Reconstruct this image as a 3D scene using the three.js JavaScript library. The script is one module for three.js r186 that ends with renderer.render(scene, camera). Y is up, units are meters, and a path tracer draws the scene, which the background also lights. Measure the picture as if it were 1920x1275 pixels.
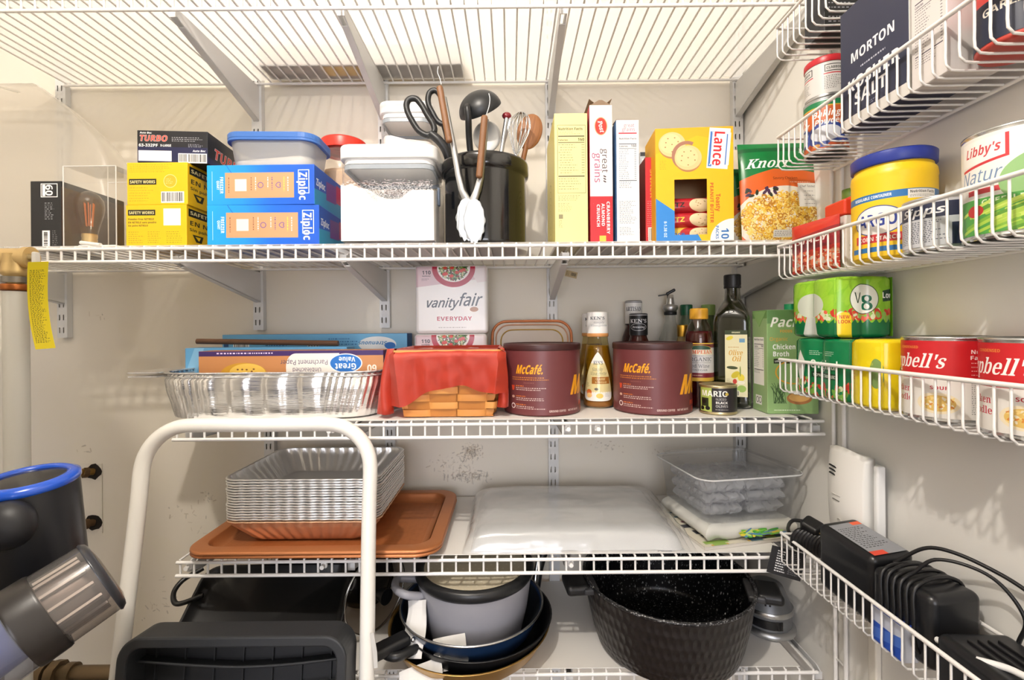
import * as THREE from 'three';
import { RoundedBoxGeometry } from 'three/addons/geometries/RoundedBoxGeometry.js';
import { mergeGeometries, mergeVertices, toCreasedNormals } from 'three/addons/utils/BufferGeometryUtils.js';
import { ImprovedNoise } from 'three/addons/math/ImprovedNoise.js';
import { ParametricGeometry } from 'three/addons/geometries/ParametricGeometry.js';
import { RectAreaLightUniformsLib } from 'three/addons/lights/RectAreaLightUniformsLib.js';
RectAreaLightUniformsLib.init();

// ---------------------------------------------------------------- camera, lights, exposure
const F = 867, CX = 957, CY = 617, ROLL = 0.5 * Math.PI / 180, EY = 1.30;      // focal length in pixels, principal point, eye height
const scene = new THREE.Scene();
const camera = new THREE.PerspectiveCamera(2 * Math.atan(637.5 / F) * 180 / Math.PI, 1920 / 1275, 0.02, 30);
camera.position.set(0, EY, 0);
camera.rotation.z = -ROLL;
camera.setViewOffset(1920, 1275, 960 - CX, 637.5 - CY, 1920, 1275);
const renderer = new THREE.WebGLRenderer({ antialias: true });
renderer.toneMapping = THREE.LinearToneMapping;
renderer.toneMappingExposure = 1.0;
renderer.shadowMap.enabled = true;
scene.background = new THREE.Color(0x000000);

const LAMP = new THREE.Vector3(-0.34, EY + 1.05, 0.07);
const KEY = 3.9, HALL_FILL = 7, DOOR_FILL = 4.0;
const keyLight = new THREE.PointLight(0xfff6ea, KEY, 0, 2);
keyLight.position.copy(LAMP); keyLight.castShadow = true; keyLight.shadow.radius = 1.2;
scene.add(keyLight);
const hallFill = new THREE.RectAreaLight(0xeaf0ff, HALL_FILL, 1.3, 1.2);  // added fill light in the unseen hall, not a known lamp
hallFill.position.set(-0.3, 2.50, 3.0); hallFill.lookAt(-0.3, 0, 3.0);
scene.add(hallFill);
const doorFill = new THREE.RectAreaLight(0xf1f4ff, DOOR_FILL, 2.2, 2.0);          // added fill light in front of the made-up glowing hall door
doorFill.position.set(-0.2, 1.3, 4.42); doorFill.lookAt(-0.2, 1.3, 0);
scene.add(doorFill);

// ---------------------------------------------------------------- helpers
let seed = 12345;
const rnd = () => { seed = (seed * 1664525 + 1013904223) >>> 0; return seed / 4294967296; };
const rr = (a, b) => a + (b - a) * rnd();
const noise = new ImprovedNoise();
const V = (x, y, z) => new THREE.Vector3(x, y, z);
const cosR = Math.cos(ROLL), sinR = Math.sin(ROLL);
// a point of the place at depth d in front of the lens, from measurements taken off the photograph
function at(px, py, d) {
  const dx = px - CX, dy = CY - py;
  return V((dx * cosR + dy * sinR) * d / F, EY + (-dx * sinR + dy * cosR) * d / F, -d);
}
const span = (l, r, py, d) => { const a = at(l, py, d), b = at(r, py, d); return { x: (a.x + b.x) / 2, w: b.x - a.x }; };
const used = {};
const numbered = (n) => { if (!(n in used)) { used[n] = 0; return n; } used[n]++; return n + '_' + String(used[n]).padStart(3, '0'); };
function tag(o, label, category, group) { o.userData.label = label; o.userData.category = category; if (group) o.userData.group = group; return o; }
function thing(name, label, category, p = V(0, 0, 0), turn = 0, group) {
  const o = new THREE.Group(); o.name = numbered(name); o.position.copy(p); o.rotation.y = turn; scene.add(o);
  return tag(o, label, category, group);
}
function part(parent, name, geo, mat, p, rot) {
  const m = new THREE.Mesh(geo, mat); m.name = name; m.castShadow = m.receiveShadow = true;
  if (p) m.position.set(p[0], p[1], p[2]);
  if (rot) m.rotation.set(rot[0], rot[1], rot[2]);
  parent.add(m); return m;
}
function solo(name, geo, mat, label, category, p, turn = 0, group) {
  const m = part(scene, numbered(name), geo, mat); if (p) m.position.copy(p); m.rotation.y = turn;
  return tag(m, label, category, group);
}
function struct(name, geo, mat, p) { const m = part(scene, name, geo, mat, p); m.userData.kind = 'structure'; return m; }
const std = (c, rough = 0.6, metal = 0, ex = {}) => new THREE.MeshStandardMaterial({ color: c, roughness: rough, metalness: metal, side: THREE.DoubleSide, ...ex });
const phy = (c, rough = 0.5, ex = {}) => new THREE.MeshPhysicalMaterial({ color: c, roughness: rough, side: THREE.DoubleSide, ...ex });
const box = (w, h, d, x = 0, y = 0, z = 0) => new THREE.BoxGeometry(w, h, d).translate(x, y, z);
const rbox = (w, h, d, r = 0.002, s = 2, x = 0, y = 0, z = 0) => new RoundedBoxGeometry(w, h, d, s, r).translate(x, y, z);
const cyl = (r0, r1, h, n = 32, x = 0, y = 0, z = 0) => new THREE.CylinderGeometry(r1, r0, h, n, 1, false, -Math.PI).translate(x, y + h / 2, z);   // r0 bottom, r1 top, standing on y
function rod(a, b, r = 0.0022, n = 6) {
  const d = new THREE.Vector3().subVectors(b, a), g = new THREE.CylinderGeometry(r, r, d.length(), n);
  g.applyQuaternion(new THREE.Quaternion().setFromUnitVectors(V(0, 1, 0), d.clone().normalize()));
  return g.translate((a.x + b.x) / 2, (a.y + b.y) / 2, (a.z + b.z) / 2);
}
const tube = (pts, r, seg = 40, n = 8, closed = false, tension = 0.5) => new THREE.TubeGeometry(new THREE.CatmullRomCurve3(pts, closed, 'centripetal', tension), seg, r, n, closed);
const merge = (list) => mergeGeometries(list.map((g) => { const q = g.index ? g.toNonIndexed() : g; for (const k of Object.keys(q.attributes)) if (!['position', 'normal', 'uv'].includes(k)) q.deleteAttribute(k); return q; }));
const lathe = (pts, n = 48) => new THREE.LatheGeometry(pts.map(([x, y]) => new THREE.Vector2(x, y)), n, -Math.PI);
function extr(pts, depth, bevel = 0, holes = []) {
  const s = new THREE.Shape(pts.map(([x, y]) => new THREE.Vector2(x, y)));
  for (const h of holes) s.holes.push(new THREE.Path(h.map(([x, y]) => new THREE.Vector2(x, y))));
  return new THREE.ExtrudeGeometry(s, { depth, bevelEnabled: bevel > 0, bevelSize: bevel, bevelThickness: bevel, bevelSegments: 2, curveSegments: 12 });
}
const rrect = (w, h, r, n = 6) => { const p = []; for (const [cx, cy, a] of [[w / 2 - r, h / 2 - r, 0], [-w / 2 + r, h / 2 - r, 90], [-w / 2 + r, -h / 2 + r, 180], [w / 2 - r, -h / 2 + r, 270]]) for (let i = 0; i <= n; i++) { const t = (a + 90 * i / n) * Math.PI / 180; p.push([cx + r * Math.cos(t), cy + r * Math.sin(t)]); } return p; };
// a skin through rings of points, each ring the same number of points
function skin(rings, closed = true, caps = [false, false], vs = null) {
  const pos = [], uv = [], idx = [], m = rings[0].length, cols = closed ? m + 1 : m;
  rings.forEach((r, j) => { for (let i = 0; i < cols; i++) { const p = r[i % m]; pos.push(p.x, p.y, p.z); uv.push(i / (cols - 1), vs ? vs[j] : j / (rings.length - 1)); } });
  for (let j = 0; j + 1 < rings.length; j++) for (let i = 0; i + 1 < cols; i++) { const a = j * cols + i, b = a + 1, c = a + cols, d = c + 1; idx.push(a, b, d, a, d, c); }
  [0, rings.length - 1].forEach((j, k) => { if (!caps[k]) return; const c = new THREE.Vector3(); rings[j].forEach((p) => c.add(p)); c.divideScalar(m); const o = pos.length / 3; pos.push(c.x, c.y, c.z); uv.push(0.5, k); for (let i = 0; i < m; i++) { const a = j * cols + i, b = j * cols + (i + 1) % cols; k ? idx.push(a, b, o) : idx.push(b, a, o); } });
  const g = new THREE.BufferGeometry(); g.setAttribute('position', new THREE.Float32BufferAttribute(pos, 3)); g.setAttribute('uv', new THREE.Float32BufferAttribute(uv, 2)); g.setIndex(idx); g.computeVertexNormals(); return g;
}
// ---- print
function tx(w, h, draw) {
  const c = document.createElement('canvas'); c.width = w; c.height = h; const x = c.getContext('2d'); draw(x, w, h);
  const t = new THREE.CanvasTexture(c); t.colorSpace = THREE.SRGBColorSpace; t.anisotropy = 8; return t;
}
const fill = (x, c, a = 0, b = 0, w = 4000, h = 4000) => { x.fillStyle = c; x.fillRect(a, b, w, h); };
// words set in a box of width w, turned by rot
function say(x, s, px, py, size, c = '#fff', o = {}) {
  x.save(); x.translate(px, py); if (o.rot) x.rotate(o.rot); if (o.skew) x.transform(1, 0, o.skew, 1, 0, 0);
  x.font = `${o.style || ''} ${o.weight ?? 'bold'} ${size}px ${o.font || 'sans-serif'}`; x.textAlign = o.align || 'center'; x.textBaseline = 'middle';
  if (o.w) { const m = x.measureText(s).width; x.scale(o.w / m, 1); }
  if (o.line) { x.lineWidth = o.lw || size * 0.12; x.strokeStyle = o.line; x.lineJoin = 'round'; x.strokeText(s, 0, 0); }
  x.fillStyle = c; x.fillText(s, 0, 0); x.restore();
}
// lines of print too small to read
function lines(x, a, b, w, n, step, c = '#444', th = 2, gap = 0.75) {
  x.fillStyle = c;
  for (let i = 0; i < n; i++) { let p = a; const end = a + w * (0.6 + 0.4 * rnd()); while (p < end) { const q = Math.min(end - p, 4 + rnd() * 14); x.fillRect(p, b + i * step, q * gap, th); p += q + 3; } }
}
function bars(x, a, b, w, h, bg = '#fff', vert = false) {
  fill(x, bg, a, b, w, h); x.fillStyle = '#111'; let p = 6;
  const L = vert ? h : w; while (p < L - 6) { const q = 1 + Math.floor(rnd() * 4); vert ? x.fillRect(a + 6, b + p, w - 16, q) : x.fillRect(a + p, b + 6, q, h - 16); p += q + 1 + Math.floor(rnd() * 4); }
}
const oval = (x, a, b, rx, ry, c, rot = 0) => { x.fillStyle = c; x.beginPath(); x.ellipse(a, b, rx, ry, rot, 0, 7); x.fill(); };
const ring = (x, a, b, rx, ry, c, lw) => { x.strokeStyle = c; x.lineWidth = lw; x.beginPath(); x.ellipse(a, b, rx, ry, 0, 0, 7); x.stroke(); };
const poly = (x, pts, c) => { x.fillStyle = c; x.beginPath(); pts.forEach(([a, b], i) => i ? x.lineTo(a, b) : x.moveTo(a, b)); x.closePath(); x.fill(); };
function facts(x, a, b, w, h, ink = '#333', head = 'Nutrition Facts') {      // a nutrition panel
  say(x, head, a, b + 12, Math.min(26, w * 0.13), ink, { align: 'left', w: w });
  fill(x, ink, a, b + 46, w, 5); say(x, 'Calories', a, b + 64, 16, ink, { align: 'left' }); say(x, '160', a + w, b + 62, 24, ink, { align: 'right' });
  fill(x, ink, a, b + 78, w, 3); lines(x, a, b + 88, w * 0.6, Math.floor((h * 0.5) / 14), 14, ink, 3);
  for (let i = 0; i < Math.floor((h * 0.5) / 14); i++) fill(x, ink, a + w - 16, b + 88 + i * 14, 14, 3);
  fill(x, ink, a, b + 88 + h * 0.5, w, 5); lines(x, a, b + 100 + h * 0.5, w * 0.9, Math.max(2, Math.floor((h * 0.35 - 88) / 12)), 12, ink, 3);
}
const printed = (t, rough = 0.45, ex = {}) => std(0xffffff, rough, 0, { map: t, ...ex });
// a carton: front, right, left, top prints or plain colours
const pm = (v) => v && v.isTexture ? printed(v) : v && v.isMaterial ? v : std(v, 0.5);
function cartonGeo(w, h, d, r = 0.0012) { return new RoundedBoxGeometry(w, h, d, 2, r).translate(0, h / 2, 0); }
function carton(name, label, cat, w, h, d, p, turn, f, group) {   // p: middle of the front bottom edge
  const side = pm(f.side), m = solo(name, cartonGeo(w, h, d).translate(0, 0, -d / 2), [f.right ? pm(f.right) : side, f.left ? pm(f.left) : side, f.top ? pm(f.top) : side, side, pm(f.front), side], label, cat, p, turn, group);
  return m;
}
// fine mottling, the same everywhere, for painted and moulded surfaces
function grainTex(n, base, amp, scale, sd) {
  const data = new Uint8Array(n * n * 4);
  for (let j = 0; j < n; j++) for (let i = 0; i < n; i++) {
    const u = i / n * scale, v = j / n * scale;
    const k = 0.5 * noise.noise(u, v, sd) + 0.3 * noise.noise(u * 4, v * 4, sd + 3) + 0.2 * noise.noise(u * 16, v * 16, sd + 7);
    for (let c = 0; c < 3; c++) data[(j * n + i) * 4 + c] = Math.max(0, Math.min(255, base[c] + amp * k)); data[(j * n + i) * 4 + 3] = 255;
  }
  const t = new THREE.DataTexture(data, n, n); t.wrapS = t.wrapT = THREE.MirroredRepeatWrapping; t.magFilter = THREE.LinearFilter; t.minFilter = THREE.LinearMipmapLinearFilter; t.generateMipmaps = true; t.colorSpace = THREE.SRGBColorSpace; t.needsUpdate = true; return t;
}
// ---------------------------------------------------------------- the room
const XL = -1.35, XR = 0.59, ZB = -1.168, ZF = 1.75, YT = EY + 1.14;
const YA = EY + 0.62, YB = EY + 0.158, YC = EY - 0.170, YD = EY - 0.420, YE = EY - 0.632;
const TOP = 0.0042;                      // wire plus liner above a shelf's height
const paintBump = grainTex(256, [128, 128, 128], 90, 24, 5.5);
paintBump.colorSpace = THREE.NoColorSpace; paintBump.repeat.set(2, 2);
// cream wall paint with scuffs and smears where the photograph shows them (u,v over the back wall, metres from its left bottom)
const WW = XR - XL;
const wallTex = tx(1600, 2000, (x, w, h) => {
  fill(x, '#e4ddd0'); const sx = w / WW, sy = h / YT;
  const P = (X, Y) => [(X - XL) * sx, h - Y * sy];
  for (let i = 0; i < 900; i++) { const a = rnd() * w, b = rnd() * h; x.globalAlpha = 0.03; oval(x, a, b, 10 + rnd() * 60, 8 + rnd() * 40, rnd() < 0.5 ? '#dad2c3' : '#ebe5da', rnd() * 3); }
  const scuff = (px, py, n, sprX, sprY, len) => { const q = at(px, py, -ZB); const [a, b] = P(q.x, q.y); for (let i = 0; i < n; i++) { x.globalAlpha = 0.12 + rnd() * 0.35; x.strokeStyle = rnd() < 0.6 ? '#6b655d' : '#8d7a63'; x.lineWidth = 0.6 + rnd() * 1.6; const u = a + (rnd() + rnd() - 1) * sprX, v = b + (rnd() + rnd() - 1) * sprY, t = rnd() * 3; x.beginPath(); x.moveTo(u, v); x.lineTo(u + Math.cos(t) * len * rnd(), v + Math.sin(t) * len * rnd()); x.stroke(); } x.globalAlpha = 1; };
  scuff(885, 845, 170, 26, 20, 9); scuff(880, 890, 110, 55, 14, 14); scuff(850, 870, 60, 60, 30, 12);
  scuff(1140, 835, 30, 40, 14, 6); scuff(1250, 850, 20, 40, 20, 8); scuff(360, 960, 26, 60, 60, 10); scuff(300, 1120, 24, 50, 60, 14); scuff(390, 930, 14, 14, 14, 8); scuff(180, 590, 5, 20, 20, 12);
  scuff(430, 1040, 14, 40, 30, 10); scuff(150, 840, 6, 30, 12, 12);
  x.globalAlpha = 1;
});
const wallMat = std(0xffffff, 0.62, 0, { map: wallTex, bumpMap: paintBump, bumpScale: 0.0004 });
const paint = std(0xe4ddd0, 0.62, 0, { bumpMap: paintBump, bumpScale: 0.0004 });
const paintLitR = std(0xeeece7, 0.5, 0, { bumpMap: paintBump, bumpScale: 0.0004 });  // wall paint made lighter and cooler to stand in for the light on it
const white = std(0xf1efec, 0.7);
struct('wall_back', new THREE.BoxGeometry(WW, YT, 0.1), [paint, paint, paint, paint, wallMat, paint], [(XL + XR) / 2, YT / 2, ZB - 0.05]);
struct('wall_left', box(0.1, YT, ZF - ZB), paint, [XL - 0.05, YT / 2, (ZF + ZB) / 2]);
struct('wall_right', box(0.1, YT, ZF - ZB), paintLitR, [XR + 0.05, YT / 2, (ZF + ZB) / 2]);
const floorTex = grainTex(256, [112, 92, 74], 40, 8, 2.2);
const floorMat = std(0xffffff, 0.5, 0, { map: floorTex });
struct('floor', box(5, 0.1, 6.4), floorMat, [0, -0.05, 1.5]);
struct('ceiling', box(5, 0.1, 6.4), white, [0, 2.62 + 0.05, 1.5]);
struct('ceiling_closet', box(WW + 0.2, 0.1, ZF - ZB + 0.2), white, [(XL + XR) / 2, YT + 0.05, (ZF + ZB) / 2]).name = 'ceiling_closet';
// front wall with the doorway behind the camera, and the hall beyond it
const DX0 = -0.95, DX1 = 0.35, DH = 2.1;
struct('wall_front', merge([box(DX0 - XL, YT, 0.1, (DX0 + XL) / 2, YT / 2, ZF + 0.05), box(XR - DX1, YT, 0.1, (DX1 + XR) / 2, YT / 2, ZF + 0.05), box(DX1 - DX0, YT - DH, 0.1, (DX0 + DX1) / 2, (YT + DH) / 2, ZF + 0.05)]), paint);
struct('wall_hall', merge([box(5, 2.62, 0.1, 0, 1.31, 4.6), box(0.1, 2.62, 2.9, -2.3, 1.31, 3.2), box(0.1, 2.62, 2.9, 2.1, 1.31, 3.2), box(1.0, 2.62, 0.1, XL - 0.55, 1.31, ZF + 0.05), box(1.6, 2.62, 0.1, XR + 0.8, 1.31, ZF + 0.05), box(3, 0.3, 0.1, -0.4, 2.5, ZF + 0.05)]), paint);
{ // the lamps: a glass globe on the closet ceiling, an added fill panel on the hall ceiling
  const g = thing('ceiling_lamp', 'round white glass globe lamp on the closet ceiling behind the viewer', 'lamp', V(LAMP.x, YT, LAMP.z));
  part(g, 'base_plate', cyl(0.07, 0.065, 0.025, 32, 0, -0.025, 0), std(0xe8e6e2, 0.4));
  part(g, 'globe', new THREE.SphereGeometry(0.07, 32, 20).translate(0, -0.09, 0), new THREE.MeshStandardMaterial({ color: 0xffffff, emissive: 0xfff3e4, emissiveIntensity: 2.5, roughness: 0.4 }));
  const p = thing('added_fill_panel', 'added square fill light panel on the hall ceiling, unseen behind the doorway', 'lamp', V(-0.3, 2.62, 3.0));
  part(p, 'frame', box(1.36, 0.05, 1.26, 0, -0.03, 0), std(0xeeeeee, 0.5));
  part(p, 'diffuser', box(1.3, 0.01, 1.2, 0, -0.062, 0), new THREE.MeshStandardMaterial({ color: 0xffffff, emissive: 0xf6f3ff, emissiveIntensity: 2.5 }));
}
{ // added glowing hall door, made up to brighten the shelves from behind the camera
  const d = thing('door_1', 'added wide glowing door for fill light, unseen at the end of the hall', 'door', V(-0.2, 1.3, 4.5)); d.userData.kind = 'structure';
  for (const [w, h, x, y] of [[2.34, 0.07, 0, 1.035], [2.34, 0.07, 0, -1.035], [0.07, 2.0, -1.135, 0], [0.07, 2.0, 1.135, 0], [0.05, 2.0, 0, 0]]) part(d, 'frame', box(w, h, 0.06, x, y, 0), white);
  for (const x of [-0.56, 0.56]) part(d, 'pane', box(1.08, 2.0, 0.006, x, 0, 0), new THREE.MeshStandardMaterial({ color: 0xffffff, emissive: 0xf1f4ff, emissiveIntensity: 2.5 }));
}
// ---------------------------------------------------------------- wire shelves
const wireWhite = phy(0xf3f1ee, 0.35, { clearcoat: 0.3, clearcoatRoughness: 0.3 });
const steelWhite = std(0xd9d9d8, 0.42);
const slotShade = std(0x0c0c0c, 0.8);  // near-black for inserts that stand in for shade inside slots
const frosted = phy(0xffffff, 0.85, { transmission: 0.88, thickness: 0 });
const linerWhite = phy(0xefece7, 0.5, { transmission: 0.12, thickness: 0 });
const ZS0 = -0.852, ZS1 = -1.155;
const deckWire = merge([rod(V(0, 0, ZS0), V(0, 0, ZS1), 0.0021), rod(V(0, 0.001, ZS0), V(0, -0.027, ZS0), 0.0021)]);
function wireShelf(y, x0, x1, label, liner, l0, l1, holes = []) {
  const s = thing('wire_shelf', label, 'shelf', V(0, y, 0), 0, 'white wire shelves on the back wall');
  const n = Math.floor((x1 - x0 - 0.012) / 0.0254);
  for (let i = 0; i <= n; i++) part(s, 'deck_wire', deckWire, wireWhite, [x0 + 0.006 + i * 0.0254, 0, 0]);
  for (const [ry, rz, r] of [[-0.0045, ZS0 + 0.001, 0.0031], [-0.028, ZS0 + 0.003, 0.0033], [-0.0045, ZS1 + 0.004, 0.0031]])
    part(s, 'rail', rod(V(x0, ry, rz), V(x1, ry, rz), r, 8), wireWhite);
  if (liner) {
    const w = l1 - l0, shape = [[-w / 2, 0.298], [w / 2, 0.298], [w / 2, 0.004], [-w / 2, 0.004]];
    const g = extr(shape, 0.0012, 0, holes.map(([hx, hz, hw, hd]) => { const X = hx - (l0 + l1) / 2; return [[X - hw / 2, hz], [X - hw / 2 + 0.004, hz + hd], [X + hw / 2, hz + hd], [X + hw / 2 + 0.003, hz]]; })).rotateX(-Math.PI / 2).translate((l0 + l1) / 2, 0.0024, ZS0);
    part(s, 'shelf_liner', liner === frosted ? new THREE.PlaneGeometry(w, 0.294).rotateX(-Math.PI / 2).translate((l0 + l1) / 2, 0.0028, ZS0 - 0.151) : g, liner);
  }
  return s;
}
wireShelf(YA, -1.105, 0.58, 'highest white wire shelf, seen from below with light through its liner', frosted, -1.10, 0.575);
wireShelf(YB, -1.34, 0.58, 'white wire shelf holding cartons, flour canister and utensil crock', frosted, -1.1, 0.57);
wireShelf(YC, -0.622, 0.575, 'white wire shelf holding the coffee canisters and foil roasting pan', linerWhite, -0.60, 0.53);
wireShelf(YD, -0.618, 0.565, 'white wire shelf holding copper baking sheets and plastic sleeves', linerWhite, -0.56, 0.50, [[0.285, 0.008, 0.028, 0.02], [-0.01, 0.008, 0.03, 0.012]]);
wireShelf(YE, -0.622, 0.560, 'lowest white wire shelf, holding the pots and pans', linerWhite, -0.58, 0.53);
// ---------------------------------------------------------------- slotted standards and brackets
for (const [y, xs, w] of [[YC, [-0.335, 0.105, 0.16], 'coffee'], [YD, [-0.6, -0.35, 0.108], 'baking sheet']]) for (const x of xs) solo('shelf_clip', merge([rbox(0.012, 0.012, 0.008, 0.003, 2), cyl(0.004, 0.004, 0.012, 14).rotateX(Math.PI / 2)]), wireWhite, 'small white clip on the ' + w + ' shelf lip ' + ({ '-0.335': 'near foil pan', '0.105': 'under first coffee canister', '0.16': 'under the dressing bottle', '-0.6': 'at its left end', '-0.35': 'left of ladder leg', '0.108': 'below the plastic sleeves' })[x], 'clip', V(x, y - 0.015, ZS0 - 0.008), 0, 'white shelf clips');
solo('price_sticker', box(0.03, 0.016, 0.0004).rotateZ(-0.25), [kraftM(), kraftM(), kraftM(), kraftM(), printed(tx(128, 64, (x) => { fill(x, '#c9b48c'); bars(x, 56, 8, 64, 48, '#c9b48c'); lines(x, 8, 16, 40, 3, 14, '#5a4a30', 5); }), 0.7), kraftM()], 'small tan barcode sticker on back wall under carton shelf', 'sticker', V(0.155, EY + 0.137, ZB + 0.0006));
function kraftM() { return std(0xc9b48c, 0.7); }
function standard(x, y0, y1, label) {
  const s = thing('wall_standard', label, 'shelf standard', V(x, y0, ZB + 0.0005), 0, 'slotted steel standards on the back wall');
  const h = y1 - y0, holes = [];
  for (let y = 0.012; y + 0.014 < h; y += 0.03175) for (const sx of [-0.0065, 0.0035]) holes.push([[sx - 0.0016, y], [sx - 0.0016, y + 0.0135], [sx + 0.0016, y + 0.0135], [sx + 0.0016, y]]);
  part(s, 'face', extr([[-0.0125, 0], [0.0125, 0], [0.0125, h], [-0.0125, h]], 0.0015, 0, holes).translate(0, 0, 0.0135), steelWhite);
  part(s, 'flange', box(0.0015, h, 0.0135, -0.0118, h / 2, 0.00675), steelWhite); part(s, 'flange', box(0.0015, h, 0.0135, 0.0118, h / 2, 0.00675), steelWhite);
}
standard(-1.117, EY - 0.012, EY + 1.05, 'leftmost slotted steel standard, ending below shelf beside brass valve');
standard(-0.628, EY + 0.003, EY + 1.05, 'slotted steel standard behind blue-lidded container, ending above blue wrap boxes');
standard(-0.313, EY + 0.006, EY + 1.05, 'slotted steel standard ending beside the white napkin packs');
standard(-0.604, 0.2, EY - 0.16, 'short lower slotted standard behind the stacked foil pans');
standard(-0.302, 0.2, EY - 0.16, 'lower slotted standard above the copper baking sheet');
standard(0.105, 0.2, EY + 1.05, 'full-height slotted standard behind the second coffee canister');
standard(0.572, 0.2, EY + 1.05, 'full-height slotted standard in the corner behind olive oil bottle');
const bracketPts = (h) => [[0, -0.004], [0.272, -0.004], [0.284, -0.010], [0.284, -0.020], [0.262, -0.026], [0, -h]];
function bracket(x, y, h, label) {
  const b = thing('shelf_bracket', label, 'bracket', V(x, y - 0.0075, ZB + 0.0155), 0, 'steel shelf brackets');
  const rot = (g) => g.rotateY(-Math.PI / 2);
  part(b, 'web', rot(extr(bracketPts(h), 0.0022)).translate(-0.0045, 0, 0), steelWhite);
  part(b, 'web', rot(extr(bracketPts(h), 0.0022)).translate(0.0067, 0, 0), steelWhite);
  const e = new THREE.Vector2(0.262, h - 0.026), L = e.length();
  part(b, 'lower_flange', box(0.0134, 0.002, L).rotateX(-Math.atan2(h - 0.026, 0.262)).translate(0, -(h + 0.026) / 2, 0.131), steelWhite);
  part(b, 'nose', box(0.0134, 0.014, 0.002, 0, -0.015, 0.285), steelWhite);
}
const names = [[-1.117, 'at far left'], [-0.628, 'over blue-lidded container'], [-0.313, 'over small square canister'], [0.105, 'over whisk and yellow carton'], [0.572, 'in the right corner']];
for (const [x, w] of names) if (x > -1) bracket(x, YA, 0.088, 'tapered steel bracket of the highest shelf ' + w);
const names2 = [[-1.117, 'beside brass valve'], [-0.628, 'above blue wrap boxes'], [-0.313, 'left of napkin packs'], [0.105, 'above coffee canisters'], [0.572, 'in the corner above olive oil']];
for (const [x, w] of names2) bracket(x, YB, 0.078, 'tapered steel bracket under carton shelf ' + w);
const flat = [[-0.604, 'left'], [-0.302, 'second'], [0.105, 'third'], [0.572, 'corner']];
for (const [x, w] of flat) { bracket(x, YC, 0.04, 'low bracket under the coffee shelf at ' + w + ' standard'); bracket(x, YD, 0.04, 'low bracket under the baking sheet shelf at ' + w + ' standard'); bracket(x, YE, 0.04, 'low bracket under the pot shelf at ' + w + ' standard'); }
// ---------------------------------------------------------------- the basket rack on the right wall
const RX = 0.478, RW = 0.578, RD0 = -0.822, RD1 = -0.33, BH = 0.058;
function rackBasket(yRim, label, rx = RX, z0 = RD0) {
  const b = thing('rack_basket', label, 'wire basket', V(0, yRim, 0), 0, 'white wire baskets of the wall rack');
  part(b, 'rim', rod(V(rx, 0, z0), V(rx, 0, RD1), 0.0028, 8), wireWhite);
  part(b, 'end_rim', rod(V(rx, -0.002, z0), V(RW, -0.002, z0), 0.0022, 8), wireWhite);
  part(b, 'end_rim', rod(V(rx, -0.002, RD1), V(RW, -0.002, RD1), 0.0022, 8), wireWhite);
  part(b, 'wall_rail', rod(V(RW, -BH, z0), V(RW, -BH, RD1), 0.0028, 8), wireWhite);
  part(b, 'wall_rail', rod(V(RW, -0.002, z0), V(RW, -0.002, RD1), 0.0025, 8), wireWhite);
  const U = new THREE.TubeGeometry(new THREE.CatmullRomCurve3([V(rx + 0.001, 0, 0), V(rx + 0.001, -BH * 0.5, 0), V(rx + 0.001, -BH + 0.008, 0), V(rx + 0.003, -BH + 0.003, 0), V(rx + 0.008, -BH + 0.001, 0), V((rx + RW) / 2, -BH + 0.001, 0), V(RW, -BH + 0.001, 0)], false, 'centripetal'), 18, 0.0014, 6);
  for (let z = z0; z < RD1; z += 0.0158) part(b, 'cross_wire', U, wireWhite, [0, 0, z]);
  return b;
}
const B1 = EY + 0.531, B2 = EY + 0.336, B3 = EY + 0.142, B4 = EY - 0.058, B5 = EY - 0.366;
rackBasket(B1, 'highest wire basket on right wall, cut off by the top of the view');
rackBasket(B2, 'wire basket holding the navy salt box');
rackBasket(B3, 'wire basket holding the yellow starch tub and vegetable can');
rackBasket(B4, 'wire basket holding juice packs and red soup cans');
rackBasket(B5, 'lowest wire basket, full of black chargers and cords');
{
  const f = thing('wire_rack', 'tall white wire frame on right wall carrying the baskets', 'rack frame');
  for (const z of [-0.838, -0.812, -0.34]) part(f, 'upright', rod(V(RW + 0.006, 0.25, z), V(RW + 0.006, EY + 0.9, z), 0.0035, 8), wireWhite);
  for (let y = 0.35; y < EY + 0.9; y += 0.35) part(f, 'tie_wire', rod(V(RW + 0.006, y, -0.838), V(RW + 0.006, y, -0.812), 0.002), wireWhite);
}
// ---------------------------------------------------------------- common materials
const clearPlastic = phy(0xffffff, 0.06, { transmission: 1, thickness: 0, ior: 1.4 });
const hazyPlastic = phy(0xf7f6f2, 0.35, { transmission: 0.8, thickness: 0 });
const blackNylon = std(0x17181a, 0.42);
const blackGloss = phy(0x0a0a0b, 0.16, { clearcoat: 0.6, clearcoatRoughness: 0.1 });
const steel = std(0xc9cbcc, 0.25, 1);
const brushed = std(0xb9bbbd, 0.38, 1);
const foil = std(0xf2f2f2, 0.34, 0.92);
const whitePlastic = phy(0xf2f2f1, 0.32, {});
const gold = std(0xcfa544, 0.32, 1);
const brass = std(0xdcbf86, 0.38, 0.55);
const kraft = std(0xb99c77, 0.75);
const woodTex = tx(256, 256, (x, w, h) => { fill(x, '#b98252'); for (let i = 0; i < 260; i++) { x.globalAlpha = 0.18; x.strokeStyle = rnd() < 0.6 ? '#8e5a32' : '#d09c69'; x.lineWidth = 0.6 + rnd() * 2; const a = rnd() * w; x.beginPath(); x.moveTo(a, 0); x.bezierCurveTo(a + rr(-8, 8), h * 0.3, a + rr(-8, 8), h * 0.7, a + rr(-6, 6), h); x.stroke(); } x.globalAlpha = 1; });
const wood = std(0xaea79f, 0.5, 0, { map: woodTex });
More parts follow.
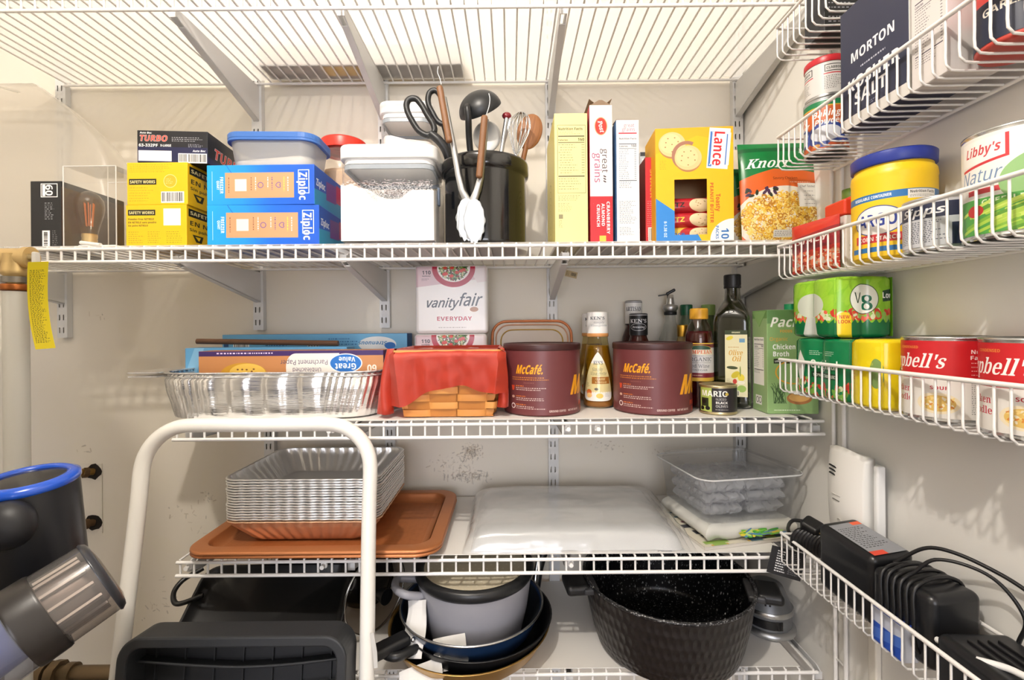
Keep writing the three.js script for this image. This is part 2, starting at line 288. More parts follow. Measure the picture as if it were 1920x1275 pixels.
const SA = YA + TOP, SB = YB + TOP, SC = YC + TOP, SD = YD + TOP, SE = YE + TOP;
const AX = V(1, 0, 0), AY = V(0, 1, 0), AZ = V(0, 0, 1);
// a heat-sealed pouch standing on its lower edge
function pouchGeo(w, h, t, n = 22, wob = 0.002) {
  const face = (s) => { const g = new THREE.PlaneGeometry(w, h, n, n), p = g.attributes.position; for (let i = 0; i < p.count; i++) { const u = p.getX(i) / w * 2, v = p.getY(i) / h * 2; const q = Math.pow(Math.max(0, 1 - u * u), 0.55) * Math.pow(Math.max(0, 1 - Math.pow(Math.abs(v), 3.2)), 0.8); p.setZ(i, s * (0.0005 + t / 2 * q + q * wob * noise.noise(u * 2.2 + s, v * 3.1, w * 90))); p.setY(i, p.getY(i) + h / 2); } g.computeVertexNormals(); return g; };
  return [face(1), face(-1)];
}
function pouch(name, label, cat, w, h, t, p, rot, front, back, group) {
  const o = thing(name, label, cat, p, 0, group); o.rotation.set(rot[0], rot[1], rot[2]);
  const [a, b] = pouchGeo(w, h, t); part(o, 'front_panel', a, front); part(o, 'back_panel', b, back); return o;
}
// a round can or canister: body with a printed wrap, rims, lid
function canGeo(r, h, rim = 0.0018) { return lathe([[r - 0.001, 0], [r + rim * 0.5, 0.0012], [r + rim * 0.5, 0.003], [r, 0.0045], [r, h - 0.0045], [r + rim * 0.5, h - 0.003], [r + rim * 0.5, h - 0.0008], [r - 0.002, h], [r - 0.003, h - 0.004], [0, h - 0.004]], 48); }
function can(name, label, cat, r, h, p, turn, wrap, metal = steel, group) {
  const o = thing(name, label, cat, p, turn, group);
  part(o, 'can_body', canGeo(r, h), metal);
  part(o, 'paper_label', new THREE.CylinderGeometry(r + 0.0004, r + 0.0004, h - 0.011, 56, 1, true, -Math.PI).translate(0, h / 2, 0), printed(wrap, 0.4));
  return o;
}
// ---------------------------------------------------------------- highest shelf
{
  const a = at(492, 130, 1.1), b = at(868, 130, 1.1);
  carton('flat_carton', 'flat grey carton with yellow label seen blurred through the highest shelf', 'carton', b.x - a.x, 0.045, 0.062, V((a.x + b.x) / 2, SA, -1.083), 0, { side: tx(512, 64, (x) => { fill(x, '#8d857f'); fill(x, '#d9b23a', 150, 10, 140, 40); fill(x, '#b3aaa2', 20, 14, 90, 26); lines(x, 310, 14, 170, 4, 10, '#6b6460'); }), front: 0x9a938d });
}
// ---------------------------------------------------------------- carton shelf, from the left
{ // translucent storage bag
  const rings = []; const x0 = -1.30, N = 26, M = 40;
  for (let j = 0; j <= N; j++) {
    const v = j / N, y = SB + 0.001 + v * 0.425, xr = v < 0.5 ? -0.915 + 0.012 * Math.sin(v * 9) : -0.915 - 0.20 * Math.pow((v - 0.5) / 0.5, 1.6), half = (0.052 * (1 - 0.86 * Math.pow(v, 3))) * (j === 0 ? 0.86 : 1), r = [];
    for (let i = 0; i < M; i++) { const t = i / M * Math.PI * 2, c = Math.cos(t), s = Math.sin(t), e = 0.35; const cx = (x0 + xr) / 2, a = (xr - x0) / 2; const k = 1 + 0.05 * noise.noise(c * 2.5, v * 5, s * 2.5) + 0.025 * noise.noise(c * 7, v * 13, s * 7); r.push(V(cx + a * Math.sign(c) * Math.pow(Math.abs(c), e) * (0.985 + 0.3 * (k - 1)), y + 0.004 * noise.noise(c * 3, 9, s * 3) * v, -1.095 + half * Math.sign(s) * Math.pow(Math.abs(s), e) * k)); }
    rings.push(r);
  }
  const o = thing('storage_bag', 'large cloudy clear plastic storage bag standing at left end of shelf', 'plastic bag');
  part(o, 'bag', skin(rings, true, [true, true]), phy(0xf8f6f2, 0.4, { transmission: 0.84, thickness: 0, clearcoat: 0.5 }));
  part(o, 'zip_seam', tube([V(-1.29, SB + 0.40, -1.04), V(-1.2, SB + 0.405, -1.038), V(-1.1, SB + 0.38, -1.04)], 0.0025, 20, 6), hazyPlastic);
}
{ // bulb carton, black end and brown side
  const d = 0.885, a = at(57, 400, d), b = at(115, 400, d), w = b.x - a.x;
  const front = tx(160, 340, (x) => { fill(x, '#16181c'); say(x, '60', 96, 46, 52, '#fff', { rot: Math.PI / 2 }); x.strokeStyle = '#fff'; x.lineWidth = 4; x.strokeRect(56, 14, 84, 66); fill(x, '#fff', 62, 18, 16, 58); lines(x, 74, 110, 50, 9, 10, '#b9bcc0', 3); fill(x, '#e9e9e9', 60, 250, 40, 84); bars(x, 62, 252, 36, 80, '#fff', true); lines(x, 112, 252, 34, 8, 10, '#aaa'); });
  const side = tx(256, 256, (x) => { fill(x, '#3a2a22'); for (let i = 0; i < 60; i++) { x.globalAlpha = 0.3; fill(x, rnd() < 0.5 ? '#54392b' : '#2a1d18', 0, rnd() * 256, 256, 1 + rnd() * 5); } x.globalAlpha = 1; fill(x, '#1a1a1c', 0, 0, 256, 22); });
  carton('bulb_carton', 'narrow black bulb carton marked 60 with a dark brown side', 'carton', w, 0.129, 0.145, V((a.x + b.x) / 2, SB, -d), 0, { side: 0x191a1d, front, right: side });
}
{ // clear package with a filament bulb
  const d = 0.88, a = at(119, 400, d), b = at(218, 400, d), w = b.x - a.x, h = 0.155, dp = 0.098;
  const o = thing('clear_bulb_package', 'clear plastic box beside the black carton', 'package', V((a.x + b.x) / 2, SB, -d - dp / 2));
  const P = (name, g) => part(o, name, g, clearPlastic);
  P('pane', box(w, h, 0.0008, 0, h / 2, dp / 2)); P('pane', box(w, h, 0.0008, 0, h / 2, -dp / 2)); P('pane', box(0.0008, h, dp, -w / 2, h / 2, 0)); P('pane', box(0.0008, h, dp, w / 2, h / 2, 0)); P('pane', box(w, 0.0008, dp, 0, h, 0));
  const edge = phy(0xffffff, 0.25, { transmission: 0.5, thickness: 0 });
  for (const sx of [-1, 1]) for (const sz of [-1, 1]) part(o, 'edge', rod(V(sx * w / 2, 0, sz * dp / 2), V(sx * w / 2, h, sz * dp / 2), 0.0011), edge);
  for (const sz of [-1, 1]) part(o, 'edge', rod(V(-w / 2, h, sz * dp / 2), V(w / 2, h, sz * dp / 2), 0.0011), edge);
  part(o, 'foam_strip', rbox(0.075, 0.006, 0.02, 0.003, 2, 0.004, 0.004, 0.03), std(0xf4f2ee, 0.8)); part(o, 'foam_strip', rod(V(-0.03, 0.012, 0.035), V(0.012, 0.006, 0.04), 0.004, 10), std(0xf4f2ee, 0.8));
  const q = at(168, 440, 0.925);
  const bl = thing('filament_bulb', 'glass filament bulb with orange filaments inside the clear box', 'light bulb', V(q.x, SB + 0.0085, -0.925));
  part(bl, 'base', lathe([[0, 0], [0.007, 0], [0.0115, 0.004], [0.0128, 0.008], [0.0118, 0.011], [0.0128, 0.014], [0.0118, 0.017], [0.0128, 0.02], [0.0126, 0.026]], 28), brass);
  part(bl, 'glass', lathe([[0.0126, 0.024], [0.014, 0.032], [0.018, 0.048], [0.0225, 0.066], [0.0245, 0.08], [0.023, 0.094], [0.016, 0.105], [0.007, 0.111], [0.0005, 0.113]], 40), phy(0xf3e6d4, 0.03, { transmission: 1, thickness: 0 }));
  for (let i = 0; i < 6; i++) { const t = i / 6 * 6.28; part(bl, 'filament', rod(V(0.005 * Math.cos(t), 0.042, 0.005 * Math.sin(t)), V(0.008 * Math.cos(t), 0.088, 0.008 * Math.sin(t)), 0.0009), std(0xd98148, 0.5)); }
}
{ // gloves
  const ye = '#f2c413', d = 0.87;
  const mk = (txt, top) => tx(420, 290, (x, w, h) => {
    fill(x, ye); fill(x, '#15160f', 14, top ? 112 : 34, 190, 40); say(x, 'SAFETY WORKS', 20, top ? 133 : 55, 28, '#f7e9a8', { align: 'left', w: 176 });
    if (top) { lines(x, 14, 14, 360, 5, 12, '#b98f10', 3); oval(x, 300, 128, 46, 46, '#e2b52c'); ring(x, 300, 128, 44, 44, '#f7e39a', 4); lines(x, 270, 112, 60, 4, 10, '#f7e39a', 3); bars(x, 236, 200, 160, 78); lines(x, 14, 172, 180, 6, 18, '#a8830f', 3); }
    else { say(x, 'Powder-free NITRILE', 14, 100, 18, '#2a2710', { align: 'left' }); say(x, 'EN NITRILE sans poudre', 14, 124, 17, '#2a2710', { align: 'left' }); say(x, 'Sin polvo NITRILO', 14, 146, 16, '#2a2710', { align: 'left' }); fill(x, '#fff', 260, 26, 120, 120); for (const a of [16, 150, 280]) lines(x, a, 190, 110, 6, 15, '#8a6d10', 3); }
  });
  const side = tx(420, 290, (x) => { fill(x, '#eebd10'); fill(x, '#15160f', 10, 20, 260, 56); say(x, 'SAFETY WORKS', 18, 48, 36, '#f7e9a8', { align: 'left', w: 240 }); say(x, 'EN NITRILE', 14, 120, 44, '#2a2710', { align: 'left' }); say(x, 'Sin polvo NITRILO', 14, 168, 28, '#2a2710', { align: 'left' }); poly(x, [[30, 200], [90, 200], [80, 250], [50, 250]], '#2a2710'); poly(x, [[44, 210], [76, 210], [66, 240]], ye); });
  const lo = span(236, 350, 420, d), hi = span(237, 351, 340, d);
  carton('glove_carton', 'lower of two yellow glove cartons, touching the shelf', 'carton', lo.w, 0.0775, 0.22, V(lo.x, SB, -d), 0, { side: 0xefbe12, front: mk('', false), right: side }, 'yellow glove cartons');
  carton('glove_carton', 'yellow glove carton with round seal under the navy carton', 'carton', hi.w, 0.080, 0.22, V(hi.x, SB + 0.0777, -d - 0.001), 0, { side: 0xefbe12, front: mk('', true), right: side }, 'yellow glove cartons');
  const tf = tx(512, 256, (x) => {
    fill(x, '#14151c'); fill(x, '#171b45', 0, 130, 512, 126); say(x, 'TURBO', 16, 62, 66, '#e8412e', { align: 'left', w: 205, skew: -0.15, line: '#fff', lw: 3 }); say(x, 'Auto Bec', 20, 18, 20, '#fff', { align: 'left', skew: -0.2 });
    say(x, '63-332PF', 10, 118, 34, '#fff', { align: 'left', w: 140 }); say(x, 'X-LARGE', 166, 118, 26, '#fff', { align: 'left', w: 80 }); lines(x, 250, 50, 240, 3, 14, '#d0d0d6', 4); fill(x, '#f4f4f4', 8, 160, 240, 84); lines(x, 20, 172, 160, 2, 30, '#ccc', 2); bars(x, 296, 178, 210, 78); lines(x, 370, 104, 120, 3, 10, '#c9cad8', 3); say(x, 'Auto Bec', 450, 158, 22, '#fff', { skew: -0.2 });
  });
  const ts = tx(256, 128, (x) => { fill(x, '#14151c'); say(x, 'TURBO', 130, 70, 60, '#e8412e', { skew: -0.2, w: 190, line: '#fff', lw: 3 }); fill(x, '#171b45', 0, 100, 256, 28); });
  const t = span(264, 389, 275, 0.88);
  carton('navy_carton', 'dark navy and black carton with red title lying on yellow cartons', 'carton', t.w, 0.061, 0.16, V(t.x, SB + 0.158, -0.876), 0.08, { side: 0x14151c, front: tf, right: ts });
}
{ // freezer bag cartons
  const front = (s) => tx(720, 260, (x, w, h) => {
    const g = x.createLinearGradient(0, 0, w, 60); g.addColorStop(0, '#16a6e2'); g.addColorStop(0.35, '#1b8fe4'); g.addColorStop(0.6, '#1266d6'); g.addColorStop(1, '#0c54c4'); x.fillStyle = g; x.fillRect(0, 0, w, h);
    x.strokeStyle = '#0e63c8'; x.lineWidth = 4; x.beginPath(); x.arc(420, -160, 330, 1.2, 2.7); x.stroke();
    fill(x, '#d69d73', 122, 50, 462, 165);
    say(x, 'FREEZER', 98, 130, 30, '#eaf6ff', { rot: Math.PI / 2, w: 110 }); say(x, 'QUART', 74, 130, 24, '#eaf6ff', { rot: Math.PI / 2, w: 60 }); fill(x, '#bfe4fa', 34, 40, 3, 190);
    fill(x, '#f3e6da', 188, 92, 78, 78); for (const [a, c] of [[150, '#8a5a3a'], [300, '#8a5a3a'], [330, '#fff'], [412, '#fff'], [440, '#6a4a8a'], [520, '#f6e24a'], [546, '#fff']]) { x.save(); x.translate(a, 132); x.rotate(Math.PI / 2); lines(x, -52, 0, 104, 1, 9, c, 6); x.restore(); }
    ring(x, 360, 132, 17, 17, '#6d5a9a', 5); x.strokeStyle = '#6d5a9a'; x.lineWidth = 5; x.beginPath(); x.moveTo(462, 132); x.bezierCurveTo(475, 104, 505, 116, 488, 132); x.bezierCurveTo(505, 148, 475, 160, 462, 132); x.stroke();
    say(x, 'Ziploc', 644, 142, 76, '#fff', { rot: Math.PI / 2, w: 182, line: '#0a3fa0', lw: 6 }); x.strokeStyle = '#fff'; x.lineWidth = 5; x.strokeRect(614, 36, 70, 150); say(x, 'Ziploc', 644, 142, 76, '#fff', { rot: Math.PI / 2, w: 182 });
  });
  const side = tx(420, 200, (x) => { fill(x, '#1559bf'); poly(x, [[0, 120], [420, 90], [420, 200], [0, 200]], '#2a9cc8'); poly(x, [[170, 40], [330, 30], [330, 130], [170, 140]], '#7a4a9c'); say(x, 'Ziploc', 90, 80, 50, '#fff', { w: 130 }); poly(x, [[330, 20], [420, 20], [420, 120], [330, 120]], '#c0356a'); });
  const lo = span(389, 598, 420, 0.866), up = span(387, 590, 345, 0.867);
  const ft = front(0);
  carton('freezer_bag_carton', 'lower of two blue freezer bag cartons, touching the shelf', 'carton', lo.w, 0.0745, 0.135, V(lo.x, SB, -0.866), 0.015, { side: 0x1559bf, front: ft, right: side }, 'blue freezer bag cartons');
  carton('freezer_bag_carton', 'upper blue freezer bag carton under the blue-lidded container', 'carton', up.w, 0.0755, 0.135, V(up.x, SB + 0.0747, -0.867), -0.01, { side: 0x1559bf, front: ft, right: side }, 'blue freezer bag cartons');
  // container with blue lid on top
  const s = span(416, 580, 270, 0.90), y0 = SB + 0.1505, w = s.w, dp = 0.105, h = 0.066;
  const o = thing('food_container', 'clear food container with blue lid and white flour', 'container', V(s.x + 0.004, y0, -0.90 - dp / 2), 0.03);
  const ringAt = (k, y) => rrect(w * k, dp * k, 0.028 * k, 6).map(([a, b]) => V(a, y, b));
  part(o, 'tub', skin([ringAt(0.86, 0.0006), ringAt(0.88, 0.004), ringAt(0.985, h)], true, [true, false]), phy(0xe9e8e4, 0.6, { transmission: 0.72, thickness: 0 }));
  const fl = []; for (const [k, yy] of [[0.855, 0.003], [0.9, 0.022]]) fl.push(ringAt(k, yy)); fl.push(ringAt(0.9, 0.022).map((p) => V(p.x, 0.026 + 0.012 * Math.sin(p.x * 18) - p.x * 0.09, p.z)), ringAt(0.4, 0.034), ringAt(0.02, 0.034));
  part(o, 'flour', skin(fl, true, [true, true]), std(0xf3efe8, 0.95));
  part(o, 'lid', merge([extr(rrect(w * 1.03, dp * 1.03, 0.03, 8), 0.008, 0.0025).rotateX(-Math.PI / 2).translate(0, h - 0.001, 0), extr(rrect(w * 1.05, dp * 1.05, 0.032, 8), 0.003, 0.001, [rrect(w * 0.985, dp * 0.985, 0.028, 8)]).rotateX(-Math.PI / 2).translate(0, h - 0.006, 0)]), phy(0x3f6fb8, 0.4));
}
{ // jar with red lid
  const q = at(645, 300, 1.08), o = thing('red_lid_jar', 'round clear jar with red screw lid behind the flour canister', 'jar', V(q.x, SB, -1.08));
  const pr = [[0.0, 0.0005], [0.052, 0.0005], [0.06, 0.008], [0.063, 0.03], [0.063, 0.19], [0.059, 0.22], [0.05, 0.242], [0.047, 0.25], [0.047, 0.262]];
  part(o, 'jar_body', lathe(pr), phy(0xf7f3ee, 0.08, { transmission: 0.95, thickness: 0 }));
  part(o, 'contents', lathe([[0, 0.002], [0.05, 0.002], [0.0605, 0.03], [0.0605, 0.188], [0.05, 0.2], [0, 0.205]]), std(0xd9bfa4, 0.9));
  part(o, 'paper_label', new THREE.CylinderGeometry(0.0636, 0.0636, 0.1, 40, 1, true, -Math.PI).translate(0, 0.1, 0), printed(tx(512, 160, (x) => { fill(x, '#f0ece4'); fill(x, '#d8572b', 0, 0, 512, 40); say(x, 'SUGAR', 256, 92, 50, '#8a2a20'); }), 0.5));
  part(o, 'lid', lathe([[0.046, 0.255], [0.051, 0.25], [0.0525, 0.252], [0.0525, 0.272], [0.05, 0.2755], [0, 0.277]]), phy(0xd2301f, 0.35));
}
function canister(name, label, w, h, dp, p, content, turn = 0) {
  const o = thing(name, label, 'canister', p, turn), r = 0.022;
  const ringAt = (a, b, y, rad = r) => rrect(a, b, rad, 6).map(([i, j]) => V(i, y, j)), lh = 0.026, bh = h - lh;
  part(o, 'clear_body', skin([ringAt(w * 0.95, dp * 0.95, 0.0006), ringAt(w * 0.965, dp * 0.965, 0.005), ringAt(w * 0.975, dp * 0.975, bh * 0.5), ringAt(w * 0.985, dp * 0.985, bh)], true, [true, false]), phy(0xffffff, 0.05, { transmission: 1, thickness: 0, ior: 1.45 }));
  part(o, 'gasket', extr(rrect(w * 0.95, dp * 0.95, r, 6), 0.008, 0, [rrect(w * 0.9, dp * 0.9, r * 0.9, 6)]).rotateX(-Math.PI / 2).translate(0, bh - 0.019, 0), phy(0xaeb6be, 0.35, { transmission: 0.2, thickness: 0 }));
  part(o, 'lid', merge([extr(rrect(w * 0.985, dp * 0.985, r, 8), lh - 0.006, 0.003).rotateX(-Math.PI / 2).translate(0, bh + 0.003, 0), extr(rrect(w * 0.94, dp * 0.94, r, 8), 0.012, 0).rotateX(-Math.PI / 2).translate(0, bh - 0.009, 0)]), whitePlastic);
  content(o, ringAt, bh); return o;
}
{ // flour canister: the flour's front edge dips in the middle
  const s = span(634, 817, 400, 0.866), dp = 0.138;
  canister('flour_canister', 'large square clear canister of white flour with white lid', s.w, 0.187, dp, V(s.x, SB, -0.866 - dp / 2), (o, ringAt, bh) => {
    const w = s.w * 0.955, d2 = dp * 0.955, n = 40, prof = (u) => { const t = u + 0.5; const dip = 0.04 * Math.exp(-Math.pow((t - 0.46) / 0.16, 2)) + 0.012 * Math.exp(-Math.pow((t - 0.62) / 0.1, 2)); return 0.112 - dip - 0.012 * t + 0.006 * noise.noise(t * 14, 2, 0) + 0.002 * noise.noise(t * 60, 4, 0); };
    const g = new THREE.PlaneGeometry(w, d2, n, 24).rotateX(-Math.PI / 2), p = g.attributes.position;
    for (let i = 0; i < p.count; i++) { const u = p.getX(i) / w, v = p.getZ(i) / d2 + 0.5, k = Math.pow(v, 1.5); p.setY(i, prof(u) * k + (0.125 + 0.006 * noise.noise(u * 6, v * 6, 1)) * (1 - k)); }
    g.computeVertexNormals();
    const edge = (pts) => { const r0 = pts.map(([a, b]) => V(a, 0.006, b)), r1 = pts.map(([a, b]) => { const v = b / d2 + 0.5, k = Math.pow(v, 1.5); return V(a, prof(a / w) * k + 0.125 * (1 - k), b); }); return skin([r0, r1], false); };
    const line = (x0, z0, x1, z1) => Array.from({ length: n + 1 }, (_, i) => [x0 + (x1 - x0) * i / n, z0 + (z1 - z0) * i / n]);
    part(o, 'flour', merge([g, edge(line(-w / 2, d2 / 2, w / 2, d2 / 2)), edge(line(w / 2, d2 / 2, w / 2, -d2 / 2)), edge(line(w / 2, -d2 / 2, -w / 2, -d2 / 2)), edge(line(-w / 2, -d2 / 2, -w / 2, d2 / 2))]), std(0xf7f6f4, 0.95));
    // flour dust clinging to the inside of the front above the heap
    const c = tx(256, 160, (x) => { x.clearRect(0, 0, 256, 160); for (let i = 0; i < 2600; i++) { const a = rnd() * 256, b = 70 + (rnd() + rnd()) * 45; x.globalAlpha = 0.35; fill(x, '#f2eeee', a, b, 1 + rnd() * 3, 1 + rnd() * 2); } x.globalAlpha = 0.5; for (let i = 0; i < 90; i++) fill(x, '#ead9da', rnd() * 256, 66 + rnd() * 30, 4 + rnd() * 12, 1.5); });
    part(o, 'flour_dust', new THREE.PlaneGeometry(w * 0.98, 0.07).translate(0, 0.115, d2 / 2 + 0.0008), std(0xffffff, 0.9, 0, { map: c, transparent: true }));
    part(o, 'side_latch', rbox(0.004, 0.035, 0.012, 0.0015, 2, s.w * 0.495, 0.1, 0.02), phy(0x8fa0b8, 0.3, { transmission: 0.4, thickness: 0 }));
  });
  const q = at(765, 230, 1.075);
  canister('square_canister', 'tall narrow clear canister with white lid behind the scissors', 0.118, 0.35, 0.105, V(q.x + 0.002, SB, -1.085), (o, ringAt) => {
    part(o, 'powder', skin([ringAt(0.108, 0.095, 0.004), ringAt(0.109, 0.096, 0.25), ringAt(0.109, 0.096, 0.265).map((p) => V(p.x, 0.265 + 0.02 * noise.noise(p.x * 30, p.z * 30, 3), p.z)), ringAt(0.05, 0.05, 0.275)], true, [true, true]), std(0xe9dfdc, 0.95));
  });
}
// ---- utensil crock and what stands in it
const CR = V(-0.0495, SB, -0.968);
{
  const o = thing('utensil_crock', 'glossy black ceramic crock holding kitchen utensils', 'crock', CR);
  part(o, 'crock_body', lathe([[0, 0.0005], [0.078, 0.0005], [0.083, 0.004], [0.084, 0.012], [0.084, 0.148], [0.0845, 0.149], [0.089, 0.152], [0.0905, 0.158], [0.0905, 0.172], [0.089, 0.178], [0.086, 0.180], [0.083, 0.178], [0.081, 0.17], [0.079, 0.15], [0.079, 0.012], [0, 0.010]], 64), blackGloss);
}
const inCrock = (px, py, d) => at(px, py, d);
{ // ladle
  const o = thing('ladle', 'black nylon ladle standing bowl up in the crock', 'ladle', V(0, 0, 0));
  const c = at(897, 196, 0.955), h = at(879, 262, 0.94);
  const g = new THREE.SphereGeometry(0.0455, 32, 14, 0, Math.PI * 2, 0, Math.PI * 0.5); g.scale(1, 0.82, 1);
  const dir = V(-0.32, 0.72, 0.62).normalize();
  const shell = g.clone().applyQuaternion(new THREE.Quaternion().setFromUnitVectors(AY, dir)).translate(c.x - dir.x * 0.012, c.y - dir.y * 0.012, c.z - dir.z * 0.012);
  part(o, 'bowl', shell, phy(0x1b1d1f, 0.38));
  part(o, 'handle', (() => { const p0 = at(876, 200, 0.915), p1 = at(880, 265, 0.935), p2 = V(CR.x - 0.01, SB + 0.03, -1.0); const gg = tube([V(p0.x, p0.y + 0.004, p0.z - 0.012), p0, V(p0.x + 0.002, p0.y - 0.02, p0.z), p1, p2], 0.0065, 30, 10); return gg; })(), blackNylon);
}
{ // scissors
  const o = thing('kitchen_scissors', 'black-handled scissors standing in the crock, finger loops up', 'scissors');
  const D = 0.925, c3 = (a, b, d = D) => at(740 + a / 3.542, 130 + b / 3.542, d);
  part(o, 'finger_loop', tube([[80, 225], [100, 198], [140, 196], [175, 232], [215, 300], [258, 372], [262, 412], [225, 438], [165, 412], [112, 335], [84, 275]].map(([a, b]) => c3(a, b)), 0.0062, 60, 10, true), blackNylon);
  part(o, 'finger_loop', tube([[222, 190], [236, 152], [268, 140], [300, 170], [322, 240], [345, 330], [330, 365], [290, 350], [252, 290], [226, 235]].map(([a, b]) => c3(a, b, D + 0.012)), 0.0058, 60, 10, true), blackNylon);
  part(o, 'shank', tube([c3(240, 428), c3(300, 480), c3(340, 540, 0.93), V(CR.x - 0.055, SB + 0.11, -0.97)], 0.009, 24, 10), blackNylon);
  part(o, 'shank', tube([c3(330, 362, D + 0.01), c3(350, 430, D + 0.012), c3(365, 520, 0.94), V(CR.x - 0.05, SB + 0.11, -0.98)], 0.008, 24, 10), blackNylon);
  part(o, 'blade', rod(V(CR.x - 0.054, SB + 0.115, -0.972), V(CR.x - 0.03, SB + 0.013, -0.985), 0.004, 8), steel);
}
{ // tongs leaning on the front of the crock
  const o = thing('wood_handled_tongs', 'steel tongs with wooden handles and scalloped tips, in front of crock', 'tongs');
  const D = 0.868, c3 = (a, b, d = D) => at(740 + a / 3.542, 130 + b / 3.542, d);
  const bar = (p, q, w, t) => { const dv = new THREE.Vector3().subVectors(q, p), L = dv.length(); const g = new RoundedBoxGeometry(w, L, t, 3, Math.min(w, t) * 0.45); g.applyQuaternion(new THREE.Quaternion().setFromUnitVectors(AY, dv.normalize())); return g.translate((p.x + q.x) / 2, (p.y + q.y) / 2, (p.z + q.z) / 2); };
  part(o, 'wood_handle', bar(c3(297, 110), c3(364, 490), 0.0125, 0.011), wood);
  part(o, 'wood_handle', bar(c3(598, 305), c3(560, 725), 0.0125, 0.011), wood);
  const arm = (pts, w0, w1) => { const L = [], R = []; pts.forEach(([a, b], i) => { const k = i / (pts.length - 1), w = w0 + (w1 - w0) * k; const p = c3(a, b, D + 0.008); L.push(V(p.x - w, p.y, p.z)); R.push(V(p.x + w, p.y, p.z)); }); const ring = (l, r) => [V(l.x, l.y, l.z - 0.002), V((l.x + r.x) / 2, l.y, l.z + 0.0015), V(r.x, r.y, r.z - 0.002), V((l.x + r.x) / 2, l.y, l.z - 0.0035)]; return skin(L.map((l, i) => ring(l, R[i])), true, [true, true]); };
  part(o, 'arm', arm([[330, 180], [370, 400], [400, 560], [425, 700], [450, 800], [480, 870]], 0.004, 0.0085), brushed);
  part(o, 'arm', arm([[612, 330], [590, 560], [570, 720], [550, 800], [520, 870]], 0.004, 0.0085), brushed);
  const paddle = (cx, cy, rx, ry, d, ph) => { const n = 60, sh = []; for (let i = 0; i < n; i++) { const t = i / n * Math.PI * 2, top = Math.max(0, Math.sin(t)), sc = 1 + 0.055 * Math.cos(t * 14 + ph) * (1 - 0.9 * top) - 0.18 * Math.pow(top, 4); sh.push([rx * Math.cos(t) * sc * (1 - 0.25 * top), ry * Math.sin(t) * sc]); } const g = extr(sh, 0.0012, 0.0006); const p = g.attributes.position; for (let i = 0; i < p.count; i++) { const r2 = Math.pow(p.getX(i) / rx, 2) + Math.pow(p.getY(i) / ry, 2); p.setZ(i, p.getZ(i) + 0.006 * (1 - r2) * 0.6); } g.computeVertexNormals(); const c = c3(cx, cy, d); return g.translate(c.x, c.y, c.z); };
  part(o, 'scalloped_tip', paddle(478, 985, 0.0195, 0.043, D + 0.002, 0), phy(0xb4b8bb, 0.35, { metalness: 0.7 }));
  part(o, 'scalloped_tip', paddle(530, 995, 0.0195, 0.0445, D - 0.003, 1), phy(0xb4b8bb, 0.35, { metalness: 0.7 }));
  part(o, 'tag_string', tube([c3(310, 100), c3(300, 60), c3(285, 20), c3(290, -20)], 0.0007, 12, 5), whitePlastic);
  part(o, 'tag_string', tube([c3(610, 300), c3(628, 240), c3(632, 190), c3(625, 160)], 0.0007, 12, 5), whitePlastic);
}
{ // serving spoon, whisk, wooden spoon, steel utensil with red tip
  const sp = thing('serving_spoon', 'pale steel serving spoon behind tongs in the crock', 'spoon');
  const c = at(913, 256, 0.985); const g = new THREE.SphereGeometry(1, 28, 18); g.scale(0.03, 0.036, 0.007).rotateX(-0.15).translate(c.x, c.y, c.z);
  part(sp, 'bowl', g, std(0xcfcfcd, 0.42, 0.55)); part(sp, 'handle', rod(V(c.x, c.y - 0.03, c.z), V(CR.x + 0.01, SB + 0.02, -0.99), 0.004, 8), steel);
  const wh = thing('wire_whisk', 'steel wire whisk standing head up in the crock', 'whisk');
  const top = at(977, 211, 0.955), bot = at(968, 292, 0.955), ax = new THREE.Vector3().subVectors(top, bot), L = ax.length(), u = ax.clone().normalize();
  for (let k = 0; k < 7; k++) { const a = k / 7 * Math.PI, s = V(Math.cos(a), 0, Math.sin(a)); const P = (t, r) => bot.clone().addScaledVector(u, t * L).addScaledVector(s, r); const R = 0.0225; part(wh, 'wire', tube([P(0, 0.003), P(0.3, R * 0.6), P(0.65, R), P(0.88, R * 0.75), P(1, 0), P(0.88, -R * 0.75), P(0.65, -R), P(0.3, -R * 0.6), P(0, -0.003)], 0.0009, 40, 5), steel); }
  part(wh, 'handle', rod(bot, V(CR.x + 0.02, SB + 0.02, -0.96), 0.006, 10), steel);
  const ws = thing('wooden_spoon', 'broad orange-brown wooden spoon leaning right in the crock', 'spoon');
  const wc = at(993, 247, 0.995), e = V(CR.x + 0.035, SB + 0.02, -1.0), dir = new THREE.Vector3().subVectors(wc, e).normalize();
  const hg = new THREE.SphereGeometry(1, 28, 18); hg.scale(0.027, 0.039, 0.006).applyQuaternion(new THREE.Quaternion().setFromAxisAngle(AZ, -0.28)).translate(wc.x, wc.y, wc.z);
  const woodO = std(0xcdbfae, 0.5, 0, { map: woodTex });
  part(ws, 'spoon_head', hg, woodO); part(ws, 'handle', rod(wc.clone().addScaledVector(dir, -0.03), e, 0.0055, 10), woodO);
  const st = thing('steel_utensil', 'slim steel utensil with dark red tip left of the whisk', 'utensil');
  const t0 = at(950, 220, 0.972), t1 = at(940, 285, 0.972);
  part(st, 'shaft', rod(t0, V(CR.x + 0.005, SB + 0.02, -0.945), 0.0048, 10), brushed); part(st, 'shaft', rod(at(957, 222, 0.972), t1, 0.003, 8), brushed);
  part(st, 'red_tip', new THREE.SphereGeometry(0.0075, 16, 12).scale(1.3, 1, 1).translate(t0.x, t0.y + 0.003, t0.z), phy(0x7d1a26, 0.3));
}
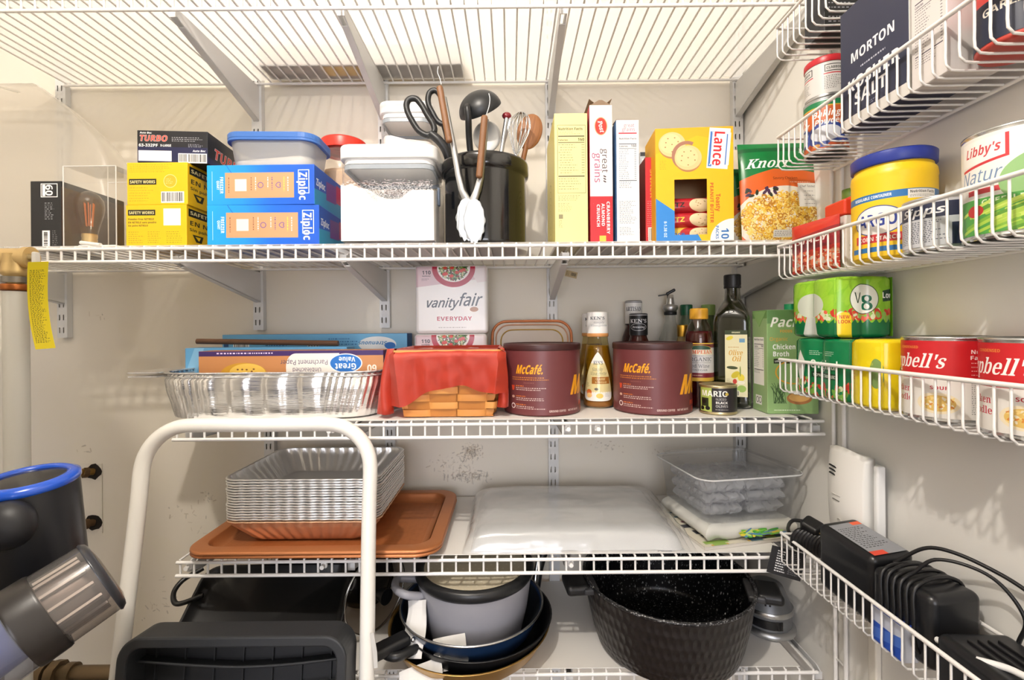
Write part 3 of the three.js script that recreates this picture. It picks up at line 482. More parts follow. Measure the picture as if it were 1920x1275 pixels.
// ---- cartons right of the crock
{
  const d = 0.87;
  const yf = tx(200, 760, (x, w, h) => { fill(x, '#f1e39a'); x.strokeStyle = '#4a4630'; x.lineWidth = 2; x.strokeRect(18, 70, 170, 400); say(x, 'Nutrition Facts', 22, 92, 22, '#33301d', { align: 'left', w: 150 }); lines(x, 22, 110, 140, 2, 10, '#6b6544', 2); fill(x, '#33301d', 22, 132, 160, 6); say(x, 'Calories', 22, 156, 15, '#33301d', { align: 'left' }); say(x, '160', 182, 154, 25, '#33301d', { align: 'right' }); fill(x, '#33301d', 22, 170, 160, 4); for (let i = 0; i < 12; i++) { lines(x, 24 + (i % 3 ? 10 : 0), 184 + i * 15, 110, 1, 15, '#6b6544', 3); fill(x, '#6b6544', 164, 184 + i * 15, 18, 3); } fill(x, '#33301d', 22, 368, 160, 6); for (let i = 0; i < 5; i++) { lines(x, 24, 384 + i * 15, 150, 1, 15, '#6b6544', 3); } lines(x, 20, 484, 160, 4, 9, '#6b6544', 2); lines(x, 20, 530, 100, 6, 9, '#6b6544', 2); fill(x, '#8d8560', 22, 596, 26, 26); lines(x, 22, 630, 30, 6, 8, '#6b6544', 2); });
  const ys = tx(400, 760, (x, w, h) => { fill(x, '#e3d47e'); for (let i = 0; i < 5; i++) { ring(x, 180, 560, 20 + i * 22, 60 + i * 40, '#b9a94e', 6); } });
  let s = span(1040, 1102, 330, d);
  carton('yellow_carton', 'pale yellow carton with nutrition panel right of the crock', 'carton', s.w, 0.243, 0.17, V(s.x, SB, -d), 0, { side: 0xecdd8e, front: yf, left: ys, top: 0x8a7a55 });
  const pf = tx(160, 960, (x, w, h) => { fill(x, '#f3efe9'); oval(x, 80, 148, 46, 64, '#e9a37a'); oval(x, 80, 148, 40, 58, '#cf3327'); say(x, 'Post', 80, 148, 42, '#fff', { rot: 1.35, style: 'italic', font: 'serif', w: 84 }); say(x, 'great', 108, 390, 62, '#4a3940', { rot: Math.PI / 2, weight: '', w: 170 }); say(x, 'grains', 56, 440, 70, '#a8416a', { rot: Math.PI / 2, weight: '', w: 210 }); for (let i = 0; i < 3; i++) oval(x, 104, 500 + i * 18, 12, 5, '#4a3940', 0.5); fill(x, '#c3262f', 0, 640, 160, 320); say(x, 'CRANBERRY', 126, 790, 30, '#fff', { rot: Math.PI / 2, w: 230 }); say(x, 'ALMOND', 90, 770, 30, '#fff', { rot: Math.PI / 2, w: 160 }); say(x, 'CRUNCH', 56, 775, 30, '#fff', { rot: Math.PI / 2, w: 160 }); lines(x, 22, 690, 3, 1, 4, '#f3c9c9'); fill(x, '#e9c34a', 64, 916, 46, 40); });
  s = span(1106, 1149, 330, d);
  const pc = carton('cereal_carton', 'tall white and red cereal carton with open top flaps', 'carton', s.w, 0.258, 0.19, V(s.x, SB, -d), 0, { side: 0xd8cfc6, front: pf, left: 0xb02732, top: 0x6b5540 }, 'cereal cartons');
  part(pc, 'flap', extr([[-s.w / 2, 0], [s.w / 2, 0], [0.003, 0.0105], [-0.003, 0.0105]], 0.0006).translate(0, 0.2575, -0.002), std(0x8d7660, 0.8));
  part(pc, 'flap', box(0.0006, 0.02, 0.185).rotateZ(0.9).translate(-s.w / 2 + 0.008, 0.2645, -0.095), std(0xa58c72, 0.8)); part(pc, 'flap', box(0.0006, 0.02, 0.185).rotateZ(-0.9).translate(s.w / 2 - 0.008, 0.2645, -0.095), std(0xa58c72, 0.8));
  const gf = tx(160, 840, (x, w, h) => { fill(x, '#eeece9'); say(x, 'great', 90, 38, 32, '#9c6a78', { weight: '' }); say(x, 'grains', 86, 66, 34, '#b0637a', { weight: '' }); fill(x, '#c04a58', 16, 88, 128, 10); facts(x, 18, 118, 124, 420, '#3a4150'); lines(x, 18, 560, 124, 16, 10, '#5b6370', 3); lines(x, 18, 740, 110, 6, 10, '#5b6370', 3); });
  s = span(1156, 1199, 330, d);
  const gc = carton('cereal_carton', 'shorter white cereal carton with nutrition print beside the tall one', 'carton', s.w, 0.230, 0.19, V(s.x, SB, -d), 0, { side: 0xdedbd6, front: gf, left: 0x5d86b8, top: 0xa58d78 }, 'cereal cartons');
  part(gc, 'flap', box(s.w * 0.98, 0.0006, 0.03).rotateX(0.12).translate(0, 0.2325, -0.016), std(0xa58c72, 0.8));
  s = span(1201, 1229, 370, 1.02);
  carton('small_carton', 'pale grey carton behind the red carton', 'carton', s.w, 0.226, 0.1, V(s.x, SB, -1.02), 0, { side: 0xbfc0c4, front: tx(64, 400, (x) => { fill(x, '#c6c9cf'); fill(x, '#3b3c42', 0, 0, 64, 16); bars(x, 8, 26, 40, 60); lines(x, 8, 100, 48, 30, 9, '#5a5f6a', 3); }) });
  s = span(1211, 1233, 370, 0.905);
  carton('red_carton', 'thin red carton wedged left of the yellow cracker box', 'carton', s.w, 0.172, 0.12, V(s.x - 0.001, SB, -0.905), -0.03, { side: 0x8e2228, front: tx(90, 600, (x) => { fill(x, '#cf2f38'); say(x, 'SNACK', 50, 180, 40, '#f0b23a', { rot: Math.PI / 2, w: 200 }); lines(x, 14, 300, 60, 18, 14, '#f3c0c0', 3); bars(x, 20, 480, 60, 100); }), left: 0xa3262c });
}
{ // cracker box with a window
  const d = 0.866, s = span(1231, 1373, 350, d), w = s.w, h = 0.212, dp = 0.085;
  const o = thing('cracker_carton', 'yellow cracker box with cut-out window', 'carton', V(s.x, SB, -d), -0.07);
  const P = (px, py) => [(px - 0.5) * w, (1 - py) * h];
  const win = [P(0.24, 0.455), P(0.66, 0.455), P(0.66, 0.945), P(0.24, 0.945)];
  const t = tx(560, 840, (x, W, H) => {
    fill(x, '#f4bf1b'); poly(x, [[0, 0], [560, 0], [560, 120], [300, 60], [0, 190]], '#f6b21c'); poly(x, [[0, 520], [140, 620], [260, 720], [330, 840], [0, 840]], '#2f86d6');
    const cr = (a, b, r, rot) => { oval(x, a, b + 10, r, r * 0.98, '#b7804e'); oval(x, a, b, r, r * 0.94, '#edc98d'); oval(x, a - 8, b - 6, r * 0.8, r * 0.74, '#f2d39a'); for (const [i, j] of [[0, 0], [0.5, 0.2], [-0.5, 0.2], [0.2, -0.5], [-0.3, -0.45], [0, 0.55], [-0.45, -0.15], [0.45, -0.2]]) oval(x, a + i * r, b + j * r, 5, 4, '#9a6a35'); };
    cr(120, 120, 98); x.lineWidth = 26; x.strokeStyle = '#a9765f'; x.beginPath(); x.arc(226, 206, 96, 2.2, 5.2); x.stroke(); cr(236, 222, 98);
    x.save(); x.translate(455, 160); x.rotate(0.09); fill(x, '#f7f7f5', -76, -150, 152, 300); x.strokeStyle = '#3f78c4'; x.lineWidth = 9; x.strokeRect(-62, -118, 16, 250); fill(x, '#f7f7f5', -58, -120, 140, 240); fill(x, '#3f78c4', -60, -118, 8, 236); fill(x, '#3f78c4', 52, -108, 8, 226); say(x, 'Lance', 0, 0, 104, '#d9262e', { rot: Math.PI / 2, w: 262 }); x.restore();
    say(x, 'Toasty', 448, 560, 44, '#c8471f', { rot: Math.PI / 2, w: 130 }); say(x, 'PEANUT BUTTER', 404, 560, 34, '#c8471f', { rot: Math.PI / 2, w: 300 });
    oval(x, 560, 840, 170, 160, '#f5f5f2'); say(x, '10', 496, 790, 76, '#2c6fb8', { rot: Math.PI / 2 }); say(x, 'PACKS', 440, 780, 30, '#2c6fb8', { rot: Math.PI / 2, w: 100 }); say(x, '8-1.38 OZ', 66, 750, 28, '#dceafa', { rot: Math.PI / 2, w: 120 }); lines(x, 30, 240, 50, 6, 12, '#d99018', 3);
  });
  const g = extr([P(0, 1), P(1, 1), P(1, 0), P(0, 0)], 0.0006, 0, [win]), uv = g.attributes.uv, ps = g.attributes.position; for (let i = 0; i < uv.count; i++) uv.setXY(i, ps.getX(i) / w + 0.5, ps.getY(i) / h);
  part(o, 'front_panel', g, printed(t, 0.4)); const y = std(0xeeb41c, 0.5), inner = std(0xb89b78, 0.8);
  part(o, 'side_panel', box(0.0008, h, dp, -w / 2, h / 2, -dp / 2), y); part(o, 'side_panel', box(0.0008, h, dp, w / 2, h / 2, -dp / 2), y); part(o, 'back_panel', box(w, h, 0.0008, 0, h / 2, -dp), inner); part(o, 'top_panel', box(w, 0.0008, dp, 0, h, -dp / 2), y); part(o, 'bottom_panel', box(w, 0.0008, dp, 0, 0.0006, -dp / 2), inner);
  const pk = (bg, txt, tc) => printed(tx(256, 128, (x) => { fill(x, bg); oval(x, 160, 64, 76, 62, '#b8242c'); oval(x, 196, 64, 64, 56, '#ecd6ac'); for (let i = 0; i < 9; i++) oval(x, 160 + rnd() * 70, 24 + rnd() * 80, 4, 3, '#a88a55'); say(x, txt, 62, 66, 54, tc, { w: 96 }); }), 0.25);
  const rows = [[0.020, pk('#e8c14a', 'Lance', '#2f62b8')], [0.048, pk('#c92a33', 'RITZ', '#f2d14a')], [0.076, pk('#b5252f', 'RITZ', '#1d1512')]];
  for (const [yy, m, nm] of rows) { const [a, b] = pouchGeo(0.095, 0.03, 0.026, 12, 0.001); const q = thing('cracker_pack', ['foil cracker pack lowest in the box window', 'red cracker pack in the middle of box window', 'dark-lettered red cracker pack highest in box window'][rows.findIndex((r) => r[0] === yy)], 'snack pack', V(s.x - 0.004, SB + yy - 0.018, -d - 0.03), -0.07, 'cracker packs in the box window'); part(q, 'front_panel', a, m); part(q, 'back_panel', b, m); }
}
{ // soup mix pouches
  const kn = tx(560, 720, (x, w, h) => {
    fill(x, '#0f7a3c'); fill(x, '#0a5c2d', 0, 40, 560, 30); poly(x, [[0, 240], [180, 200], [560, 230], [560, 720], [0, 720]], '#e2692a'); poly(x, [[0, 200], [560, 120], [560, 190], [240, 200], [90, 240], [0, 270]], '#0f7a3c');
    say(x, 'Knorr', 190, 160, 96, '#fff', { skew: -0.25, font: 'serif', style: 'italic', w: 300 }); say(x, 'Recipe', 490, 70, 50, '#dfe9df', { weight: '', style: 'italic', font: 'serif' }); say(x, 'Savory Chicken', 300, 274, 26, '#4a2010', { weight: '' }); lines(x, 330, 300, 210, 1, 10, '#f6d9c4', 5);
    oval(x, 290, 560, 330, 230, '#e9e2d2'); for (let i = 0; i < 1100; i++) { const a = rnd() * 6.28, r = Math.sqrt(rnd()); x.globalAlpha = 0.9; x.strokeStyle = ['#e9b93a', '#f2cf62', '#d99a2a', '#f6e08c', '#b87a24'][Math.floor(rnd() * 5)]; x.lineWidth = 5 + rnd() * 5; const u = 280 + Math.cos(a) * r * 280, v = 560 + Math.sin(a) * r * 180; x.beginPath(); x.arc(u, v, 6 + rnd() * 14, rnd() * 6, rnd() * 6 + 2); x.stroke(); } x.globalAlpha = 1;
    for (let i = 0; i < 14; i++) oval(x, 30 + rnd() * 220, 340 + rnd() * 50, 20, 10, rnd() < 0.5 ? '#4d3450' : '#2e3a28', rnd() * 3); x.save(); x.translate(470, 400); x.rotate(-0.03); fill(x, '#e8e6de', -82, -92, 164, 170); say(x, 'Chef Tested', -10, -68, 22, '#444', { weight: '', style: 'italic' }); for (let i = 0; i < 4; i++) { lines(x, -40, -36 + i * 30, 90, 1, 10, '#777', 4); say(x, '✓', -62, -34 + i * 30, 20, '#444'); } x.restore(); fill(x, '#d9622a', 400, 612, 160, 90); say(x, '7oz', 500, 655, 40, '#fff'); fill(x, '#dcd9d0', 210, 636, 170, 50); lines(x, 220, 646, 150, 3, 12, '#777', 4);
  });
  const m = printed(kn, 0.28), back = std(0x0d6b35, 0.4);
  const a = span(1398, 1541, 350, 0.885), b = span(1386, 1520, 350, 0.915);
  pouch('soup_pouch', 'green and orange soup mix pouch with noodle picture, in front', 'pouch', a.w * 1.03, 0.198, 0.03, V(a.x, SB, -0.893), [-0.08, -0.04, 0], m, back, 'soup mix pouches');
  pouch('soup_pouch', 'second green soup pouch, peeking out behind the first', 'pouch', b.w, 0.160, 0.026, V(b.x - 0.004, SB, -0.930), [-0.08, 0.05, 0.02], m, back, 'soup mix pouches');
  const q = span(1378, 1470, 350, 0.99);
  pouch('kraft_pouch', 'plain tan pouch behind the green soup pouches', 'pouch', q.w, 0.225, 0.04, V(q.x, SB, -1.0), [-0.05, 0.05, 0], std(0xd2c5ae, 0.6), std(0xd2c5ae, 0.6));
}
// ---------------------------------------------------------------- coffee shelf
// foil pans: flared walls with pressed flutes
function foilPanGeo(w, dp, h, k, rc, flute, amp, rimW, sd, crumple = 0, panels = false) {
  const M = 260, base = rrect(1, 1, 0.25, 65), rings = [];
  const ringAt = (a, b, r, y, am, out = 0) => { const pts = rrect(a, b, r, 64), res = []; const per = []; let L = 0; for (let i = 0; i < pts.length; i++) { per.push(L); const n = pts[(i + 1) % pts.length]; L += Math.hypot(n[0] - pts[i][0], n[1] - pts[i][1]); }
    const N = 320; let j = 0; for (let i = 0; i < N; i++) { const t = i / N * L; while (j + 1 < pts.length && per[j + 1] <= t) j++; const p0 = pts[j], p1 = pts[(j + 1) % pts.length], seg = Math.hypot(p1[0] - p0[0], p1[1] - p0[1]) || 1, f = (t - per[j]) / seg; const x = p0[0] + (p1[0] - p0[0]) * f, z = p0[1] + (p1[1] - p0[1]) * f; const nx = (p1[1] - p0[1]) / seg, nz = -(p1[0] - p0[0]) / seg; const q = Math.min(1, Math.max(0, (Math.abs(x) / (w / 2) - 0.42) / 0.2)), fl = panels ? q : 1; const wv = am * (fl * Math.sin(i / N * Math.PI * 2 * flute) + (1 - fl) * 1.5 * Math.tanh(2.5 * Math.sin(x * 95)) + crumple * noise.noise(x * 22, y * 30, z * 22 + sd)); res.push(V(x + nx * wv, y + crumple * am * 0.5 * noise.noise(x * 9, 3, z * 9 + sd), z + nz * wv)); } return res; };
  rings.push(ringAt(w * k * 0.5, dp * k * 0.5, rc * 0.3, 0.0012, 0)); rings.push(ringAt(w * k * 0.96, dp * k * 0.96, rc * 0.7, 0.001, 0));
  rings.push(ringAt(w * k, dp * k, rc * 0.75, 0.003, amp * 0.4)); for (let i = 1; i <= 5; i++) { const t = i / 6; rings.push(ringAt(w * (k + (1 - k) * t), dp * (k + (1 - k) * t), rc * (0.75 + 0.2 * t), 0.003 + (h - 0.006) * t, amp)); }
  rings.push(ringAt(w - 2 * rimW, dp - 2 * rimW, rc, h - 0.001, amp * 0.5)); 
  const body = skin(rings, true, [true, false]);
  const rim = skin([ringAt(w - 2 * rimW, dp - 2 * rimW, rc, h - 0.001, amp * 0.4), ringAt(w - rimW, dp - rimW, rc, h, 0.0002), ringAt(w, dp, rc, h, 0.0003), ringAt(w + 0.0024, dp + 0.0024, rc, h - 0.0012, 0.0004), ringAt(w + 0.001, dp + 0.001, rc, h - 0.0028, 0.0004), ringAt(w - 0.002, dp - 0.002, rc, h - 0.0015, 0.0003)], true);
  return [body, rim];
}
const crinkle = grainTex(256, [128, 128, 128], 120, 10, 11.3); crinkle.colorSpace = THREE.NoColorSpace;
const foilMat = std(0xf4f4f4, 0.24, 0.95, { bumpMap: crinkle, bumpScale: 0.0012 });
{ // roasting pans
  const a = at(270, 700, 0.86), b = at(716, 700, 0.86), w = b.x - a.x, x = (a.x + b.x) / 2, dp = 0.215;
  const [g, r] = foilPanGeo(w, dp, 0.082, 0.9, 0.075, 92, 0.0015, 0.006, 3, 2.0, true);
  for (let i = 0; i < 2; i++) {
    const o = thing('roasting_pan', ['large silver foil roasting pan standing on the shelf', 'second foil roasting pan nested inside the first'][i], 'foil pan', V(x, SC + i * 0.0075, -0.86 - dp / 2), i * 0.008, 'foil roasting pans');
    part(o, 'pan', g, foilMat); part(o, 'rolled_rim', r, foilMat);
    part(o, 'end_flange', rbox(0.055, 0.0032, 0.17, 0.0015, 2, -w / 2 - 0.018, 0.0808, 0.005), foilMat);
  }
  // wrap cartons lying in the pan
  const f1 = tx(1024, 128, (c, W, H) => { fill(c, '#5b9bc9'); oval(c, 190, 70, 56, 44, '#2b62b0'); say(c, 'Great', 190, 56, 30, '#fff'); say(c, 'Value', 190, 84, 26, '#fff'); poly(c, [[0, 128], [60, 0], [120, 0], [70, 128]], '#7db4da'); });
  const f2 = tx(1024, 128, (c, W, H) => { fill(c, '#c08452'); fill(c, '#3d2560', 0, 0, 1024, 26); oval(c, 250, 120, 130, 60, '#c9962c'); oval(c, 270, 110, 100, 46, '#e7bf55'); for (let i = 0; i < 8; i++) oval(c, 200 + rnd() * 130, 90 + rnd() * 36, 6, 4, '#7a4a1c'); lines(c, 100, 8, 340, 1, 8, '#e9d9f3', 7); c.fillStyle = '#ece9e2'; c.beginPath(); c.moveTo(490, 128); c.bezierCurveTo(470, 60, 500, 14, 540, 14); c.lineTo(780, 14); c.lineTo(760, 128); c.fill(); say(c, 'Unbleached', 600, 98, 30, '#54445e', { rot: Math.PI, weight: '' }); say(c, 'Parchment Paper', 585, 60, 34, '#54445e', { rot: Math.PI, weight: '' }); oval(c, 815, 66, 92, 50, '#fff'); oval(c, 815, 66, 86, 45, '#1f6fc4'); say(c, 'Great', 815, 82, 44, '#fff', { rot: Math.PI }); say(c, 'Value', 822, 46, 34, '#fff', { rot: Math.PI }); say(c, '60', 960, 92, 50, '#f2e7da', { rot: Math.PI }); });
  const f3 = tx(1024, 128, (c, W, H) => { fill(c, '#6fb3dd'); bars(c, 60, 40, 90, 70); lines(c, 260, 40, 140, 4, 16, '#2c6aa8', 6); fill(c, '#e6eef2', 480, 50, 60, 44); ring(c, 496, 80, 10, 10, '#222', 4); ring(c, 524, 80, 10, 10, '#222', 4); lines(c, 590, 36, 160, 4, 16, '#2c6aa8', 6); oval(c, 850, 66, 100, 50, '#eef1f2'); say(c, 'Strenuous', 830, 60, 28, '#3b7fb5', { rot: Math.PI, style: 'italic' }); oval(c, 920, 76, 26, 18, '#1f6fc4'); });
  const low = SC + 0.0105;
  const C = (name, lbl, l, r, d, y, h, dd, turn, f) => { const s = span(l, r, 665, d); return carton(name, lbl, 'carton', s.w, h, dd, V(s.x, y, -d), turn, f, 'wrap cartons in the foil pan'); };
  C('wrap_carton', 'hidden lower wrap carton at the front inside foil pan', 400, 690, 0.915, low, 0.066, 0.05, 0, { side: 0xc08452, front: 0xc08452 });
  C('wrap_carton', 'hidden lower wrap carton at the back inside foil pan', 420, 680, 0.985, low, 0.066, 0.05, 0, { side: 0x5b9bc9, front: 0x5b9bc9 });
  C('wrap_carton', 'brown and purple parchment paper carton printed upside down in foil pan', 372, 719, 0.915, low + 0.0665, 0.050, 0.052, 0, { side: 0xa9703f, front: f2, right: 0x3d2560 });
  C('wrap_carton', 'blue wrap carton with round logo behind the parchment carton', 347, 650, 0.985, low + 0.0665, 0.054, 0.05, 0, { side: 0x5b9bc9, front: f1 });
}
{
  const s = span(408, 762, 635, 1.085);   // on the shelf behind the pan: three light blue cartons piled, the highest one shows
  const f3 = tx(1024, 128, (c) => { fill(c, '#6fb3dd'); bars(c, 60, 30, 90, 70); fill(c, '#1d4d86', 8, 50, 26, 26); lines(c, 240, 30, 150, 4, 16, '#2c6aa8', 6); fill(c, '#e6eef2', 472, 40, 64, 50); ring(c, 490, 76, 11, 11, '#222', 4); ring(c, 520, 76, 11, 11, '#222', 4); lines(c, 590, 26, 170, 4, 16, '#2c6aa8', 6); oval(c, 860, 62, 104, 46, '#eef1f2'); say(c, 'Strenuous', 836, 56, 32, '#3b7fb5', { rot: Math.PI, style: 'italic' }); oval(c, 930, 70, 30, 20, '#1f6fc4'); });
  const lab = ['light blue wrap carton at the bottom of the pile behind foil pan', 'light blue wrap carton in the middle of the pile behind foil pan', 'light blue wrap carton with barcode and white oval, on top of the pile'];
  for (let i = 0; i < 3; i++) carton('wrap_roll_carton', lab[i], 'carton', s.w - (i < 2 ? 0.03 : 0), 0.0525, 0.05, V(s.x, SC + i * 0.0528, -1.098), i === 2 ? -0.02 : 0, { side: 0x2b6cb0, front: f3 }, 'light blue wrap cartons');
  const p0 = at(380, 637, 1.03), p1 = at(640, 647, 1.03);
  solo('wooden_stick', rod(V(p0.x, SC + 0.132 + 0.013, -1.012), V(p1.x, SC + 0.131 + 0.007, -1.012), 0.0062, 10), std(0x5a3a22, 0.5), 'dark brown stick lying along the blue wrap cartons', 'stick');
}
{ // napkin packs
  const mk = () => tx(600, 600, (x, w, h) => {
    fill(x, '#f1efee'); poly(x, [[0, 0], [600, 0], [600, 110], [0, 190]], '#dcc3cb'); poly(x, [[430, 0], [600, 0], [600, 140], [520, 150]], '#e9dfe0'); oval(x, 320, 20, 182, 170, '#b22440'); oval(x, 320, 16, 140, 128, '#f0ece8'); 
    for (let i = 0; i < 420; i++) { const a = rnd() * 6.28, r = Math.sqrt(rnd()) * 120; oval(x, 320 + Math.cos(a) * r, 14 + Math.sin(a) * r * 0.92, 6 + rnd() * 12, 3 + rnd() * 6, ['#35602a', '#5f8a3a', '#24451f', '#c8c79a', '#7a3a2e', '#8fae55'][Math.floor(rnd() * 6)], rnd() * 3); } for (let i = 0; i < 8; i++) oval(x, 230 + rnd() * 190, 10 + rnd() * 90, 18, 15, '#cf3b2e'); 
    say(x, '110', 90, 58, 46, '#38323c'); say(x, 'NAPKINS', 90, 88, 15, '#38323c', { w: 72 }); lines(x, 50, 112, 74, 2, 12, '#7a6a74', 5);
    say(x, 'vanity', 215, 330, 112, '#1d2130', { style: 'italic', skew: -0.1, weight: '', w: 270, line: '#1d2130', lw: 4 }); say(x, 'fair', 450, 305, 150, '#1d2130', { style: 'italic', skew: -0.1, weight: '', w: 190, line: '#1d2130', lw: 4 });
    oval(x, 490, 390, 36, 22, '#b07d58'); say(x, 'EVERYDAY', 322, 472, 52, '#b21f3c', { w: 300 }); lines(x, 190, 548, 260, 1, 10, '#b5b0ae', 8);
  });
  const t = mk(), front = printed(t, 0.22), w = 0.1655, dp = 0.078;
  const napG = (() => { const g = new RoundedBoxGeometry(w, 0.156, dp, 5, 0.008); const p = g.attributes.position; for (let i = 0; i < p.count; i++) { p.setZ(i, p.getZ(i) + 0.0018 * noise.noise(p.getX(i) * 40, p.getY(i) * 40, 2)); } g.computeVertexNormals(); return g.translate(0, 0.078, 0); })();
  const side = phy(0xeeecea, 0.25);
  for (let i = 0; i < 2; i++) { const s = span(i ? 778 : 775, i ? 915 : 913, 560, 1.055); solo('napkin_pack', napG, [side, side, side, side, front, side], ['lower white napkin pack, half hidden behind the red-lined basket', 'white napkin pack fully in view on top of another pack'][i], 'napkin pack', V(s.x, SC + i * 0.1565, -1.055 - dp / 2), 0, 'napkin packs'); }
}
{ // woven basket with a red cloth
  const s0 = span(757, 925, 780, 0.875), s1 = span(738, 938, 665, 0.862), y0 = SC, H = 0.128, zb = -0.945;
  const o = thing('woven_basket', 'small woven wood-splint basket lined with red cloth', 'basket', V((s0.x + s1.x) / 2, y0, zb));
  const wB = s0.w, wT = s1.w, dB = 0.135, dT = 0.16;
  const cane = std(0xcf8c46, 0.5), cane2 = std(0xdb9a52, 0.5), cane3 = std(0xb9762f, 0.55);
  const rectPt = (t, y, out) => { const k = y / H, w = wB + (wT - wB) * k, d = dB + (dT - dB) * k, per = 2 * (w + d); let q = ((t % 1) + 1) % 1 * per, x, z, nx = 0, nz = 0; if (q < w) { x = -w / 2 + q; z = d / 2; nz = 1; } else if (q < w + d) { x = w / 2; z = d / 2 - (q - w); nx = 1; } else if (q < 2 * w + d) { x = w / 2 - (q - w - d); z = -d / 2; nz = -1; } else { x = -w / 2; z = -d / 2 + (q - 2 * w - d); nx = -1; } return V(x + nx * out, y, z + nz * out); };
  const nU = 12;   // uprights round the basket
  for (let i = 0; i < nU; i++) { const t = (i + 0.5) / nU; const hw = 0.028 / (2 * (wB + dB)); const rings = []; for (let j = 0; j <= 8; j++) { const y = 0.001 + j / 8 * (H - 0.006); rings.push([rectPt(t - hw, y, 0.0006), rectPt(t + hw, y, 0.0006), rectPt(t + hw, y, -0.0008), rectPt(t - hw, y, -0.0008)]); } part(o, 'upright_splint', skin(rings), cane3); }
  for (let r = 0; r < 8; r++) { const yc = 0.008 + r * 0.0145, hh = 0.0063, N = 180, top = [], bot = [], top2 = [], bot2 = []; for (let i = 0; i < N; i++) { const t = i / N, ph = Math.sin((t * nU - 0.5 + 0.5) * Math.PI * 1 + (r % 2) * Math.PI), out = 0.0038 * (Math.abs(ph) > 0 ? Math.sign(ph) * Math.pow(Math.abs(ph), 0.5) : 0); top.push(rectPt(t, yc + hh, out + 0.0007)); bot.push(rectPt(t, yc - hh, out + 0.0007)); top2.push(rectPt(t, yc + hh, out - 0.0005)); bot2.push(rectPt(t, yc - hh, out - 0.0005)); } part(o, 'weaver', skin([bot2, bot, top, top2, bot2]), [cane, cane2][r % 2]); }
  part(o, 'rim_band', skin([0.114, 0.114, 0.128, 0.128, 0.114].map((y, k) => Array.from({ length: 120 }, (_, i) => rectPt(i / 120, y, [0.002, 0.004, 0.004, 0.002, 0.002][k])))), cane2);
  part(o, 'basket_bottom', box(wB, 0.002, dB, 0, 0.002, 0), cane3);
  // the cloth: sheer red, over the rim, hanging lower at the two front corners
  const N = 220, rings = [];
  const drop = (t) => { const p = rectPt(t, H, 0), u = p.x / (wT / 2), f = p.z > 0 ? 1 : 0.8; return 0.068 + 0.038 * Math.pow(Math.max(0, -u), 1.2) + 0.016 * Math.max(0, u) ** 2 + 0.003 * Math.sin(t * 60); };
  for (let j = 0; j <= 12; j++) { const r = []; for (let i = 0; i < N; i++) { const t = i / N, dr = drop(t); const q = j <= 3 ? -0.004 : 0.0065; let y, out; if (j <= 3) { y = H - 0.05 * (3 - j) / 3 + 0.003; out = -0.005; } else { const k = (j - 3) / 9; y = H + 0.003 * (1 - k) - dr * k; out = 0.0098 + 0.003 * k * Math.sin(t * 95) + 0.003 * noise.noise(t * 30, k * 3, 1) + 0.010 * k * Math.pow(Math.abs(rectPt(t, H, 0).x / (wT / 2)), 6); } r.push(rectPt(t, Math.max(0.004, y), out).setY(Math.max(0.004, y))); } rings.push(r); }
  const redCloth = phy(0xd9452a, 0.55, { transmission: 0.45, thickness: 0 });
  part(o, 'red_cloth', skin(rings), redCloth);
  // two hanging tails at the corners
  const tail = (sx, len, w2) => { const rg = []; for (let j = 0; j <= 10; j++) { const k = j / 10, y = H + 0.002 - k * len, cx = sx * (wT / 2 + (sx > 0 ? 0.001 : 0.010) + (sx > 0 ? 0.004 : 0.012) * Math.sin(k * 2.2)), r = []; for (let i = 0; i < 14; i++) { const t = i / 14 * 6.283, a = w2 * (0.6 + 0.5 * k) * (1 + 0.25 * Math.sin(t * 3 + k * 4)); r.push(V(cx + a * Math.cos(t), y, 0.055 + a * 0.8 * Math.sin(t) + 0.012 * k)); } rg.push(r); } return skin(rg, true, [true, true]); };
  part(o, 'cloth_tail', tail(-1, 0.123, 0.013), redCloth); part(o, 'cloth_tail', tail(1, 0.112, 0.009), redCloth);
  const nk = solo('paper_napkin', (() => { const g = new THREE.PlaneGeometry(0.13, 0.1, 16, 12).rotateX(-Math.PI / 2), p = g.attributes.position; for (let i = 0; i < p.count; i++) p.setY(i, 0.006 * noise.noise(p.getX(i) * 25, p.getZ(i) * 25, 4)); g.computeVertexNormals(); return merge([g, g.clone().translate(0.004, -0.003, 0.003), box(0.12, 0.07, 0.09, 0, -0.042, 0)]); })(), std(0xeceae8, 0.9), 'white folded paper napkins lying inside the basket', 'napkin', V(o.position.x - 0.012, SC + 0.125, zb), 0.1);
}
{ // lid with orange rim standing behind the first coffee canister
  const s = span(920, 1076, 620, 1.1), w = s.w, h = 0.188;
  const o = thing('container_lid', 'clear plastic lid with orange rim standing behind coffee canister', 'lid', V(s.x, SC, -1.112)); o.rotation.x = -0.1;
  part(o, 'panel', extr(rrect(w * 0.93, h * 0.93, 0.03, 10), 0.001, 0).translate(0, h / 2, 0), phy(0xf0e3d2, 0.3, { transmission: 0.55, thickness: 0 }));
  const ringG = (k, r) => tube(rrect(w * k, h * (1 - (1 - k) * w / h), 0.036 * k, 8).map(([a, b]) => V(a, b + h / 2, 0.002)), r, 120, 8, true, 0.1);
  part(o, 'orange_rim', ringG(0.972, 0.0032), phy(0xe2894a, 0.35, { transmission: 0.25, thickness: 0 })); part(o, 'inner_ridge', ringG(0.88, 0.0018), phy(0xe9b48a, 0.35, { transmission: 0.4, thickness: 0 })); part(o, 'inner_ridge', ringG(0.76, 0.0016), phy(0xd9b24a, 0.35, { transmission: 0.4, thickness: 0 }));
}
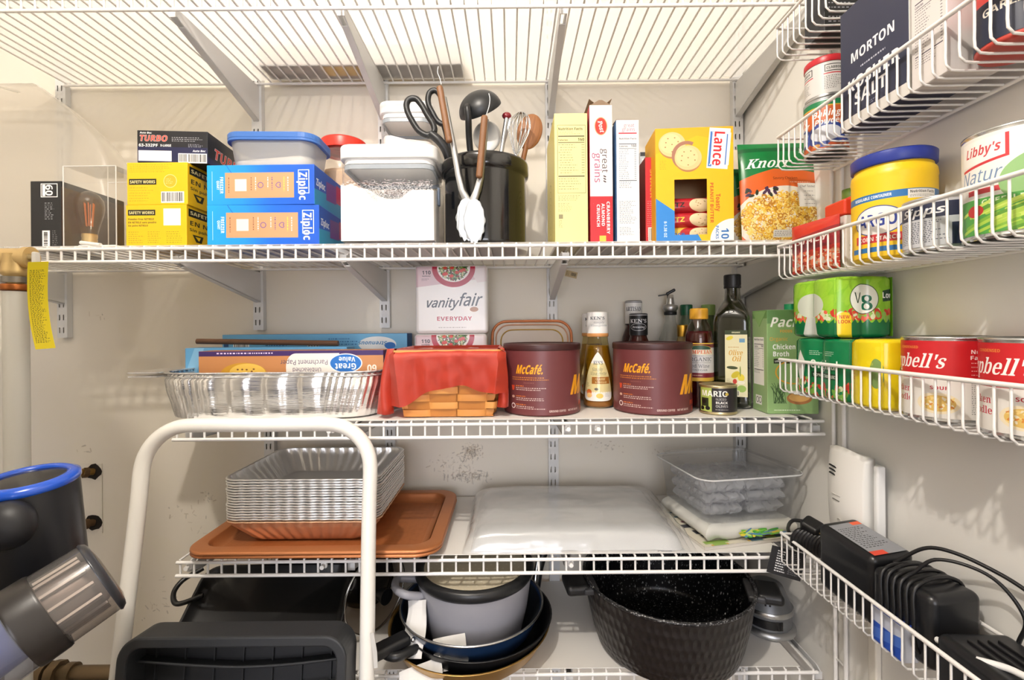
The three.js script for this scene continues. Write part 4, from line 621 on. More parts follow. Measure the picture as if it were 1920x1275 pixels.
{ // coffee canisters
  const r = 0.0770, h = 0.137;
  const t = tx(2048, 560, (x, W, H) => {
    fill(x, '#6b3537'); 
    const M = (cx) => { x.save(); x.translate(cx, 320); say(x, 'Mc', 0, -10, 230, '#f0a51e', { style: 'italic', skew: -0.12, w: 250, line: '#f0a51e', lw: 10 }); say(x, 'Café', 230, -10, 230, '#f0a51e', { style: 'italic', skew: -0.12, w: 300, line: '#f0a51e', lw: 8, align: 'left' }); say(x, 'PREMIUM', 150, 160, 60, '#e2512a', { w: 280 }); say(x, 'ROAST', 150, 220, 60, '#e2512a', { w: 200 }); x.restore(); };
    const B = (cx) => { say(x, 'McCafé.', cx, 165, 106, '#f0a51e', { style: 'italic', skew: -0.1, w: 240, line: '#f0a51e', lw: 3 }); lines(x, cx - 160, 232, 330, 2, 18, '#d98b2c', 7); say(x, '· · · · · · ·', cx, 282, 24, '#c8a08c'); [[306, '#d97a2c'], [396, '#d97a2c'], [470, '#d97a2c']].forEach(([y, c], i) => { lines(x, cx - 120, y, 110, 1, 10, c, 9); lines(x, cx - 120, y + 18, 340 - i * 40, 2, 16, '#d9c8bf', 7); }); poly(x, [[cx - 172, 308], [cx - 136, 308], [cx - 144, 352], [cx - 164, 352]], '#d24a2a'); oval(x, cx - 152, 408, 16, 12, '#c9a08c'); ring(x, cx - 152, 490, 20, 20, '#e6d8d0', 8); say(x, 'GROUND COFFEE', cx + 240, 528, 26, '#d9c8bf', { w: 150 }); say(x, 'NET WT 24.8 OZ', cx + 400, 528, 24, '#d9c8bf', { w: 130 }); };
    B(915); M(1400);
  });
  const wrap = printed(t, 0.38), lidM = phy(0x3f1f1f, 0.4);
  for (const [px, lbl, tw] of [[1016, 'maroon coffee canister beside the red-lined basket', 0.0], [1222, 'maroon coffee canister left of the vinegar bottle', -0.06]]) {
    const p = at(px, 700, 0.947), o = thing('coffee_canister', lbl, 'canister', V(p.x, SC, -0.947), tw - Math.atan2(p.x, 0.947), 'maroon coffee canisters');
    part(o, 'canister_body', lathe([[0, 0.001], [r - 0.003, 0.001], [r - 0.0005, 0.0005], [r, 0.004], [r - 0.0004, h - 0.012], [r - 0.002, h - 0.01], [0, h - 0.01]], 64), std(0x64302f, 0.4));
    part(o, 'paper_label', new THREE.CylinderGeometry(r + 0.0003, r + 0.0003, h - 0.016, 72, 1, true, -Math.PI).translate(0, (h - 0.016) / 2 + 0.003, 0), wrap);
    part(o, 'lid', lathe([[r, h - 0.013], [r + 0.0015, h - 0.012], [r + 0.0018, h - 0.003], [r + 0.0005, h], [r - 0.003, h], [r - 0.004, h - 0.002], [0, h - 0.002]], 64), lidM);
  }
}
// ---- bottles
function bottle(name, label, p, prof, glass, liquid, level, cap, turn = 0, group) {
  const o = thing(name, label, 'bottle', p, turn, group);
  part(o, 'glass_body', lathe(prof, 40), glass);
  if (liquid) { const inner = []; for (const [x, y] of prof) if (y < level) inner.push([Math.max(0, x - 0.0015), y + 0.001]); inner.push([inner[inner.length - 1][0], level], [0, level]); part(o, 'liquid', lathe(inner, 40), liquid); }
  if (cap) part(o, 'cap', cap[0], cap[1]); return o;
}
const band = (r0, r1, y0, y1, t, a0 = -Math.PI, al = Math.PI * 2) => [new THREE.CylinderGeometry(r1, r0, y1 - y0, 48, 1, true, a0, al).translate(0, (y0 + y1) / 2, 0), printed(t, 0.4)];
const glassClear = phy(0xf4f6f4, 0.04, { transmission: 1, thickness: 0, ior: 1.45 });
{ // vinaigrettes
  const prof = [[0, 0.0006], [0.027, 0.0006], [0.031, 0.005], [0.032, 0.02], [0.0315, 0.06], [0.0295, 0.09], [0.025, 0.12], [0.0215, 0.14], [0.0205, 0.155], [0.0205, 0.165]];
  const lab = tx(420, 480, (x) => { x.clearRect(0, 0, 420, 480); x.fillStyle = '#ece8df'; x.beginPath(); x.moveTo(210, 6); x.bezierCurveTo(300, 60, 400, 260, 404, 400); x.bezierCurveTo(404, 470, 380, 474, 210, 474); x.bezierCurveTo(40, 474, 16, 470, 16, 400); x.bezierCurveTo(20, 260, 120, 60, 210, 6); x.fill(); say(x, '✦', 210, 50, 30, '#8a8f98'); say(x, "KEN'S", 214, 110, 50, '#45506a', { font: 'serif', w: 130 }); say(x, 'Simply', 200, 172, 44, '#7a828a', { style: 'italic', weight: '', font: 'serif' }); say(x, 'Vinaigrette', 214, 212, 46, '#7a828a', { style: 'italic', weight: '', font: 'serif', w: 220 }); fill(x, '#a9713a', 130, 244, 240, 66); say(x, 'CLASSIC', 245, 264, 30, '#f4ead9', { font: 'serif' }); say(x, '& VINEGAR', 250, 294, 26, '#f4ead9', { font: 'serif' }); oval(x, 92, 390, 38, 28, '#e07a4a'); oval(x, 96, 420, 38, 24, '#f0c07a'); oval(x, 230, 424, 44, 24, '#e3bf5a'); oval(x, 190, 360, 26, 12, '#6a6a8a'); lines(x, 60, 300, 40, 5, 9, '#6a7058', 4); lines(x, 300, 400, 60, 3, 12, '#8a9098', 4); });
  const neck = tx(512, 200, (x) => { fill(x, '#f0efed'); for (const cx of [0, 256, 512]) { say(x, "KEN'S", cx, 54, 40, '#39404c', { font: 'serif' }); say(x, 'Simply', cx + 10, 98, 26, '#8a9098', { style: 'italic', weight: '', font: 'serif' }); say(x, 'Vinaigrette', cx + 12, 126, 26, '#8a9098', { style: 'italic', weight: '', font: 'serif' }); } });
  const gl = phy(0xf6efcf, 0.05, { transmission: 1, thickness: 0 }), oil = phy(0xb98a18, 0.1, { transmission: 0.65, thickness: 0.03, attenuationColor: new THREE.Color(0xc0901a), attenuationDistance: 0.03 });
  [[1121, 0.985, "clear vinaigrette bottle with white neck between the coffee canisters"], [1110, 1.078, 'second vinaigrette bottle, only its neck visible behind the first']].forEach(([px, d, l], i) => {
    const p = at(px, 690, d), o = bottle('dressing_bottle', l, V(p.x, SC, -d), prof, gl, oil, 0.13, null, -Math.atan2(p.x, d), 'vinaigrette bottles');
    part(o, 'sediment', lathe([[0, 0.002], [0.027, 0.002], [0.0305, 0.006], [0.031, 0.022], [0, 0.024]], 32), std(0x9a6a3a, 0.8));
    part(o, 'front_label', ...((a) => [a[0], std(0xffffff, 0.4, 0, { map: lab, transparent: true, alphaTest: 0.5 })])(band(0.0327, 0.0278, 0.014, 0.118, lab, -1.1, 2.2)));
    const nb = band(0.0223, 0.0223, 0.156, 0.1985, neck); part(o, 'neck_sleeve', nb[0], nb[1]); part(o, 'cap', lathe([[0.0205, 0.155], [0.0222, 0.155], [0.0222, 0.199], [0.020, 0.2005], [0, 0.2005]], 40), std(0xeeeae6, 0.4)); part(o, 'neck_ring', lathe([[0.021, 0.148], [0.0228, 0.149], [0.0228, 0.155], [0.021, 0.156]], 40), std(0xcf9256, 0.4));
  });
}
{ // dark dressings behind the second canister
  const prof = [[0, 0.0006], [0.028, 0.0006], [0.031, 0.005], [0.031, 0.1], [0.027, 0.125], [0.019, 0.145], [0.0175, 0.155]];
  const brown = phy(0x3a1512, 0.15, {});
  const mk = (px, d, h, name, l, bg, fg, words, body) => { const p = at(px, 600, d), k = h / 0.2, o = thing(name, l, 'bottle', V(p.x, SC, -d), -Math.atan2(p.x, d), 'dark dressing bottles'); part(o, 'glass_body', lathe(prof.map(([x, y]) => [x, y * k]), 36), body); const t = tx(512, 220, (x) => { fill(x, bg); for (const cx of [0, 256, 512]) { say(x, words[0], cx, 74, 56, fg, { font: 'serif', w: 170 }); if (words[1]) { ring(x, cx, 140, 76, 38, fg, 4); say(x, words[1], cx, 140, 30, fg, { style: 'italic', font: 'serif', w: 120 }); } } fill(x, fg, 0, 6, 512, 6); }); const b = band(0.0205, 0.0205, 0.152 * k, h - 0.002, t); part(o, 'neck_sleeve', b[0], b[1]); part(o, 'cap', lathe([[0.018, 0.15 * k], [0.0203, 0.15 * k], [0.0203, h - 0.001], [0.018, h], [0, h]], 36), std(bg === '#14151b' ? 0x2a2b30 : 0x35343a, 0.4)); };
  mk(1197, 1.065, 0.199, 'black_neck_bottle', 'dressing bottle with black printed neck behind the coffee canister', '#14151b', '#e9e9ec', ["KEN'S", 'Dressing'], brown);
  mk(1188, 1.132, 0.232, 'white_neck_bottle', 'tall dark dressing bottle with white printed neck at the wall', '#e9e7e4', '#3a3b45', ['ARTISAN', ''], brown);
}
{ // oil dispenser with pourer
  const p = at(1257, 600, 1.118), o = thing('oil_dispenser', 'clear oil bottle with steel flip pourer', 'bottle', V(p.x, SC, -1.118), -0.3);
  part(o, 'glass_body', lathe([[0, 0.0006], [0.026, 0.0006], [0.0285, 0.004], [0.0285, 0.12], [0.026, 0.14], [0.018, 0.165], [0.0125, 0.18], [0.0115, 0.20], [0.0115, 0.205]], 36), phy(0xeef0ee, 0.08, { transmission: 0.85, thickness: 0 }));
  part(o, 'print', ...((a) => [a[0], a[1]])(band(0.0289, 0.0289, 0.10, 0.135, tx(512, 128, (x) => { fill(x, '#d9dad6'); for (let i = 0; i < 6; i++) { oval(x, 60 + i * 84, 40, 22, 10, '#7a3a2e', 0.5); oval(x, 90 + i * 84, 60, 26, 8, '#6b7a3a', -0.4); } say(x, 'OIL', 256, 100, 40, '#22242a'); }))));
  part(o, 'collar', lathe([[0, 0.2], [0.0145, 0.2], [0.0145, 0.208], [0.0175, 0.21], [0.0175, 0.219], [0.013, 0.221], [0.010, 0.222]], 36), brushed); part(o, 'gasket', lathe([[0.0117, 0.196], [0.0148, 0.197], [0.0148, 0.204], [0.0117, 0.205]], 32), blackNylon);
  part(o, 'spout', lathe([[0.010, 0.221], [0.0085, 0.235], [0.0075, 0.245], [0, 0.246]], 28), steel);
  const fl = part(o, 'flip_lid', rbox(0.024, 0.007, 0.012, 0.003, 2), blackNylon, [0.001, 0.252, 0], [0, 0, 0.5]); part(fl, 'lever', rbox(0.02, 0.003, 0.007, 0.001, 2), blackNylon, [-0.02, 0.003, 0], [0, 0, -0.35]);
}
{ // three small bottles at the back
  const mk = (px, py, d, r, h, capC, capH, body, name, l) => { const p = at(px, py, d), o = thing(name, l, 'bottle', V(p.x, SC, -d)); part(o, 'glass_body', lathe([[0, 0.0006], [r * 0.9, 0.0006], [r, 0.004], [r, h * 0.62], [r * 0.85, h * 0.75], [r * 0.55, h * 0.86], [r * 0.55, h - capH * 0.6]], 32), body); part(o, 'cap', lathe([[r * 0.62, h - capH], [r * 0.64, h - capH * 0.4], [r * 0.64, h - 0.002], [r * 0.58, h], [0, h]], 28), capC); return o; };
  mk(1280, 630, 1.04, 0.0185, 0.172, gold, 0.026, phy(0xc9b070, 0.1, { transmission: 0.7, thickness: 0 }), 'gold_cap_bottle', 'small bottle with ribbed gold cap left of red vinegar bottle');
  mk(1287, 590, 1.137, 0.0225, 0.222, phy(0x0f5a3a, 0.35), 0.026, phy(0x9fb49a, 0.15, { transmission: 0.7, thickness: 0 }), 'green_cap_bottle', 'bottle with dark green cap at the wall behind vinegar');
  mk(1328, 590, 1.125, 0.025, 0.221, phy(0x8fb062, 0.4), 0.026, phy(0x5f7a45, 0.2, { transmission: 0.5, thickness: 0 }), 'pale_cap_bottle', 'bottle with pale green cap left of the olive oil');
}
{ // red wine vinegar
  const p = at(1311, 690, 0.968), prof = [[0, 0.0006], [0.025, 0.0006], [0.028, 0.004], [0.028, 0.02], [0.0272, 0.022], [0.028, 0.024], [0.028, 0.125], [0.0265, 0.13], [0.028, 0.135], [0.027, 0.15], [0.022, 0.168], [0.0165, 0.178], [0.0155, 0.186]];
  const o = bottle('vinegar_bottle', 'red wine vinegar bottle with yellow cap', V(p.x, SC, -0.968), prof, phy(0xe9d9d2, 0.05, { transmission: 1, thickness: 0 }), phy(0x4a0d12, 0.08, { transmission: 0.25, thickness: 0.03, attenuationColor: new THREE.Color(0x5c0e14), attenuationDistance: 0.02 }), 0.158, [lathe([[0.0165, 0.183], [0.0182, 0.184], [0.0182, 0.203], [0.0165, 0.2055], [0, 0.2055]], 36), phy(0xe0a52e, 0.4)], -Math.atan2(p.x, 0.968));
  const t = tx(1024, 640, (x) => { fill(x, '#c9c7c8'); fill(x, '#c9a23a', 0, 0, 1024, 40); fill(x, '#5a1420', 0, 20, 1024, 60); for (const cx of [512]) { oval(x, cx, 96, 150, 60, '#c9a23a'); oval(x, cx, 94, 140, 52, '#2c4a3a'); fill(x, '#d9d4c2', 280, 110, 460, 90); say(x, 'POMPEIAN', cx, 150, 86, '#c8401f', { font: 'serif', w: 330, line: '#f2e6c2', lw: 6 }); lines(x, 390, 212, 250, 1, 10, '#555', 8); say(x, 'ORGANIC', cx, 274, 84, '#2e3440', { font: 'serif', weight: '', w: 320 }); fill(x, '#777', 360, 326, 300, 5); say(x, 'Red Wine', cx, 386, 76, '#3d4350', { font: 'serif', weight: '', w: 250 }); say(x, 'VINEGAR', cx, 452, 44, '#3d4350', { font: 'serif', weight: '', w: 190 }); } fill(x, '#6d1424', 0, 500, 1024, 80); lines(x, 420, 536, 200, 1, 10, '#e9d9b0', 10); fill(x, '#c9a23a', 0, 580, 1024, 60); });
  const b = band(0.0284, 0.0284, 0.056, 0.134, t); part(o, 'paper_label', b[0], b[1]);
}
{ // olive oil: square shouldered bottle
  const p = at(1374, 650, 0.975), o = thing('olive_oil_bottle', 'tall dark green olive oil bottle with black cap', 'bottle', V(p.x, SC, -0.975), -0.52);
  const sq = (r, e, y, n = 48) => Array.from({ length: n }, (_, i) => { const t = i / n * Math.PI * 2, c = Math.cos(t), s = Math.sin(t); return V(r * Math.sign(c) * Math.pow(Math.abs(c), e), y, r * Math.sign(s) * Math.pow(Math.abs(s), e)); });
  part(o, 'glass_body', skin([sq(0.03, 0.4, 0.0006), sq(0.0345, 0.35, 0.003), sq(0.0355, 0.32, 0.01), sq(0.0355, 0.32, 0.175), sq(0.0345, 0.4, 0.188), sq(0.029, 0.7, 0.203), sq(0.0215, 1, 0.214), sq(0.0165, 1, 0.224), sq(0.015, 1, 0.24), sq(0.0145, 1, 0.262)], true, [true, false]), phy(0x171b0b, 0.06, { transmission: 0.25, thickness: 0.02, attenuationColor: new THREE.Color(0x2c3412), attenuationDistance: 0.02, clearcoat: 0.5 }));
  part(o, 'cap', lathe([[0.0148, 0.247], [0.0168, 0.248], [0.0168, 0.252], [0.0158, 0.253], [0.0168, 0.2545], [0.0168, 0.274], [0.0155, 0.276], [0, 0.276]], 40), phy(0x15161a, 0.4));
  const t = tx(280, 760, (x) => { fill(x, '#ded7b0'); fill(x, '#2c3a1c', 0, 0, 280, 50); say(x, 'ORGANIC', 140, 26, 24, '#e9e4c0'); oval(x, 60, 90, 46, 22, '#d8c73a', -0.3); fill(x, '#6d98b8', 180, 96, 70, 44); lines(x, 40, 190, 140, 1, 10, '#b8863a', 9); say(x, 'Olive', 130, 258, 78, '#c9952e', { style: 'italic', font: 'serif', w: 180 }); say(x, 'Oil', 140, 328, 78, '#c9952e', { style: 'italic', font: 'serif' }); oval(x, 90, 430, 70, 18, '#3a4420', 0.05); oval(x, 130, 510, 58, 34, '#c9b72a', -0.5); oval(x, 200, 540, 44, 40, '#ddc93a', 0.6); oval(x, 190, 470, 8, 60, '#7a8a3a'); oval(x, 122, 586, 26, 28, '#c0392b'); oval(x, 200, 596, 46, 20, '#eae4d0'); lines(x, 20, 560, 60, 8, 16, '#8a8468', 5); oval(x, 206, 668, 56, 40, '#9ab85a'); bars(x, 40, 690, 140, 66, '#e9e4cc'); });
  part(o, 'paper_label', new THREE.PlaneGeometry(0.041, 0.135).translate(0.0085, 0.092, 0.0362), printed(t, 0.45));
}
{ // olive can
  const p = at(1346, 750, 0.902), t = tx(1024, 256, (x) => { fill(x, '#272326'); fill(x, '#a9b95a', 330, 0, 130, 256); fill(x, '#2a3018', 350, 110, 80, 90); oval(x, 380, 150, 26, 24, '#111'); oval(x, 420, 220, 24, 22, '#111'); oval(x, 360, 224, 24, 22, '#111'); say(x, 'MARIO', 352, 60, 84, '#f4f2ec', { align: 'left', w: 250 }); oval(x, 590, 62, 16, 16, '#c9b04a'); say(x, 'SLICED', 492, 118, 30, '#c8c6c0', { align: 'left', weight: '' }); say(x, 'BLACK', 492, 154, 34, '#f4f2ec', { align: 'left' }); say(x, 'OLIVES', 492, 192, 34, '#e4e2dc', { align: 'left', weight: '' }); lines(x, 492, 226, 150, 1, 10, '#c8c6c0', 6); });
  can('olive_can', 'low black olive can standing in front of the olive oil', 'can', 0.0335, 0.056, V(p.x, SC, -0.902), -0.42, t, std(0xcdbf95, 0.3, 0.9));
}
{ // broth carton
  const a = at(1440, 680, 0.877), w = 0.094, dp = 0.06;
  const t = tx(480, 1000, (x) => { fill(x, '#86a86c'); fill(x, '#5f8550', 0, 0, 480, 130); say(x, 'Pacific', 20, 118, 130, '#f2f2ea', { align: 'left', style: 'italic', skew: -0.05, w: 400 }); say(x, 'FOODS', 180, 206, 36, '#e0a03a'); say(x, 'Organic', 110, 280, 50, '#e0a03a', { weight: '' }); say(x, 'Chicken', 160, 356, 66, '#fff', { w: 220 }); say(x, 'Broth', 130, 424, 66, '#fff', { w: 160 }); fill(x, '#1f2a1a', 60, 470, 170, 46); say(x, 'LOW SODIUM', 145, 494, 24, '#fff', { w: 150 }); ring(x, 250, 600, 170, 110, '#d99a2a', 12); for (let i = 0; i < 26; i++) { x.strokeStyle = '#2c4a22'; x.lineWidth = 4; x.beginPath(); x.moveTo(60 + rnd() * 120, 900); x.lineTo(30 + rnd() * 160, 700 + rnd() * 60); x.stroke(); } oval(x, 300, 850, 120, 60, '#a9703f'); oval(x, 300, 840, 100, 44, '#d9a860'); lines(x, 60, 960, 260, 1, 10, '#dfe9d4', 9); });
  const s = tx(240, 760, (x) => { fill(x, '#93b07a'); fill(x, '#688f4f', 0, 0, 240, 60); say(x, 'P', 90, 50, 60, '#e9f0e0', { style: 'italic' }); fill(x, '#f0efe8', 20, 200, 170, 360); facts(x, 28, 206, 154, 300, '#333'); fill(x, '#f0efe8', 50, 640, 100, 70); ring(x, 80, 674, 20, 20, '#333', 5); ring(x, 124, 674, 20, 20, '#333', 5); });
  const o = carton('broth_carton', 'green broth carton in the corner behind juice packs', 'carton', w, 0.198, dp, V(a.x + w / 2, SC, -0.877), -0.06, { side: 0x86a86c, front: t, left: s });
  part(o, 'screw_cap', cyl(0.0105, 0.0105, 0.012, 24, 0.012, 0.198, -0.03), phy(0x168a5a, 0.4));
  part(o, 'folded_ear', extr([[-0.028, 0], [0.028, 0], [0, -0.03]], 0.0008).rotateY(-Math.PI / 2).translate(-w / 2 - 0.0002, 0.196, -0.03), std(0x86ad6a, 0.5));
}
// ---------------------------------------------------------------- baking sheet shelf
{
  const copperTex = tx(512, 512, (x, w, h) => { fill(x, '#ad6a3c'); for (let j = 0; j < 64; j++) for (let i = 0; i < 64; i++) { x.globalAlpha = 0.16; oval(x, i * 8 + (j % 2) * 4, j * 8, 3, 2, (i + j) % 2 ? '#c97a40' : '#9a4f22'); } x.globalAlpha = 0.05; for (let i = 0; i < 500; i++) oval(x, rnd() * 512, rnd() * 512, 10 + rnd() * 30, 4 + rnd() * 10, rnd() < 0.5 ? '#7a3a18' : '#d08a50', rnd() * 3); x.globalAlpha = 1; });
  const copper = std(0xb87548, 0.4, 0.45), copperIn = std(0xffffff, 0.45, 0.35, { map: copperTex });
  const w = 0.462, dp = 0.312, h = 0.019, rg = (a, b, r, y) => rrect(a, b, r, 10).map(([i, j]) => V(i, y, -j));
  const body = skin([rg(w - 0.09, dp - 0.09, 0.02, 0.002), rg(w - 0.062, dp - 0.062, 0.022, 0.002), rg(w - 0.05, dp - 0.05, 0.03, h - 0.002), rg(w - 0.046, dp - 0.046, 0.032, h), rg(w - 0.006, dp - 0.006, 0.042, h), rg(w, dp, 0.045, h - 0.002), rg(w + 0.001, dp + 0.001, 0.045, h - 0.0055), rg(w - 0.004, dp - 0.004, 0.043, h - 0.006)]);
  const well = new THREE.PlaneGeometry(w - 0.088, dp - 0.088).rotateX(-Math.PI / 2).translate(0, 0.0022, 0);
  const under = skin([rg(w - 0.1, dp - 0.1, 0.02, 0.0006), rg(w - 0.066, dp - 0.066, 0.02, 0.0006), rg(w - 0.054, dp - 0.054, 0.03, h - 0.004)], true, [true, false]);
  for (let i = 0; i < 2; i++) { const o = thing('baking_sheet', ['lower of two copper baking sheets, only its front rim showing', 'copper baking sheet under the stacked foil pans'][i], 'baking sheet', V(-0.361, SD + i * 0.0062, -0.974), i ? 0.006 : -0.004, 'copper baking sheets'); part(o, 'rim', body, copper); part(o, 'textured_well', well, copperIn); part(o, 'underside', under, copper); }
  // copper-coloured foil pan and the stack of silver ones
  const y0 = SD + 0.0062 + 0.0028, pw = 0.296, pd = 0.236, pc = V(-0.399, y0, -0.985);
  const [cg, cr] = foilPanGeo(pw, pd, 0.049, 0.74, 0.03, 44, 0.0018, 0.004, 7, 0.5);
  const cf = std(0xd2a785, 0.34, 0.6, { bumpMap: crinkle, bumpScale: 0.0006 });
  const cp = thing('copper_foil_pan', 'copper-coloured foil pan at the bottom of the pan stack', 'foil pan', pc); part(cp, 'pan', cg, cf); part(cp, 'rolled_rim', cr, cf);
  const [sg, sr] = foilPanGeo(pw, pd, 0.049, 0.74, 0.03, 44, 0.0016, 0.004, 9, 0.6);
  const N = 16; const ord = ['lowest', 'second lowest', 'third from below', 'fourth from below', 'fifth from below', 'sixth from below', 'seventh from below', 'eighth from below', 'eighth from the top', 'seventh from the top', 'sixth from the top', 'fifth from the top', 'fourth from the top', 'third from the top', 'second from the top', 'topmost open'];
  for (let i = 0; i < N; i++) { const o = thing('foil_pan', 'silver foil pan, ' + ord[i] + ' in the stack on copper sheet', 'foil pan', V(pc.x + rr(-0.0012, 0.0012), y0 + 0.005 * (i + 1), pc.z + rr(-0.001, 0.001)), rr(-0.006, 0.006), 'stacked silver foil pans'); part(o, 'pan', sg, foil); part(o, 'rolled_rim', sr, foil); }
}
{ // clear plastic sleeves
  const o = thing('plastic_sleeves', 'thick pile of clear plastic sleeves lying flat on shelf', 'plastic sleeves', V(0.122, SD, -0.995));
  const sheet = (w, d, t0, wob, sd) => { const n = 44, m = 30, top = new THREE.PlaneGeometry(w, d, n, m).rotateX(-Math.PI / 2), p = top.attributes.position; for (let i = 0; i < p.count; i++) { const u = p.getX(i) / w * 2, v = p.getZ(i) / d * 2; const f = Math.pow(Math.max(0, 1 - Math.pow(Math.abs(u), 10)), 0.5) * Math.pow(Math.max(0, 1 - Math.pow(Math.abs(v), v > 0 ? 9 : 14)), 0.45); p.setY(i, 0.0006 + t0 * f + wob * f * noise.noise(u * 2.5 + sd, v * 2.5, sd) + wob * 0.3 * noise.noise(u * 9, v * 6, sd)); p.setX(i, p.getX(i) + 0.004 * noise.noise(v * 4, sd, 1)); p.setZ(i, p.getZ(i) + 0.004 * noise.noise(u * 4, sd, 6)); } top.computeVertexNormals(); return top; };
  const milk = phy(0xd6d8d8, 0.2, { transmission: 0.2, thickness: 0, clearcoat: 0.6, clearcoatRoughness: 0.15 });
  part(o, 'sleeve_pile', merge([sheet(0.40, 0.262, 0.036, 0.004, 2), new THREE.PlaneGeometry(0.40, 0.262).rotateX(-Math.PI / 2).translate(0, 0.0005, 0)]), milk);
  for (let i = 0; i < 3; i++) part(o, 'loose_sleeve', sheet(0.438 - i * 0.012, 0.28 - i * 0.006, 0.0375 + i * 0.0012, 0.005, 5 + i), phy(0xffffff, 0.12, { transmission: 0.93, thickness: 0 }), [0.004 - i * 0.006, 0, 0.002 * i], [0, 0.01 * i - 0.01, 0]);
}
{ // clear clamshell box on a folded magazine and a napkin pack
  const base = V(0.448, SD, -0.972), turn = 0.16;
  const mg = thing('magazine', 'colourful magazine lying at the bottom of the pile under clear box', 'magazine', base.clone().add(V(-0.012, 0, 0.004)), turn + 0.05);
  part(mg, 'pages', box(0.195, 0.006, 0.175, 0, 0.003, 0), std(0xcfc9bf, 0.7)); part(mg, 'cover', box(0.197, 0.0008, 0.177, 0, 0.0066, 0), printed(tx(256, 256, (x) => { fill(x, '#d8d2c0'); for (let i = 0; i < 60; i++) fill(x, ['#7a4a5a', '#4a6a7a', '#c9a24a', '#8fae55', '#3a3a44'][i % 5], rnd() * 256, rnd() * 256, 20 + rnd() * 50, 8 + rnd() * 20); }), 0.4));
  const crumple = (w, h, d, amp, k, fq) => { const g = new THREE.BoxGeometry(w, h, d, 22, 7, 24), p = g.attributes.position; for (let i = 0; i < p.count; i++) { const X = p.getX(i), Y = p.getY(i), Z = p.getZ(i), r = 1 - 0.12 * Math.pow(Math.abs(Y) / (h / 2), 2); p.setXYZ(i, X * r + amp * noise.noise(Y * fq + k, Z * fq, X * fq), Y + amp * noise.noise(X * fq, Z * fq + k, 3), Z * r + amp * noise.noise(X * fq, Y * fq, k + 7)); } const q = mergeVertices(g.deleteAttribute('normal') || g, 1e-5); q.computeVertexNormals(); return q; };
  const leafT = tx(256, 128, (x) => { x.clearRect(0, 0, 256, 128); for (let i = 0; i < 60; i++) oval(x, 60 + rnd() * 150, 40 + rnd() * 70, 12 + rnd() * 22, 5 + rnd() * 9, ['#4fa53a', '#7cc04a', '#e3d24a', '#b9d98a', '#5b8ab0'][i % 5], rnd() * 3); });
  const bagM = phy(0xe9e8e0, 0.2, { transmission: 0.25, thickness: 0 }), np = thing('napkin_bag', 'clear bag with green leaf print under the clear box', 'plastic bag', base.clone().setY(SD + 0.0075), turn);
  part(np, 'bag', crumple(0.196, 0.030, 0.172, 0.003, 2, 40).translate(0, 0.0172, 0), bagM); part(np, 'leaf_print', new THREE.PlaneGeometry(0.14, 0.022, 10, 2).translate(0.01, 0.017, 0.0895), phy(0xffffff, 0.2, { map: leafT, transparent: true, alphaTest: 0.5 }));
  const o = thing('clear_clamshell', 'clear plastic lidded box packed with wrapped cutlery', 'container', base.clone().setY(SD + 0.042), turn);
  const rg = (a, b, r, y) => rrect(a, b, r, 8).map(([i, j]) => V(i, y, -j)), pl = phy(0xf4f5f6, 0.07, { transmission: 0.96, thickness: 0, ior: 1.45 });
  part(o, 'tub', skin([rg(0.186, 0.166, 0.02, 0.001), rg(0.19, 0.17, 0.022, 0.004), rg(0.207, 0.184, 0.024, 0.085)], true, [true, false]), pl);
  part(o, 'lid', skin([rg(0.214, 0.19, 0.026, 0.082), rg(0.226, 0.2, 0.028, 0.085), rg(0.226, 0.2, 0.028, 0.088), rg(0.205, 0.18, 0.025, 0.090), rg(0.196, 0.172, 0.022, 0.098)], true, [false, true]), pl);
  part(o, 'lid_rib', tube(rrect(0.224, 0.198, 0.028, 8).map(([a, b]) => V(a, 0.0875, b)), 0.0016, 120, 6, true, 0.1), phy(0xffffff, 0.15, { transmission: 0.5, thickness: 0 }));
  const wrapM = phy(0xf0f1f4, 0.1, { transmission: 0.72, thickness: 0, clearcoat: 1 });
  const lv = ['bottom', 'middle', 'top'];
  for (let k = 0; k < 6; k++) { const sx = k % 2 ? 1 : -1, l = Math.floor(k / 2); solo('cutlery_packet', crumple(0.078 + 0.004 * l, 0.020, 0.128 + 0.004 * l, 0.0045, k * 3.7, 105), wrapM, `clear-wrapped plastic cutlery packet, ${lv[l]} ${sx > 0 ? 'right' : 'left'} inside clear box`, 'cutlery packet', V(base.x + Math.cos(turn) * sx * 0.044, SD + 0.0585 + l * 0.0225, base.z - Math.sin(turn) * sx * 0.044), turn, 'cutlery packets in the clear box'); }
}
